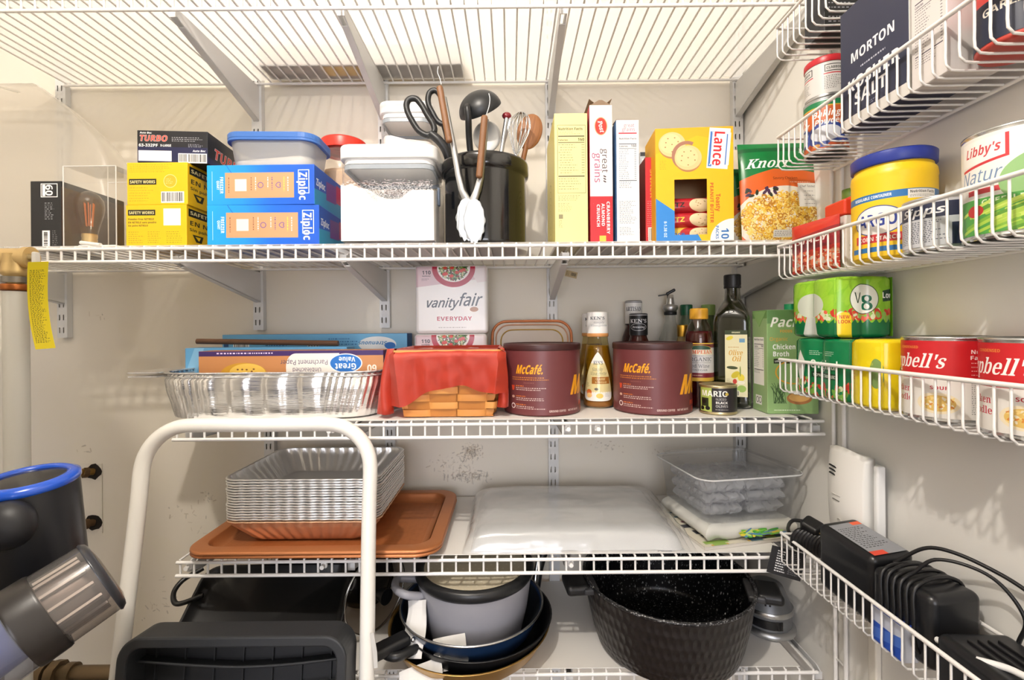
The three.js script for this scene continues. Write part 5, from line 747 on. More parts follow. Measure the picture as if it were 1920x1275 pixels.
// ---------------------------------------------------------------- pot shelf
{
  const T = 0.0024, bot = SE;
  const panG = (rT, rB, h, t = 0.003) => lathe([[0, 0.0006], [rB * 0.9, 0.0006], [rB, 0.004], [rB + (rT - rB) * 0.45, h * 0.35], [rT, h - 0.002], [rT + 0.002, h], [rT - t * 0.6, h], [rT - t, h - 0.003], [rB + (rT - rB) * 0.42, h * 0.38], [rB - 0.003, 0.006], [0, 0.005]], 64);
  const stripe = (rT, rB, h) => lathe([[rB + 0.0004, 0.005], [rB + (rT - rB) * 0.45 + 0.0004, h * 0.35], [rT + 0.0004, h - 0.005]], 64);
  const c = V(-0.082, bot, -0.93);
  const bp = thing('brass_pan', 'brass-coloured pan at the bottom of the left pan stack', 'pan', V(c.x - 0.004, bot, c.z)); part(bp, 'pan_body', panG(0.158, 0.125, 0.05), std(0xb89254, 0.35, 0.7)); part(bp, 'dark_lining', lathe([[0, 0.0062], [0.12, 0.0068], [0.139, 0.02], [0.154, 0.046]], 64), std(0x191817, 0.5));
  const dk = thing('black_pan', 'black pan nested between the brass and blue pans', 'pan', V(c.x + 0.012, bot + 0.0085, c.z + 0.002)); part(dk, 'pan_body', panG(0.146, 0.112, 0.056), std(0x141416, 0.45)); part(dk, 'handle', tube([V(-0.10, 0.05, 0.10), V(-0.135, 0.052, 0.125), V(-0.16, 0.05, 0.11), V(-0.165, 0.048, 0.085)], 0.008, 24, 10), blackNylon);
  const bl = thing('blue_pan', 'dark blue frying pan with steel rim holding the grey pot', 'pan', V(c.x, bot + 0.020, c.z)); part(bl, 'pan_body', panG(0.1405, 0.105, 0.066), phy(0x1d3557, 0.3, { clearcoat: 0.4 })); part(bl, 'steel_rim', tube(Array.from({ length: 40 }, (_, i) => V(0.141 * Math.cos(i / 40 * 6.2832), 0.066, 0.141 * Math.sin(i / 40 * 6.2832))), 0.0021, 160, 8, true), steel); part(bl, 'lining', lathe([[0, 0.0068], [0.1, 0.0072], [0.118, 0.026], [0.136, 0.061]], 64), std(0x22262c, 0.45));
  const bh = part(bl, 'handle', rbox(0.07, 0.018, 0.03, 0.006, 3, -0.035, 0, 0), blackNylon, [-0.108, 0.052, 0.092], [0, 0.66, 0.05]); part(bh, 'rivet', new THREE.SphereGeometry(0.0042, 14, 10).translate(0.002, 0.002, 0.016), steel);
  // paper between the pans
  const pap = (w, h, sd) => { const g = new THREE.PlaneGeometry(w, h, 14, 14), p = g.attributes.position; for (let i = 0; i < p.count; i++) p.setZ(i, 0.012 * noise.noise(p.getX(i) * 22, p.getY(i) * 22, sd)); g.computeVertexNormals(); return toCreasedNormals(g, 0.3); };
  const paper = std(0xe9e7e4, 0.85); 
  [[-0.098, 0.082, 0.085, 0.045, 0.09, -0.55, 1], [-0.03, 0.058, 0.115, 0.06, 0.05, -0.2, 2], [-0.075, 0.026, 0.138, 0.08, 0.05, -0.32, 3]].forEach(([x, y, z, w, h, ry, sd], i) => { const m = solo('paper_scrap', pap(w, h, sd), paper, ['crumpled white paper between grey pot and blue pan at left', 'crumpled white paper in front of the grey pot', 'white paper scrap tucked under the blue pan rim'][i], 'paper', V(c.x + x, bot + y, c.z + z)); m.rotation.set(-0.6, ry, 0.15 * i); });
  const gp = thing('grey_pot', 'light grey pot with side handle nested in the pan stack', 'pot', V(c.x + 0.006, bot + 0.0275, c.z - 0.004)); const ph = 0.124, pr = 0.114;
  part(gp, 'pot_body', lathe([[0, 0.0006], [0.085, 0.0006], [0.094, 0.006], [0.105, 0.05], [pr, ph - 0.012], [pr + 0.001, ph - 0.01], [pr - 0.004, ph - 0.008], [0.1, 0.05], [0, 0.006]], 64), phy(0x9c9ca4, 0.32, { clearcoat: 0.3 }));
  part(gp, 'side_handle', tube([V(-0.095, ph - 0.03, 0.055), V(-0.125, ph - 0.018, 0.07), V(-0.148, ph - 0.016, 0.05), V(-0.15, ph - 0.016, 0.02), V(-0.112, ph - 0.024, 0.005)], 0.0075, 40, 10), phy(0x9c9ca4, 0.32));
  const ld = thing('pot_lid', 'cream dotted lid with black rim upside down on grey pot', 'lid', V(gp.position.x, gp.position.y + ph - 0.008, gp.position.z));
  const dots = tx(512, 512, (x) => { fill(x, '#e3d8bf'); for (let j = 0; j < 14; j++) for (let i = 0; i < 14; i++) oval(x, 18 + i * 37 + (j % 2) * 18, 18 + j * 37, 5, 5, '#f3ecd8'); });
  part(ld, 'black_rim', lathe([[0.09, 0.006], [0.1, -0.004], [0.115, -0.003], [0.119, 0.003], [0.119, 0.012], [0.115, 0.017], [0.107, 0.0175], [0.102, 0.013], [0.098, 0.006]], 72), std(0x1b1c1e, 0.35));
  part(ld, 'cream_face', (() => { const g = lathe([[0.0005, 0.004], [0.05, 0.0045], [0.085, 0.006], [0.1035, 0.012]], 72), p = g.attributes.position, u = g.attributes.uv; for (let i = 0; i < p.count; i++) u.setXY(i, p.getX(i) / 0.22 + 0.5, p.getZ(i) / 0.22 + 0.5); return g; })(), printed(dots, 0.35));
  part(dk, 'long_handle', tube([V(0.118, 0.052, -0.07), V(0.13, 0.10, -0.09), V(0.15, 0.138, -0.11), V(0.185, 0.145, -0.15)], 0.010, 24, 10), blackNylon); part(dk, 'handle_strap', tube([V(0.116, 0.05, -0.06), V(0.122, 0.1, -0.075), V(0.135, 0.15, -0.095)], 0.004, 20, 8), steel); part(dk, 'paper_tag', box(0.03, 0.012, 0.0005), paper, [0.165, 0.155, -0.115], [0, 0, 0.2]);
}
{ // big speckled stockpot
  const p = V(0.309, SE, -0.935), r = 0.163, h = 0.134, o = thing('stock_pot', 'large black hammered pot with white-speckled interior', 'pot', p);
  const ham = (() => { const n = 256, d = new Uint8Array(n * n * 4); for (let j = 0; j < n; j++) for (let i = 0; i < n; i++) { const cx = (i + ((Math.floor(j / 32) % 2) * 16)) % 32 - 16, cy = j % 32 - 16, v = Math.min(255, 40 + 13 * Math.hypot(cx, cy)); d.set([v, v, v, 255], (j * n + i) * 4); } const t = new THREE.DataTexture(d, n, n); t.wrapS = t.wrapT = THREE.RepeatWrapping; t.magFilter = THREE.LinearFilter; t.minFilter = THREE.LinearMipmapLinearFilter; t.generateMipmaps = true; t.repeat.set(9, 1.4); t.needsUpdate = true; return t; })();
  part(o, 'pot_body', lathe([[0, 0.0006], [0.125, 0.0006], [0.137, 0.006], [0.145, 0.03], [0.156, 0.08], [r, h - 0.004]], 96), std(0x211d1d, 0.38, 0.15, { bumpMap: ham, bumpScale: 0.0022 }));
  const spk = tx(1024, 1024, (x) => { fill(x, '#0d0d0f'); for (let i = 0; i < 5200; i++) { const s = rnd() < 0.15 ? 3.4 : 1.7; x.globalAlpha = 0.4 + 0.6 * rnd(); oval(x, rnd() * 1024, rnd() * 1024, s, s, '#dcdcdc'); } x.globalAlpha = 1; });
  part(o, 'speckled_lining', (() => { const g = lathe([[0.0005, 0.006], [0.08, 0.006], [0.131, 0.008], [0.139, 0.03], [0.151, 0.08], [r - 0.004, h - 0.004]], 96), ps = g.attributes.position, u = g.attributes.uv; for (let i = 0; i < ps.count; i++) { const k = 1 + ps.getY(i) * 3; u.setXY(i, 0.5 + ps.getX(i) * k / 0.48, 0.5 + ps.getZ(i) * k / 0.48); } return g; })(), std(0xffffff, 0.3, 0, { map: spk }));
  const spk2 = tx(1024, 16, (x) => { fill(x, '#19191b'); for (let i = 0; i < 900; i++) fill(x, '#cfcfcf', rnd() * 1024, rnd() * 16, 1.5, 1.5); });
  part(o, 'rim', lathe([[r - 0.004, h - 0.004], [r - 0.003, h - 0.0005], [r + 0.001, h], [r + 0.0025, h - 0.003], [r, h - 0.006]], 96), printed(spk2, 0.35));
  const hd = (a) => { const g = part(o, 'side_handle', merge([rbox(0.046, 0.02, 0.062, 0.008, 3, r + 0.022, h - 0.012, 0)]), blackNylon); g.rotation.y = a; const l = part(g, 'handle_lug', rbox(0.03, 0.012, 0.07, 0.004, 3, r - 0.002, h - 0.012, 0), std(0x3a3a3c, 0.4)); return g; };
  hd(-0.30); hd(Math.PI + 0.1);
}
{ // small silver appliance in the corner
  const p = at(1440, 1180, 0.985), o = thing('steel_appliance', 'small silver and grey appliance with vent slots beside stock pot', 'appliance', V(0.532, SE, -0.97), -0.35);
  part(o, 'base', lathe([[0, 0.0006], [0.05, 0.0006], [0.0535, 0.004], [0.0535, 0.012], [0.049, 0.017], [0.046, 0.018]], 48), brushed); part(o, 'body', lathe([[0.046, 0.018], [0.047, 0.05], [0.0485, 0.055], [0.0485, 0.062], [0.045, 0.066], [0.03, 0.108], [0.02, 0.114], [0, 0.114]], 48), std(0x77797c, 0.4, 0.5)); part(o, 'steel_band', lathe([[0.0475, 0.05], [0.050, 0.052], [0.050, 0.06], [0.048, 0.063]], 48), steel);
  for (let k = 0; k < 4; k++) part(o, 'vent_slot_shade', box(0.003, 0.012, 0.002), slotShade, [-0.008 + (k % 2) * 0.008, 0.082 + Math.floor(k / 2) * 0.015, 0.0405 - Math.floor(k / 2) * 0.0055], [-0.36, 0, 0]);  // dark inserts in place of the shaded depth of vents
  part(o, 'display', new THREE.CylinderGeometry(0.0478, 0.0478, 0.02, 20, 1, true, -0.8, 1.3).translate(0, 0.034, 0), phy(0x121316, 0.15)); o.scale.y = 0.84;
}
{ // black roasting tray leaning at left, pans and lids behind it
  const o = thing('black_tray', 'black roasting tray with cut-out corner handles leaning at left', 'tray', V(-0.472, SE + 0.022, -0.795)); o.rotation.set(-0.98, 0.06, 0.05);
  const w = 0.30, h = 0.21, rg = (a, b, r, z) => rrect(a, b, r, 8).map(([i, j]) => V(i, j + h / 2, z));
  const bk = phy(0x131314, 0.32, {});
  part(o, 'tray_well', skin([rg(w - 0.04, h - 0.04, 0.02, -0.02), rg(w - 0.01, h - 0.01, 0.03, 0), rg(w, h, 0.032, 0.001), rg(w + 0.004, h + 0.004, 0.034, -0.002)], true, [true, false]), bk);
  for (const [x, y, a] of [[-w / 2 - 0.006, h - 0.045, 0.5], [-w / 2 - 0.012, 0.045, -0.2]]) part(o, 'corner_handle', tube([[0.02, 0.035], [-0.018, 0.026], [-0.032, 0.008], [-0.028, -0.018], [0.016, -0.026]].map(([i, j]) => V(x + i * Math.cos(a) - j * Math.sin(a), y + i * Math.sin(a) + j * Math.cos(a), 0.001)), 0.0048, 40, 8), bk);
  const mk = (name, l, x, z, r, rx, rz, m, y = 0) => { const q = thing(name, l, 'pan', V(x, SE, z)); q.rotation.set(rx, 0, rz); part(q, 'pan_body', lathe([[0, 0], [r * 0.8, 0], [r * 0.86, 0.004], [r, 0.03], [r + 0.003, 0.032], [r - 0.003, 0.03], [r * 0.82, 0.006], [0, 0.004]], 56).rotateX(Math.PI / 2).translate(0, r + y, 0), m); return q; };
  const a = mk('frying_pan', 'black frying pan standing on edge behind the black tray', -0.46, -1.1, 0.088, -0.12, 0, std(0x161617, 0.4)); part(a, 'handle', rbox(0.11, 0.012, 0.022, 0.005, 3), blackNylon, [0.12, 0.128, 0.012], [0, 0, 0.35]);
  const b = mk('frying_pan', 'dark frying pan on edge, its handle rising beside ladder', -0.345, -1.075, 0.072, -0.1, 0, std(0x202124, 0.38)); part(b, 'handle', rbox(0.12, 0.012, 0.02, 0.005, 3), blackNylon, [0.085, 0.12, 0.012], [0, 0, 0.45]);
  const lid = thing('glass_lid', 'glass pan lid with steel edge standing right of ladder leg', 'lid', V(-0.285, SE, -0.965)); lid.rotation.set(0.0, 1.0, 0);
  part(lid, 'glass', lathe([[0, 0.012], [0.05, 0.009], [0.078, 0]], 48).rotateX(Math.PI / 2).translate(0, 0.081, 0), phy(0xe9dfd2, 0.05, { transmission: 1, thickness: 0 })); part(lid, 'steel_edge', new THREE.TorusGeometry(0.079, 0.0026, 10, 72).translate(0, 0.0815, 0), steel); part(lid, 'knob', cyl(0.012, 0.016, 0.02, 24).rotateX(Math.PI / 2).translate(0, 0.081, 0.012), blackNylon);
}
// ---------------------------------------------------------------- step ladder in front of the shelves
{
  const o = thing('step_ladder', 'folded white tube step ladder with black plastic step', 'step ladder');
  const yT = EY - 0.163, dT = 0.805, xl = -0.636, xr = -0.243, R = 0.075, slope = 0.135;
  const P = (x, y) => V(x, y, -(dT - (yT - y) * slope));
  const arc = (cx, sx, a0, a1) => Array.from({ length: 8 }, (_, i) => { const t = a0 + (a1 - a0) * i / 7; return P(cx + sx * R * Math.cos(t), yT - R + R * Math.sin(t)); });
  const paintW = phy(0xf0ede6, 0.32, { clearcoat: 0.25 });
  const pts = [P(xl - 0.03, 0.06), P(xl - 0.012, 0.5), P(xl - 0.004, yT - 0.3), P(xl, yT - R - 0.05), ...arc(xl + R, -1, 0, Math.PI / 2), P((xl + xr) / 2, yT), ...arc(xr - R, 1, Math.PI / 2, 0), P(xr, yT - R - 0.05), P(xr + 0.003, yT - 0.3), P(xr + 0.01, 0.5), P(xr + 0.026, 0.06)];
  part(o, 'tube_frame', tube(pts, 0.0122, 260, 16), paintW);
  for (const x of [xl - 0.03, xr + 0.026]) part(o, 'rubber_foot', cyl(0.017, 0.016, 0.06, 20, x, 0, P(x, 0.06).z), blackNylon);
  const yS = EY - 0.478, w = 0.348, h = 0.26, zc = -0.745;
  const step = thing; const dark = std(0x26282b, 0.5, 0, { bumpMap: paintBump, bumpScale: 0.0003 });
  const st = part(o, 'step_shell', extr(rrect(w, h, 0.032, 10), 0.046, 0.003, [rrect(w - 0.02, h - 0.02, 0.024, 10)]), dark, [(xl + xr) / 2 + 0.006, yS - h / 2 - 0.002, zc]); st.rotation.x = -0.13;
  part(st, 'step_back', extr(rrect(w - 0.015, h - 0.015, 0.026, 8), 0.004), std(0x1a1b1e, 0.55), [0, 0, 0.004]);
  for (let k = 0; k < 5; k++) { const y = h / 2 - 0.048 - k * 0.037; part(st, 'cross_rib', tube([V(-w / 2 + 0.012, y + 0.006, 0.026), V(-w / 4, y, 0.026), V(0, y - 0.004, 0.026), V(w / 4, y, 0.026), V(w / 2 - 0.012, y + 0.008, 0.026)], 0.0022, 30, 6).scale(1, 1, 1), dark); part(st, 'cross_web', skin([[V(-w / 2 + 0.012, y + 0.006, 0.008), V(-w / 4, y, 0.008), V(0, y - 0.004, 0.008), V(w / 4, y, 0.008), V(w / 2 - 0.012, y + 0.008, 0.008)], [V(-w / 2 + 0.012, y + 0.006, 0.026), V(-w / 4, y, 0.026), V(0, y - 0.004, 0.026), V(w / 4, y, 0.026), V(w / 2 - 0.012, y + 0.008, 0.026)]], false), dark); }
  for (let k = -3; k <= 3; k++) part(st, 'upright_rib', box(0.0016, h - 0.02, 0.006), dark, [k * 0.047, 0, 0.010]);
  for (const s of [-1, 1]) part(st, 'pivot_bolt', cyl(0.006, 0.006, 0.012, 16).rotateZ(Math.PI / 2), steel, [s * w / 2 + 0.004, h / 2 - 0.09, 0.03]);
  part(o, 'strap', extr([[0, 0], [0.006, 0.002], [0.011, -0.03], [0.012, -0.055], [0.006, -0.056], [0.004, -0.03]], 0.0015), std(0xcfcdc8, 0.6), [xr + 0.012, yS - 0.012, -0.748]);
}
// ---------------------------------------------------------------- plumbing at the left
{
  const d = 0.80, x = at(31, 700, d).x, yv = at(31, 486, d).y;
  const o = thing('water_pipe', 'white upright water pipe at the left edge below brass valve', 'pipe', V(x, 0, -d));
  const pipe = phy(0xe6e5dd, 0.4);
  part(o, 'pipe', cyl(0.0170, 0.0170, yv - 0.056, 32), pipe);
  const v = thing('brass_valve', 'brass ball valve on top of the white pipe', 'valve', V(x, yv - 0.0575, -d)); v.scale.set(0.86, 1, 0.86);
  part(v, 'copper_ring', lathe([[0, 0.0025], [0.0225, 0.0025], [0.024, 0.005], [0.024, 0.0125], [0.0215, 0.014], [0.014, 0.015]], 36), std(0xb06a3a, 0.35, 0.9));
  part(v, 'brass_neck', lathe([[0.014, 0.015], [0.0135, 0.022], [0.017, 0.024], [0.0175, 0.028], [0.022, 0.031], [0.023, 0.036], [0.0215, 0.038], [0.020, 0.05]], 36), brass);
  part(v, 'grey_nut', new THREE.CylinderGeometry(0.0245, 0.0245, 0.010, 6).translate(0, 0.0215, 0), std(0x8f8a82, 0.4, 0.7));
  part(v, 'tee_body', cyl(0.0165, 0.0165, 0.13, 32).rotateZ(Math.PI / 2).translate(0.028, 0.060, 0), brass); part(v, 'tee_end', cyl(0.0185, 0.0185, 0.012, 32).rotateZ(Math.PI / 2).translate(0.033, 0.060, 0), brass); part(v, 'tee_socket', cyl(0.0195, 0.019, 0.02, 32, 0, 0.046, 0), brass);
  part(v, 'lever', rbox(0.008, 0.046, 0.013, 0.003, 3, 0.045, 0.046, 0.004), whitePlastic); part(v, 'lever_nut', cyl(0.006, 0.006, 0.012, 6).rotateZ(-Math.PI / 2).translate(0.03, 0.06, 0.004), steel);
  part(v, 'supply_pipe', cyl(0.014, 0.014, 0.22, 28).rotateZ(Math.PI / 2).translate(-0.09, 0.06, 0), std(0xb06a3a, 0.35, 0.9));
  // yellow tag, curled
  const t = tx(128, 640, (c) => { fill(c, '#f0dc1e'); lines(c, 14, 60, 100, 60, 9, '#5a5210', 4); });
  const N = 24, A = [], B = []; for (let i = 0; i <= N; i++) { const k = i / N, q = at(74 - 6 * Math.sin(k * 2.4) + 14 * k * k, 492 + 163 * k, d - 0.022 + 0.01 * Math.sin(k * 3)); A.push(V(q.x - 0.0155 + 0.004 * k, q.y, q.z + 0.004)); B.push(V(q.x + 0.0115 + 0.003 * k, q.y + 0.002, q.z - 0.004)); }
  const rings = A.map((a, i) => [a, B[i]]).reverse(); solo('valve_tag', skin(rings, false), std(0xffffff, 0.5, 0, { map: t }), 'yellow paper warning tag hanging from brass valve', 'tag');
}
{ // painted patch with stub-outs on the wall
  const a = at(170, 935, 1.165), o = thing('stub_out_panel', 'painted wall patch with two corroded pipe stub-outs behind vacuum', 'wall panel', V(a.x, a.y, ZB + 0.0005));
  part(o, 'panel', box(0.056, 0.175, 0.002, 0, 0, 0.001), paint);
  const rust = std(0x5a4327, 0.75, 0.2); const holeShade = std(0x1c150d, 0.9);  // dark brown plates stand in for the shade inside two wall openings
  for (const [y, s] of [[0.068, 1], [-0.060, 2]]) { const n = 14, sh = []; for (let i = 0; i < n; i++) { const t = i / n * 6.283; sh.push([(0.021 + 0.006 * noise.noise(Math.cos(t) * 2, Math.sin(t) * 2, s * 5)) * Math.cos(t), (0.019 + 0.007 * noise.noise(Math.cos(t) * 2, Math.sin(t) * 2, s * 9)) * Math.sin(t)]); } part(o, 'opening_shade_plate', extr(sh, 0.0015).translate(0.008, y, 0.002), holeShade); part(o, 'stub_pipe', cyl(0.0085, 0.0085, 0.035, 20).rotateX(Math.PI / 2 - 0.2).rotateY(-0.5).translate(0.008, y, 0.002), s === 1 ? std(0x8a6a36, 0.5, 0.7) : rust); part(o, 'stub_nut', new THREE.CylinderGeometry(0.0125, 0.0125, 0.010, 6).rotateX(Math.PI / 2 - 0.2).rotateY(-0.5).translate(0.002, y + 0.002, 0.018), rust); }
}
{ // brass pipe run near the floor
  const a = at(55, 1262, 0.86), b = at(205, 1262, 0.86), o = thing('brass_pipe_run', 'dull brass pipe with couplings at the bottom left corner', 'pipe', V(a.x, a.y, -0.86));
  const L = b.x - a.x + 0.02, m = std(0x75634a, 0.5, 0.7); const seg = (x0, l, r, mm = m) => cyl(r, r, l, 28).rotateZ(-Math.PI / 2).translate(x0, 0, 0);
  part(o, 'pipe', seg(-0.2, L + 0.2, 0.012), m); part(o, 'coupling', seg(0.005, 0.03, 0.019), m); part(o, 'coupling', seg(0.07, 0.014, 0.017), m); part(o, 'union_nut', new THREE.CylinderGeometry(0.021, 0.021, 0.016, 8).rotateZ(Math.PI / 2).translate(0.05, 0, 0), m); part(o, 'elbow', tube([V(L, 0, 0), V(L + 0.015, 0, 0), V(L + 0.022, -0.012, 0), V(L + 0.022, -0.3, 0)], 0.0125, 30, 14), m); part(o, 'pipe_stand', cyl(0.012, 0.012, a.y, 20, 0.02, -a.y, 0), m);
}
// ---------------------------------------------------------------- stick vacuum, close on the left
{
  const d = 0.56, K = d / F, c = at(64, 1000, d);
  const o = thing('stick_vacuum', 'grey and black cordless stick vacuum with blue ring and clear bin', 'vacuum', V(c.x, c.y, c.z));
  const body = phy(0x232428, 0.32, {}), blue = phy(0x0f50c4, 0.25, { clearcoat: 0.5 });
  // upright motor housing, tipped back so that its top shows
  const hs = new THREE.Group(); const r = 0.046;
  const tilt = (g) => g.rotateX(0.10);
  part(o, 'motor_housing', tilt(lathe([[0, -0.12], [0.044, -0.12], [r, -0.11], [r, 0.062], [r - 0.002, 0.064]], 56)), body);
  part(o, 'blue_ring', tilt(lathe([[r - 0.001, 0.06], [r + 0.0015, 0.063], [r + 0.001, 0.069], [r - 0.006, 0.0725], [r - 0.011, 0.071], [r - 0.011, 0.066]], 56)), blue);
  const scr = tx(256, 256, (x) => { fill(x, '#17181b'); oval(x, 128, 128, 120, 120, '#17181b');  });
  part(o, 'screen', tilt((() => { const g = lathe([[0.0005, 0.069], [0.02, 0.069], [r - 0.0105, 0.0685]], 48), p = g.attributes.position, u = g.attributes.uv; for (let i = 0; i < p.count; i++) u.setXY(i, p.getX(i) / 0.08 + 0.5, 0.5 - p.getZ(i) / 0.08); return g; })()), printed(scr, 0.12));
  const knob = at(14, 985, d - 0.05); part(o, 'trigger_knob', new THREE.SphereGeometry(0.027, 28, 20).scale(1, 1, 0.8).translate(knob.x - c.x, knob.y - c.y, knob.z - c.z), std(0x1a1b1f, 0.5));
  part(o, 'handle_grip', tube([V(-0.05, -0.015, 0.04), V(-0.07, -0.05, 0.05), V(-0.075, -0.11, 0.04), V(-0.05, -0.14, 0.02)], 0.017, 30, 14), body);
  // clear bin: a cylinder pointing up to the right
  const end = at(204, 1072, 0.525).sub(c), st = at(-95, 1268, 0.435).sub(c), ax = new THREE.Vector3().subVectors(end, st), L = ax.length(), q = new THREE.Quaternion().setFromUnitVectors(AY, ax.clone().normalize());
  const lay = (g) => g.applyQuaternion(q).translate(st.x, st.y, st.z), R = 0.0425;
  part(o, 'clear_bin', lay(lathe([[R, L * 0.58], [R, L * 0.93], [R - 0.004, L * 0.98], [R - 0.014, L], [0, L * 1.0]], 56)), phy(0xd9d4d0, 0.08, { transmission: 0.9, thickness: 0 }));
  part(o, 'bin_rim', lay(lathe([[R + 0.0006, L * 0.925], [R + 0.0015, L * 0.94], [R - 0.002, L * 0.975], [R - 0.006, L * 0.985]], 56)), phy(0x3a3c42, 0.3, { transmission: 0.3, thickness: 0 }));
  part(o, 'cyclone_core', lay(lathe([[0.028, L * 0.4], [0.030, L * 0.62], [0.029, L * 0.84], [0.024, L * 0.92], [0, L * 0.93]], 40)), std(0x8a807a, 0.45, 0.5));
  for (let k = 0; k < 12; k++) { const t = k / 12 * 6.283; part(o, 'cyclone_fin', lay(box(0.003, L * 0.3, 0.006, 0.031 * Math.cos(t), L * 0.74, 0.031 * Math.sin(t))), std(0xa39a94, 0.4, 0.5)); }
  part(o, 'dark_band', lay(lathe([[R + 0.001, L * 0.38], [R + 0.002, L * 0.4], [R + 0.002, L * 0.57], [R + 0.001, L * 0.59]], 56)), phy(0x2a2725, 0.35));
  part(o, 'clear_sleeve', lay(lathe([[R - 0.002, 0], [R, L * 0.05], [R, L * 0.38]], 56)), phy(0xcfd2da, 0.08, { transmission: 0.85, thickness: 0 }));
  part(o, 'blue_core', lay(lathe([[0.025, 0.0], [0.03, L * 0.12], [0.028, L * 0.36]], 40)), phy(0x1f3f9a, 0.35)); part(o, 'bin_cap', lay(lathe([[0, -0.004], [R - 0.004, -0.004], [R, 0.004], [R, 0.012]], 56)), body);
  part(o, 'wand', tube([V(st.x + 0.02, st.y + 0.01, st.z + 0.01), V(st.x + 0.02, st.y - 0.1, st.z), V(st.x + 0.03, -c.y + 0.04, st.z - 0.03)], 0.018, 20, 16), std(0x1d3f9e, 0.35, 0.6)); part(o, 'floor_head', rbox(0.17, 0.05, 0.10, 0.02, 3, st.x + 0.03, -c.y + 0.027, st.z - 0.05), body);
}
{ // the water heater that the pipe and valve serve, just outside the left edge of the view; its tank shades the lower left wall
  const o = thing('water_heater', 'tall white water heater tank just beyond the left edge', 'water heater', V(-0.72, 0, -0.22)), m = phy(0xdedcd6, 0.4);
  part(o, 'tank', lathe([[0, 0.08], [0.225, 0.08], [0.23, 0.085], [0.23, 1.86], [0.222, 1.875], [0, 1.885]], 64), m); part(o, 'seam_band', lathe([[0.2305, 0.30], [0.232, 0.302], [0.232, 0.316], [0.2305, 0.318]], 64), std(0xc4c2bc, 0.4));
  for (const x of [-0.1, 0.1]) part(o, 'riser', cyl(0.011, 0.011, 0.07, 20, x, 1.88, 0), brass); part(o, 'flue', cyl(0.05, 0.05, 0.075, 28, 0, 1.88, 0), steel);
  for (let k = 0; k < 3; k++) part(o, 'foot', cyl(0.02, 0.02, 0.082, 16, 0.17 * Math.cos(k * 2.1), 0, 0.17 * Math.sin(k * 2.1)), blackNylon);
}
// ---------------------------------------------------------------- what stands in the rack baskets
const floorOf = (rim) => rim - BH + 0.0035;
const faceCam = (x, d) => -Math.atan2(x, d);
// on the wall side: centre of a thing at X that shows at pixel column px
const depthAt = (X, px) => X * F / (px - CX);
{ // highest basket
  const y = floorOf(B1);
  carton('dark_carton', 'small black carton at the far end of the highest basket', 'carton', 0.06, 0.12, 0.05, V(0.54, y, -0.745), 0, { side: 0x1c1d22, front: tx(128, 256, (x) => { fill(x, '#1a1b20'); say(x, 'GRILL', 64, 60, 34, '#e9e9ee'); lines(x, 14, 110, 100, 8, 16, '#9a9aa4', 4); }), left: 0x24262e });
  const o = thing('clear_jar', 'clear jar with pale green contents in the highest basket', 'jar', V(0.532, y, -0.645)); part(o, 'jar_body', lathe([[0, 0.0006], [0.036, 0.0006], [0.039, 0.005], [0.039, 0.1], [0.03, 0.115], [0.03, 0.122]], 40), clearPlastic); part(o, 'contents', lathe([[0, 0.003], [0.036, 0.003], [0.037, 0.08], [0, 0.084]], 36), std(0xcfd3b4, 0.8)); part(o, 'lid', lathe([[0.031, 0.112], [0.033, 0.113], [0.033, 0.126], [0, 0.128]], 36), whitePlastic);
}
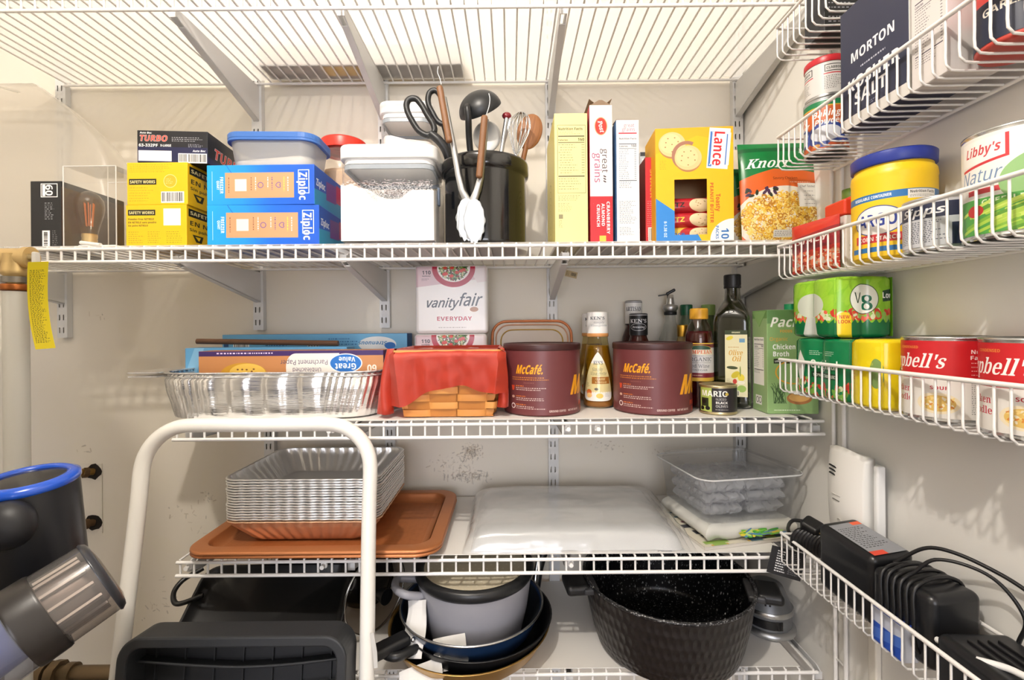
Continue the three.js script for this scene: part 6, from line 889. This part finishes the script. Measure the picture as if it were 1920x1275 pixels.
{ // basket with the salt
  const y = floorOf(B2), X = 0.527;
  const bp = tx(1024, 420, (x) => { fill(x, '#c9622f'); fill(x, '#167a4a', 0, 0, 1024, 46); fill(x, '#d8b23a', 0, 46, 1024, 10); for (const cx of [256, 512, 768]) { oval(x, cx, 300, 150, 110, '#3a4f9a'); oval(x, cx, 290, 120, 70, '#dfe3ee'); say(x, 'Baking', cx, 116, 76, '#fff', { style: 'italic', w: 210 }); say(x, 'Powder', cx + 16, 186, 70, '#fff', { style: 'italic', w: 210 }); } for (let i = 0; i < 30; i++) oval(x, rnd() * 1024, 390, 30, 16, rnd() < 0.5 ? '#e0a860' : '#b8502a'); });
  const d0 = depthAt(X, 1552), o = can('baking_powder_can', 'orange baking powder can with green band at far end', 'can', 0.031, 0.088, V(X, y, -d0), faceCam(X, d0), bp, std(0xbfc2c4, 0.3, 0.9));
  const st = tx(1024, 300, (x) => { fill(x, '#d8d6d4'); for (const cx of [256, 512, 768]) { x.strokeStyle = '#222'; x.lineWidth = 7; x.strokeRect(cx - 70, 34, 150, 60); say(x, 'CLABBER', cx, 64, 34, '#222', { w: 120 }); fill(x, '#c0303a', cx - 80, 110, 170, 10); lines(x, cx - 76, 140, 160, 8, 16, '#555', 6); } });
  const t = can('spice_can', 'silver can with red lid stacked on the baking powder', 'can', 0.029, 0.062, V(X, y + 0.0882, -d0), faceCam(X, d0) + 0.4, st, std(0xc4c4c4, 0.3, 0.9)); part(t, 'red_lid', lathe([[0.029, 0.056], [0.0306, 0.056], [0.0306, 0.065], [0.029, 0.067], [0, 0.0665]], 40), phy(0xc22630, 0.35));
  // salt box: broad navy face towards the room
  const z0 = -depthAt(0.487, 1580), z1 = -depthAt(0.487, 1709), L = z1 - z0, h = 0.172;
  const sf = tx(512, 760, (x) => { fill(x, '#262b45'); fill(x, '#d9d6d2', 0, 690, 512, 70); say(x, 'MORTON', 256, 330, 84, '#f4f4f6', { w: 340 }); lines(x, 170, 412, 190, 1, 10, '#c4c7d4', 10); say(x, 'KOSHER', 256, 500, 104, '#f4f4f6', { w: 400 }); say(x, 'SALT', 240, 596, 104, '#f4f4f6', { w: 250 }); lines(x, 240, 660, 50, 2, 12, '#9aa0b4', 5); });
  const sb = thing('salt_box', 'navy kosher salt box with white lettering', 'carton', V(0.487, y, (z0 + z1) / 2));
  part(sb, 'carton', (() => cartonGeo(0.058, h, L).translate(0.029, 0, 0))(), [pm(0x262b45), printed(sf, 0.4), pm(0x2c3150), pm(0x262b45), pm(0xd8d5d0), pm(0x262b45)]);
  const z2 = -depthAt(0.487, 1782), wf = tx(256, 640, (x) => { fill(x, '#d9d4d2'); oval(x, 150, 60, 70, 30, '#8a7a9a'); facts(x, 30, 190, 200, 420, '#3a3044'); });
  solo('white_carton', cartonGeo(0.058, 0.16, z2 - z1 - 0.004).translate(0.029, 0, 0), [pm(0xd9d4d2), printed(wf, 0.45), pm(0xc9c2bf), pm(0xd9d4d2), pm(0xd9d4d2), pm(0xd9d4d2)], 'white carton with nutrition print next to the salt box', 'carton', V(0.487, y, (z1 + z2) / 2 + 0.001));
  const d1 = 0.472, rb = thing('seasoning_bottle', 'red-labelled seasoning bottle with yellow cap near the viewer', 'bottle', V(0.527, y, -d1), faceCam(0.527, d1) - 0.35);
  const mt = tx(1024, 420, (x) => { fill(x, '#c93a34'); fill(x, '#17203a', 0, 230, 1024, 190); for (const cx of [256, 512, 768]) { say(x, 'McCormick', cx, 130, 70, '#fff', { style: 'italic', w: 230 }); say(x, 'GARLIC', cx, 280, 50, '#e9e4d8'); } });
  part(rb, 'bottle_body', lathe([[0, 0.0006], [0.034, 0.0006], [0.0365, 0.004], [0.0365, 0.105], [0.033, 0.113], [0.031, 0.116]], 44), std(0xc0443a, 0.35)); part(rb, 'paper_label', band(0.0369, 0.0369, 0.006, 0.1, mt)[0], printed(mt, 0.4)); part(rb, 'cap', lathe([[0.031, 0.112], [0.0345, 0.113], [0.0345, 0.128], [0.03, 0.134], [0, 0.135]], 44), phy(0xe8a52a, 0.35));
  const bt = tx(1024, 300, (x) => { fill(x, '#d9c79a'); fill(x, '#a88a3a', 0, 30, 1024, 60); for (const cx of [128, 512, 896]) say(x, 'PEPPER', cx, 170, 70, '#4a3a1a', { w: 240 }); });
  can('tan_tin', 'tan tin at the near end of the salt basket', 'can', 0.036, 0.11, V(0.53, y, -0.382), faceCam(0.53, 0.382), bt, std(0xd0c08e, 0.35, 0.6));
}
{ // basket with the starch tub
  const y = floorOf(B3);
  // two pouches and a green-capped bottle at the far end
  const pt = tx(400, 480, (x) => { fill(x, '#c6352c'); poly(x, [[0, 150], [400, 90], [400, 260], [0, 300]], '#8e2a30'); say(x, 'STACY', 200, 180, 80, '#f4efe8', { style: 'italic', w: 260 }); for (let i = 0; i < 200; i++) oval(x, rnd() * 400, 300 + rnd() * 180, 10 + rnd() * 22, 6 + rnd() * 12, ['#e2714a', '#f0a98a', '#d8c8b8', '#b8402e'][i % 4], rnd() * 3); });
  pouch('shrimp_pouch', 'red food pouch lying at the far end of starch basket', 'pouch', 0.1, 0.082, 0.018, V(0.496, y + 0.002, -0.752), [0, -1.45, 0.0], printed(pt, 0.25), std(0xb8332c, 0.4));
  const rc = thing('orange_lid_box', 'box with bright orange-red lid beside the starch tub', 'box', V(0.541, y, -0.728), -0.05); part(rc, 'lid', rbox(0.058, 0.026, 0.05, 0.004, 3, 0, 0.095, 0), phy(0xe0432a, 0.35)); part(rc, 'box_body', rbox(0.054, 0.084, 0.046, 0.003, 2, 0, 0.0425, 0), printed(tx(128, 160, (x) => { fill(x, '#e9e6e2'); say(x, 'm', 64, 40, 70, '#2b3f8a'); lines(x, 14, 90, 100, 4, 14, '#888', 5); }), 0.4)); part(rc, 'tab', rbox(0.022, 0.008, 0.03, 0.003, 2, 0, 0.111, 0), phy(0xe0432a, 0.35));
  const gb = thing('green_top_bottle', 'small bottle with olive green ribbed cap behind starch tub', 'bottle', V(0.562, y, -0.757)); part(gb, 'bottle_body', lathe([[0, 0.0006], [0.014, 0.0006], [0.0155, 0.003], [0.0155, 0.085], [0.012, 0.1], [0.012, 0.112]], 28), phy(0x7c9a3c, 0.2, { transmission: 0.3, thickness: 0 })); part(gb, 'cap', lathe([[0.012, 0.106], [0.0145, 0.107], [0.0145, 0.118], [0.0135, 0.12], [0.0145, 0.122], [0.0145, 0.136], [0, 0.137]], 28), phy(0x5f7a2a, 0.4));
  // starch tub
  const X = 0.531, d = 0.64, r = 0.0465, o = thing('starch_tub', 'yellow corn starch tub with dark blue lid', 'tub', V(X, y, -d), faceCam(X, d));
  const at2 = tx(2048, 620, (x) => { fill(x, '#f1c71d'); fill(x, '#2b6fae', 0, 110, 2048, 56); say(x, 'RESEALABLE CONTAINER', 850, 138, 34, '#fff', { w: 330 }); fill(x, '#e9e6e2', 1130, 116, 250, 70); say(x, 'Nutrition Facts', 1255, 136, 28, '#222', { w: 220 }); lines(x, 1145, 160, 220, 2, 10, '#666', 4); oval(x, 900, 330, 210, 120, '#d9d6d2'); oval(x, 900, 330, 200, 112, '#f0eeea'); ring(x, 900, 330, 204, 116, '#3a4a8a', 8); say(x, 'ARGO', 900, 326, 140, '#2b3f96', { w: 320 }); fill(x, '#c8373a', 700, 440, 420, 66); say(x, 'CORN STARCH', 910, 474, 46, '#f4efe8', { w: 340 }); fill(x, '#2b6fae', 650, 540, 500, 40); facts(x, 1180, 220, 260, 340, '#333'); });
  part(o, 'tub_body', lathe([[0, 0.0006], [r - 0.004, 0.0006], [r - 0.001, 0.004], [r, 0.01], [r, 0.108], [r + 0.001, 0.113], [r, 0.121], [r - 0.003, 0.125], [r - 0.004, 0.135]], 56), phy(0xf1c71d, 0.35)); part(o, 'paper_label', band(r + 0.0004, r + 0.0004, 0.005, 0.108, at2)[0], printed(at2, 0.38)); part(o, 'lid', lathe([[r - 0.004, 0.128], [r + 0.0005, 0.129], [r + 0.001, 0.143], [r - 0.001, 0.145], [r - 0.003, 0.1435], [0, 0.143]], 56), phy(0x23358f, 0.38));
  const nt = tx(1024, 340, (x) => { fill(x, '#c4c6cc'); fill(x, '#2b3048', 0, 20, 1024, 110); for (const cx of [420, 932]) { say(x, 'Sipps', cx, 74, 84, '#f2f2f4', { style: 'italic', w: 220 }); lines(x, cx - 120, 150, 250, 12, 14, '#4a4e5c', 6); } fill(x, '#2b3048', 560, 180, 120, 160); say(x, 'e', 620, 250, 90, '#fff', { style: 'italic' }); });
  can('tuna_can', 'low navy and silver can in front of starch tub', 'can', 0.0345, 0.064, V(0.5195, y, -0.558), faceCam(0.5195, 0.558), nt, std(0xc9cbce, 0.3, 0.9));
  const lt = tx(2048, 820, (x) => { fill(x, '#e9e6e0'); fill(x, '#e6c58e', 1100, 0, 948, 240); poly(x, [[640, 30], [960, 30], [960, 210], [640, 230]], '#f2efe9'); x.strokeStyle = '#c8323a'; x.lineWidth = 22; x.beginPath(); x.moveTo(970, 30); x.lineTo(970, 210); x.lineTo(640, 262); x.stroke(); say(x, "Libby's", 800, 120, 110, '#c8424a', { style: 'italic', w: 260 }); say(x, 'Naturals', 850, 330, 150, '#6d86a8', { style: 'italic', weight: '', w: 460 }); fill(x, '#c8424a', 700, 440, 360, 44); x.fillStyle = '#8fb87a'; x.beginPath(); x.ellipse(1250, 420, 330, 240, 0, 0, 7); x.fill(); fill(x, '#4e9a45', 0, 520, 2048, 300); say(x, 'GREEN BEANS', 1020, 560, 60, '#dbe8c8', { w: 420 }); for (let i = 0; i < 70; i++) { x.strokeStyle = ['#7cae3c', '#a8c94c', '#5c9434', '#c4d868'][i % 4]; x.lineWidth = 26; x.lineCap = 'round'; x.beginPath(); const a = 640 + rnd() * 900, b = 640 + rnd() * 180; x.moveTo(a, b); x.quadraticCurveTo(a + 120, b - 40, a + 240, b - 90); x.stroke(); } oval(x, 760, 620, 66, 50, '#b8322a'); });
  can('vegetable_can', 'tall white and green vegetable can at right edge', 'can', 0.0415, 0.112, V(0.526, y, -0.478), faceCam(0.526, 0.478), lt, steel);
}
// ---- shrink-wrapped packs: cans in a row under printed film
function filmPack(name, label, x0, x1, z0, z1, y, h, n, endTex, tex, colour, group) {
  const o = thing(name, label, 'drink pack', V(0, y, 0), 0, group), L = z1 - z0, rad = L / n / 2, ringPts = [];
  for (let i = 0; i <= n * 8; i++) { const k = i / (n * 8), z = z0 + L * k, b = Math.abs(Math.sin(k * n * Math.PI)); ringPts.push([x0 + 0.007 * (1 - Math.pow(b, 0.6)), z]); }
  const M = ringPts.length, tops = [0, 0.02, 0.06, 0.5, 0.94, 0.985, 1], ins = [0.010, 0.003, 0, -0.0005, 0, 0.003, 0.012];
  const rings = tops.map((t, j) => ringPts.map(([px, pz], i) => V(px + ins[j] + 0.0008 * noise.noise(i * 0.7, j * 1.3, L * 50), t * h, pz + (i === 0 ? ins[j] * 0.5 : i === M - 1 ? -ins[j] * 0.5 : 0))));
  part(o, 'printed_film', skin(rings, false, [false, false], tops), printed(tex, 0.2));
  const endc = phy(colour, 0.25), cols = 17; const wall = (z, sg) => skin(tops.map((t, j) => Array.from({ length: cols }, (_, i) => { const k = i / (cols - 1), b = Math.pow(Math.abs(Math.sin(k * 2 * Math.PI)), 0.6); return V(x0 + 0.005 + ins[j] + (x1 - x0 - 0.007 - 2 * ins[j]) * k, t * h, z + sg * (0.006 * b - 0.002 - ins[j] * 0.5)); })), false, [false, false], tops);
  part(o, 'film_end', wall(z1, 1), endTex ? printed(endTex, 0.2) : endc); part(o, 'film_end', wall(z0, -1), endc);
  part(o, 'film_back', box(0.0006, h * 0.96, L, x1, h / 2, (z0 + z1) / 2), endc);
  part(o, 'film_top', box(x1 - x0 - 0.02, 0.0006, L - 0.008, (x0 + x1) / 2 + 0.004, h - 0.0006, (z0 + z1) / 2), endc); part(o, 'film_bottom', box(x1 - x0 - 0.02, 0.0006, L - 0.008, (x0 + x1) / 2 + 0.004, 0.001, (z0 + z1) / 2), endc);
  return o;
}
{ // basket with juice packs and soup cans
  const y = floorOf(B4), x0 = 0.483, x1 = 0.574;
  const veg = (x, y0, y1, W) => { for (let i = 0; i < 60; i++) oval(x, rnd() * W, y0 + rnd() * (y1 - y0), 16 + rnd() * 26, 12 + rnd() * 18, ['#d8452f', '#e2664a', '#c73a2c', '#8fb85a', '#d9e0b8'][i % 5], rnd() * 3); };
  const film = (x, W) => { fill(x, '#86bf2c'); x.globalAlpha = 0.5; for (let i = 0; i < 30; i++) oval(x, rnd() * W, rnd() * 300, 40, 90, '#9fd13a', rnd()); x.globalAlpha = 1; veg(x, 350, 440, W); fill(x, '#0f6a3c', 0, 470, W, 150); for (let i = 0; i < 16; i++) poly(x, [[i * 80, 480], [i * 80 + 44, 430], [i * 80 + 80, 480]], '#0f6a3c'); };
  const v1 = tx(620, 620, (x, W, H) => { film(x, W); poly(x, [[260, 360], [370, 360], [420, 620], [200, 620]], '#c9cfc8'); oval(x, 315, 280, 190, 130, '#cfd6c6'); fill(x, '#8ea886', 306, 150, 24, 250); });
  const v1e = tx(640, 620, (x, W, H) => { film(x, W); ring(x, 310, 230, 160, 150, '#3a5a3a', 8); oval(x, 310, 230, 156, 146, '#eceee6'); say(x, 'V', 245, 220, 150, '#1d3a2a', { weight: '' }); say(x, '8', 355, 270, 210, '#0f6a4a', { font: 'serif' }); poly(x, [[520, 150], [640, 130], [640, 250], [520, 260]], '#14402c'); say(x, 'Low', 590, 196, 80, '#fff'); x.fillStyle = '#f0cf2a'; x.beginPath(); x.ellipse(90, 430, 74, 70, 0, 0, 7); x.fill(); x.fillRect(16, 430, 148, 190); say(x, 'NEW', 90, 410, 48, '#c83a2a'); say(x, 'LOOK', 90, 458, 48, '#c83a2a'); });
  const v3e = tx(400, 400, (x, W, H) => { fill(x, '#e9d21a'); oval(x, 150, 190, 60, 80, '#7c9a5a'); oval(x, 150, 190, 44, 62, '#93ad6a'); });
  const v2 = tx(900, 620, (x, W, H) => { fill(x, '#0f7a48'); veg(x, 430, 620, W); for (let i = 0; i < 40; i++) oval(x, rnd() * W, 520 + rnd() * 100, 30, 18, '#7ab04a', rnd() * 3); poly(x, [[40, 300], [130, 130], [240, 260], [200, 420], [120, 460]], '#e6e9e2'); lines(x, 300, 130, 160, 3, 18, '#cfe4d4', 7); lines(x, 560, 130, 160, 3, 18, '#cfe4d4', 7); say(x, 'Original', 540, 270, 120, '#eef4ec', { w: 460 }); fill(x, '#14402c', 330, 350, 440, 60); say(x, '100% VEGETABLE JUICE', 550, 382, 42, '#dfe9dc', { w: 400 }); });
  const v3 = tx(700, 620, (x, W, H) => { fill(x, '#e9d21a'); oval(x, 600, 300, 110, 130, '#7c9a5a'); say(x, 'V8', 110, 330, 90, '#d8532a', { rot: Math.PI / 2 }); x.globalAlpha = 0.3; for (let i = 0; i < 20; i++) oval(x, rnd() * W, rnd() * H, 60, 20, '#f3e04a', rnd()); x.globalAlpha = 1; });
  const zA = -depthAt(x0, 1487), zB = -depthAt(x0, 1588), zC = -0.606, zU0 = -depthAt(x0, 1482), zU1 = -depthAt(x0, 1560);
  filmPack('juice_pack', 'dark green film-wrapped juice pack under the light green one', x0, x1, zA, zB - 0.001, y, 0.0935, 2, null, v2, 0x0f6a40, 'film-wrapped juice packs');
  filmPack('juice_pack', 'yellow film-wrapped pack between green pack and soup can', x0, x1, zB + 0.001, zC - 0.001, y, 0.0945, 1, v3e, v3, 0xdcc61a, 'film-wrapped juice packs');
  filmPack('juice_pack', 'light green film-wrapped juice pack lying on top of others', x0, x1, zU0, zU1, y + 0.0950, 0.0925, 2, v1e, v1, 0x6fae2a, 'film-wrapped juice packs');
  const cs = tx(2048, 800, (x) => { fill(x, '#e8e5e0'); fill(x, '#c31f26', 0, 0, 2048, 400); fill(x, '#a3161d', 0, 376, 2048, 24); say(x, 'CONDENSED', 760, 70, 40, '#d98a3a', { w: 200 }); say(x, "Campbell's", 700, 215, 200, '#f6f4f0', { style: 'italic', font: 'serif', w: 700, skew: -0.1 }); say(x, 'Nutrition', 1330, 110, 56, '#f6e9e6', { w: 230 }); say(x, 'Facts', 1280, 170, 56, '#f6e9e6'); lines(x, 1220, 220, 220, 4, 40, '#f0c9c4', 8); lines(x, 1220, 430, 200, 18, 18, '#777', 7); say(x, 'Chicken', 640, 520, 90, '#b8243a', { font: 'serif', w: 300 }); say(x, 'Noodle', 660, 620, 90, '#b8243a', { font: 'serif', w: 280 }); oval(x, 1000, 650, 150, 110, '#efe2c4'); oval(x, 1000, 650, 120, 84, '#e2bf6a'); for (let i = 0; i < 40; i++) oval(x, 900 + rnd() * 200, 590 + rnd() * 120, 16, 8, ['#f0d48a', '#d98a3a', '#efe6cc'][i % 3], rnd() * 3); say(x, 'SOUP', 1010, 490, 50, '#b8243a'); });
  for (const [d, l] of [[0.560, 'red and white soup can next to the yellow pack'], [0.463, 'red and white soup can cut by the right edge']]) can('soup_can', l, 'can', 0.0425, 0.1, V(0.5285, y, -d), faceCam(0.5285, d) - 0.12, cs, steel, 'red and white soup cans');
}
{ // gas alarm and cable cover on the right wall
  const z0 = -0.806, z1 = -0.722, y0 = EY - 0.348, y1 = EY - 0.207, w = z1 - z0, h = y1 - y0, o = thing('gas_alarm', 'white plastic plug-in alarm on right wall below rack', 'alarm', V(0.5795, (y0 + y1) / 2, (z0 + z1) / 2));
  part(o, 'back_plate', rbox(0.014, h * 0.9, w, 0.003, 3, -0.0072, -0.004, 0.007), whitePlastic);
  const rings = []; for (let j = 0; j <= 16; j++) { const v = j / 16, e = Math.pow(Math.sin(Math.PI * (0.06 + 0.88 * v)), 0.22), r = []; for (let i = 0; i <= 20; i++) { const k = i / 20, c = Math.pow(Math.sin(Math.PI * (0.10 + 0.80 * k)), 0.5); r.push(V(-0.014 - 0.026 * c * e, -h / 2 + h * v - 0.012 * (0.5 - v) * Math.sin(Math.PI * k) * 1.2, -w / 2 + w * k)); } rings.push([V(-0.012, r[0].y, -w / 2), ...r, V(-0.012, r[20].y, w / 2)]); }
  part(o, 'cover', skin(rings, true, [true, true]), phy(0xf3f1ec, 0.35));
  for (let k = 0; k < 3; k++) part(o, 'sounder_slot_shade', rbox(0.003, 0.0024, 0.015, 0.001, 1), slotShade, [-0.0385, h * 0.30 - k * 0.0065, -0.014], [0.25, 0.25, 0]);  // black bars put on as the shade of the sounder openings
  part(o, 'button_line', box(0.002, 0.0012, 0.016), std(0x77756f, 0.6), [-0.0398, -h * 0.08, -0.006]); part(o, 'button_line', box(0.002, 0.001, 0.02), std(0xc9c6bf, 0.6), [-0.0398, -h * 0.02, -0.006]); part(o, 'embossed_mark', new THREE.TorusGeometry(0.005, 0.0006, 6, 24).rotateY(Math.PI / 2), std(0xd9d6cf, 0.6), [-0.0395, -h * 0.32, 0.0]);
  solo('cable_cover', rbox(0.010, 0.62, 0.018, 0.003, 3), std(0xeae5da, 0.5), 'flat cream cable cover running down right wall under alarm', 'cable cover', V(XR - 0.0055, EY - 0.62, -0.748));
}
{ // chargers and cords in the lowest basket
  const y = floorOf(B5), blk = std(0x141416, 0.42), blk2 = phy(0x1b1c1f, 0.3);
  const card = tx(256, 220, (x) => { fill(x, '#17171a'); for (let i = 0; i < 9; i++) lines(x, 50, 24 + i * 20, 80, 1, 8, '#f0f0f0', 9, 0.95); for (let i = 0; i < 12; i++) lines(x, 150, 20 + i * 15, 80, 1, 6, '#8a8a90', 5); });
  const q = at(1468, 1052, 0.826); const cc = solo('warning_label', box(0.055, 0.05, 0.0012), [blk, blk, blk, blk, printed(card, 0.4), blk], 'black cord label with white print sticking out of lowest basket', 'label', V(q.x + 0.006, q.y - 0.004, -0.8265)); cc.rotation.set(0, -0.25, -0.2);
  const bx0 = thing('charger', 'black charger block with grey and orange label under alarm', 'charger', V(0.531, y, -0.70), 0.0); bx0.rotation.set(0.10, 0.12, 0.08);
  part(bx0, 'body', rbox(0.066, 0.105, 0.10, 0.010, 4, 0, 0.056, 0), blk2); part(bx0, 'label', new THREE.PlaneGeometry(0.05, 0.08).rotateX(-Math.PI / 2).translate(0.0, 0.1092, 0.004), printed(tx(160, 256, (x) => { fill(x, '#8d8f94'); fill(x, '#e0592a', 110, 0, 50, 26); fill(x, '#d8452a', 0, 226, 70, 30); lines(x, 14, 40, 130, 12, 14, '#3a3b40', 6); }), 0.45)); part(bx0, 'front_label', new THREE.PlaneGeometry(0.05, 0.06).translate(0.0, 0.06, 0.0505), printed(tx(160, 160, (x) => { fill(x, '#3a3b40'); fill(x, '#e0592a', 0, 0, 160, 16); lines(x, 14, 34, 120, 8, 14, '#c9c9cc', 5); }), 0.45));
  // coiled cord at the far end
  const cg = thing('coiled_cord', 'black cord coiled in ridges at the far end of lowest basket', 'cord', V(0, 0, 0)); const cp = []; for (let i = 0; i <= 220; i++) { const k = i / 220, t = k * 22 * Math.PI, e = at(1495 + 72 * k, 1022 + 22 * k, 0.79 - 0.045 * k); cp.push(V(e.x + 0.001 + 0.012 * Math.cos(t), y + 0.05 + 0.018 * Math.sin(t) + 0.008, e.z + 0.006 * Math.sin(t))); } part(cg, 'cord', tube(cp, 0.0038, 700, 7), blk);
  const pl = thing('power_plug', 'black plug with two brass prongs lying in lowest basket', 'plug', V(0.503, y + 0.085, -0.775)); pl.rotation.set(0.3, 0.5, 0.3); part(pl, 'plug_body', rbox(0.026, 0.02, 0.03, 0.006, 3), blk); for (const s of [-1, 1]) part(pl, 'prong', rbox(0.0016, 0.007, 0.018, 0.0005, 1, s * 0.006, 0, 0.023), std(0xc0a070, 0.3, 1)); part(pl, 'cord', tube([V(0, 0, -0.015), V(-0.004, -0.008, -0.03), V(0.0, -0.05, -0.04), V(0.004, -0.062, -0.02)], 0.003, 20, 8), blk);
  // adapter with wound cord
  const ad = thing('power_adapter', 'black power adapter wound with its own thin cord', 'adapter', V(0.532, y, -0.598), 0.15); part(ad, 'body', rbox(0.072, 0.092, 0.082, 0.010, 4, 0, 0.048, 0), blk2);
  for (let k = 0; k < 6; k++) { const z = -0.022 + k * 0.0085; part(ad, 'cord_turn', tube([[-0.038, 0.02], [-0.040, 0.06], [-0.034, 0.093], [0, 0.101 + 0.003 * (k % 2)], [0.034, 0.093], [0.038, 0.05], [0.036, 0.018], [0, 0.010]].map(([a, b]) => V(a, b, z + 0.003 * Math.sin(b * 50))), 0.0024, 60, 6, true), blk); }
  part(ad, 'loose_cord', tube([V(-0.02, 0.10, 0.0), V(-0.005, 0.128, 0.02), V(0.02, 0.125, 0.06), V(0.03, 0.09, 0.085), V(0.028, 0.06, 0.08)], 0.0022, 40, 6), blk);
  solo('charging_lead', tube([V(0.52, y + 0.098, -0.63), V(0.545, y + 0.132, -0.60), V(0.575, y + 0.126, -0.54), V(0.583, y + 0.10, -0.47), V(0.583, y + 0.075, -0.40), V(0.583, y + 0.06, -0.34), V(0.57, y + 0.02, -0.335)], 0.0024, 80, 8), blk, 'thin black cord running along the right wall above basket', 'cord');
  const a2 = thing('power_adapter', 'large black adapter with ribbed end near the viewer', 'adapter', V(0.532, y, -0.484), -0.05); part(a2, 'body', rbox(0.082, 0.062, 0.115, 0.010, 4, 0, 0.032, 0), blk2); for (let k = 0; k < 4; k++) part(a2, 'grip_rib', rbox(0.003, 0.004, 0.045, 0.001, 1, -0.02 + k * 0.011, 0.064, -0.015), blk);
  carton('blue_carton', 'small blue and white carton behind the basket wires', 'carton', 0.02, 0.045, 0.05, V(0.4945, y, -0.575), 0, { side: 0x2b4fb4, front: 0xd0d4e0, left: tx(128, 96, (x) => { fill(x, '#2450b8'); fill(x, '#c9cfe0', 0, 0, 128, 40); poly(x, [[0, 60], [128, 30], [128, 60], [0, 90]], '#4a74d0'); }) });
  solo('white_charging_lead', tube([V(0.50, y + 0.05, -0.545), V(0.497, y + 0.056, -0.51), V(0.51, y + 0.068, -0.47), V(0.505, y + 0.07, -0.43), V(0.495, y + 0.058, -0.40), V(0.50, y + 0.02, -0.385)], 0.0036, 50, 8), whitePlastic, 'white cord looped over the large adapter', 'cord');
  const tl = thing('battery_pack', 'black battery pack with orange accents at right bottom', 'battery', V(0.53, y, -0.385), 0.1); part(tl, 'body', rbox(0.078, 0.072, 0.05, 0.008, 3, 0, 0.037, 0), blk); part(tl, 'orange_button', rbox(0.022, 0.012, 0.012, 0.004, 3, -0.03, 0.073, 0.0), phy(0xe2632a, 0.4)); part(tl, 'orange_button', rbox(0.02, 0.006, 0.02, 0.003, 2, 0.018, 0.074, 0.006), phy(0xd8482a, 0.4)); part(tl, 'red_stripe', rbox(0.001, 0.02, 0.03, 0.0004, 1, -0.0395, 0.02, 0), phy(0xb8302a, 0.4));
}
renderer.render(scene, camera);
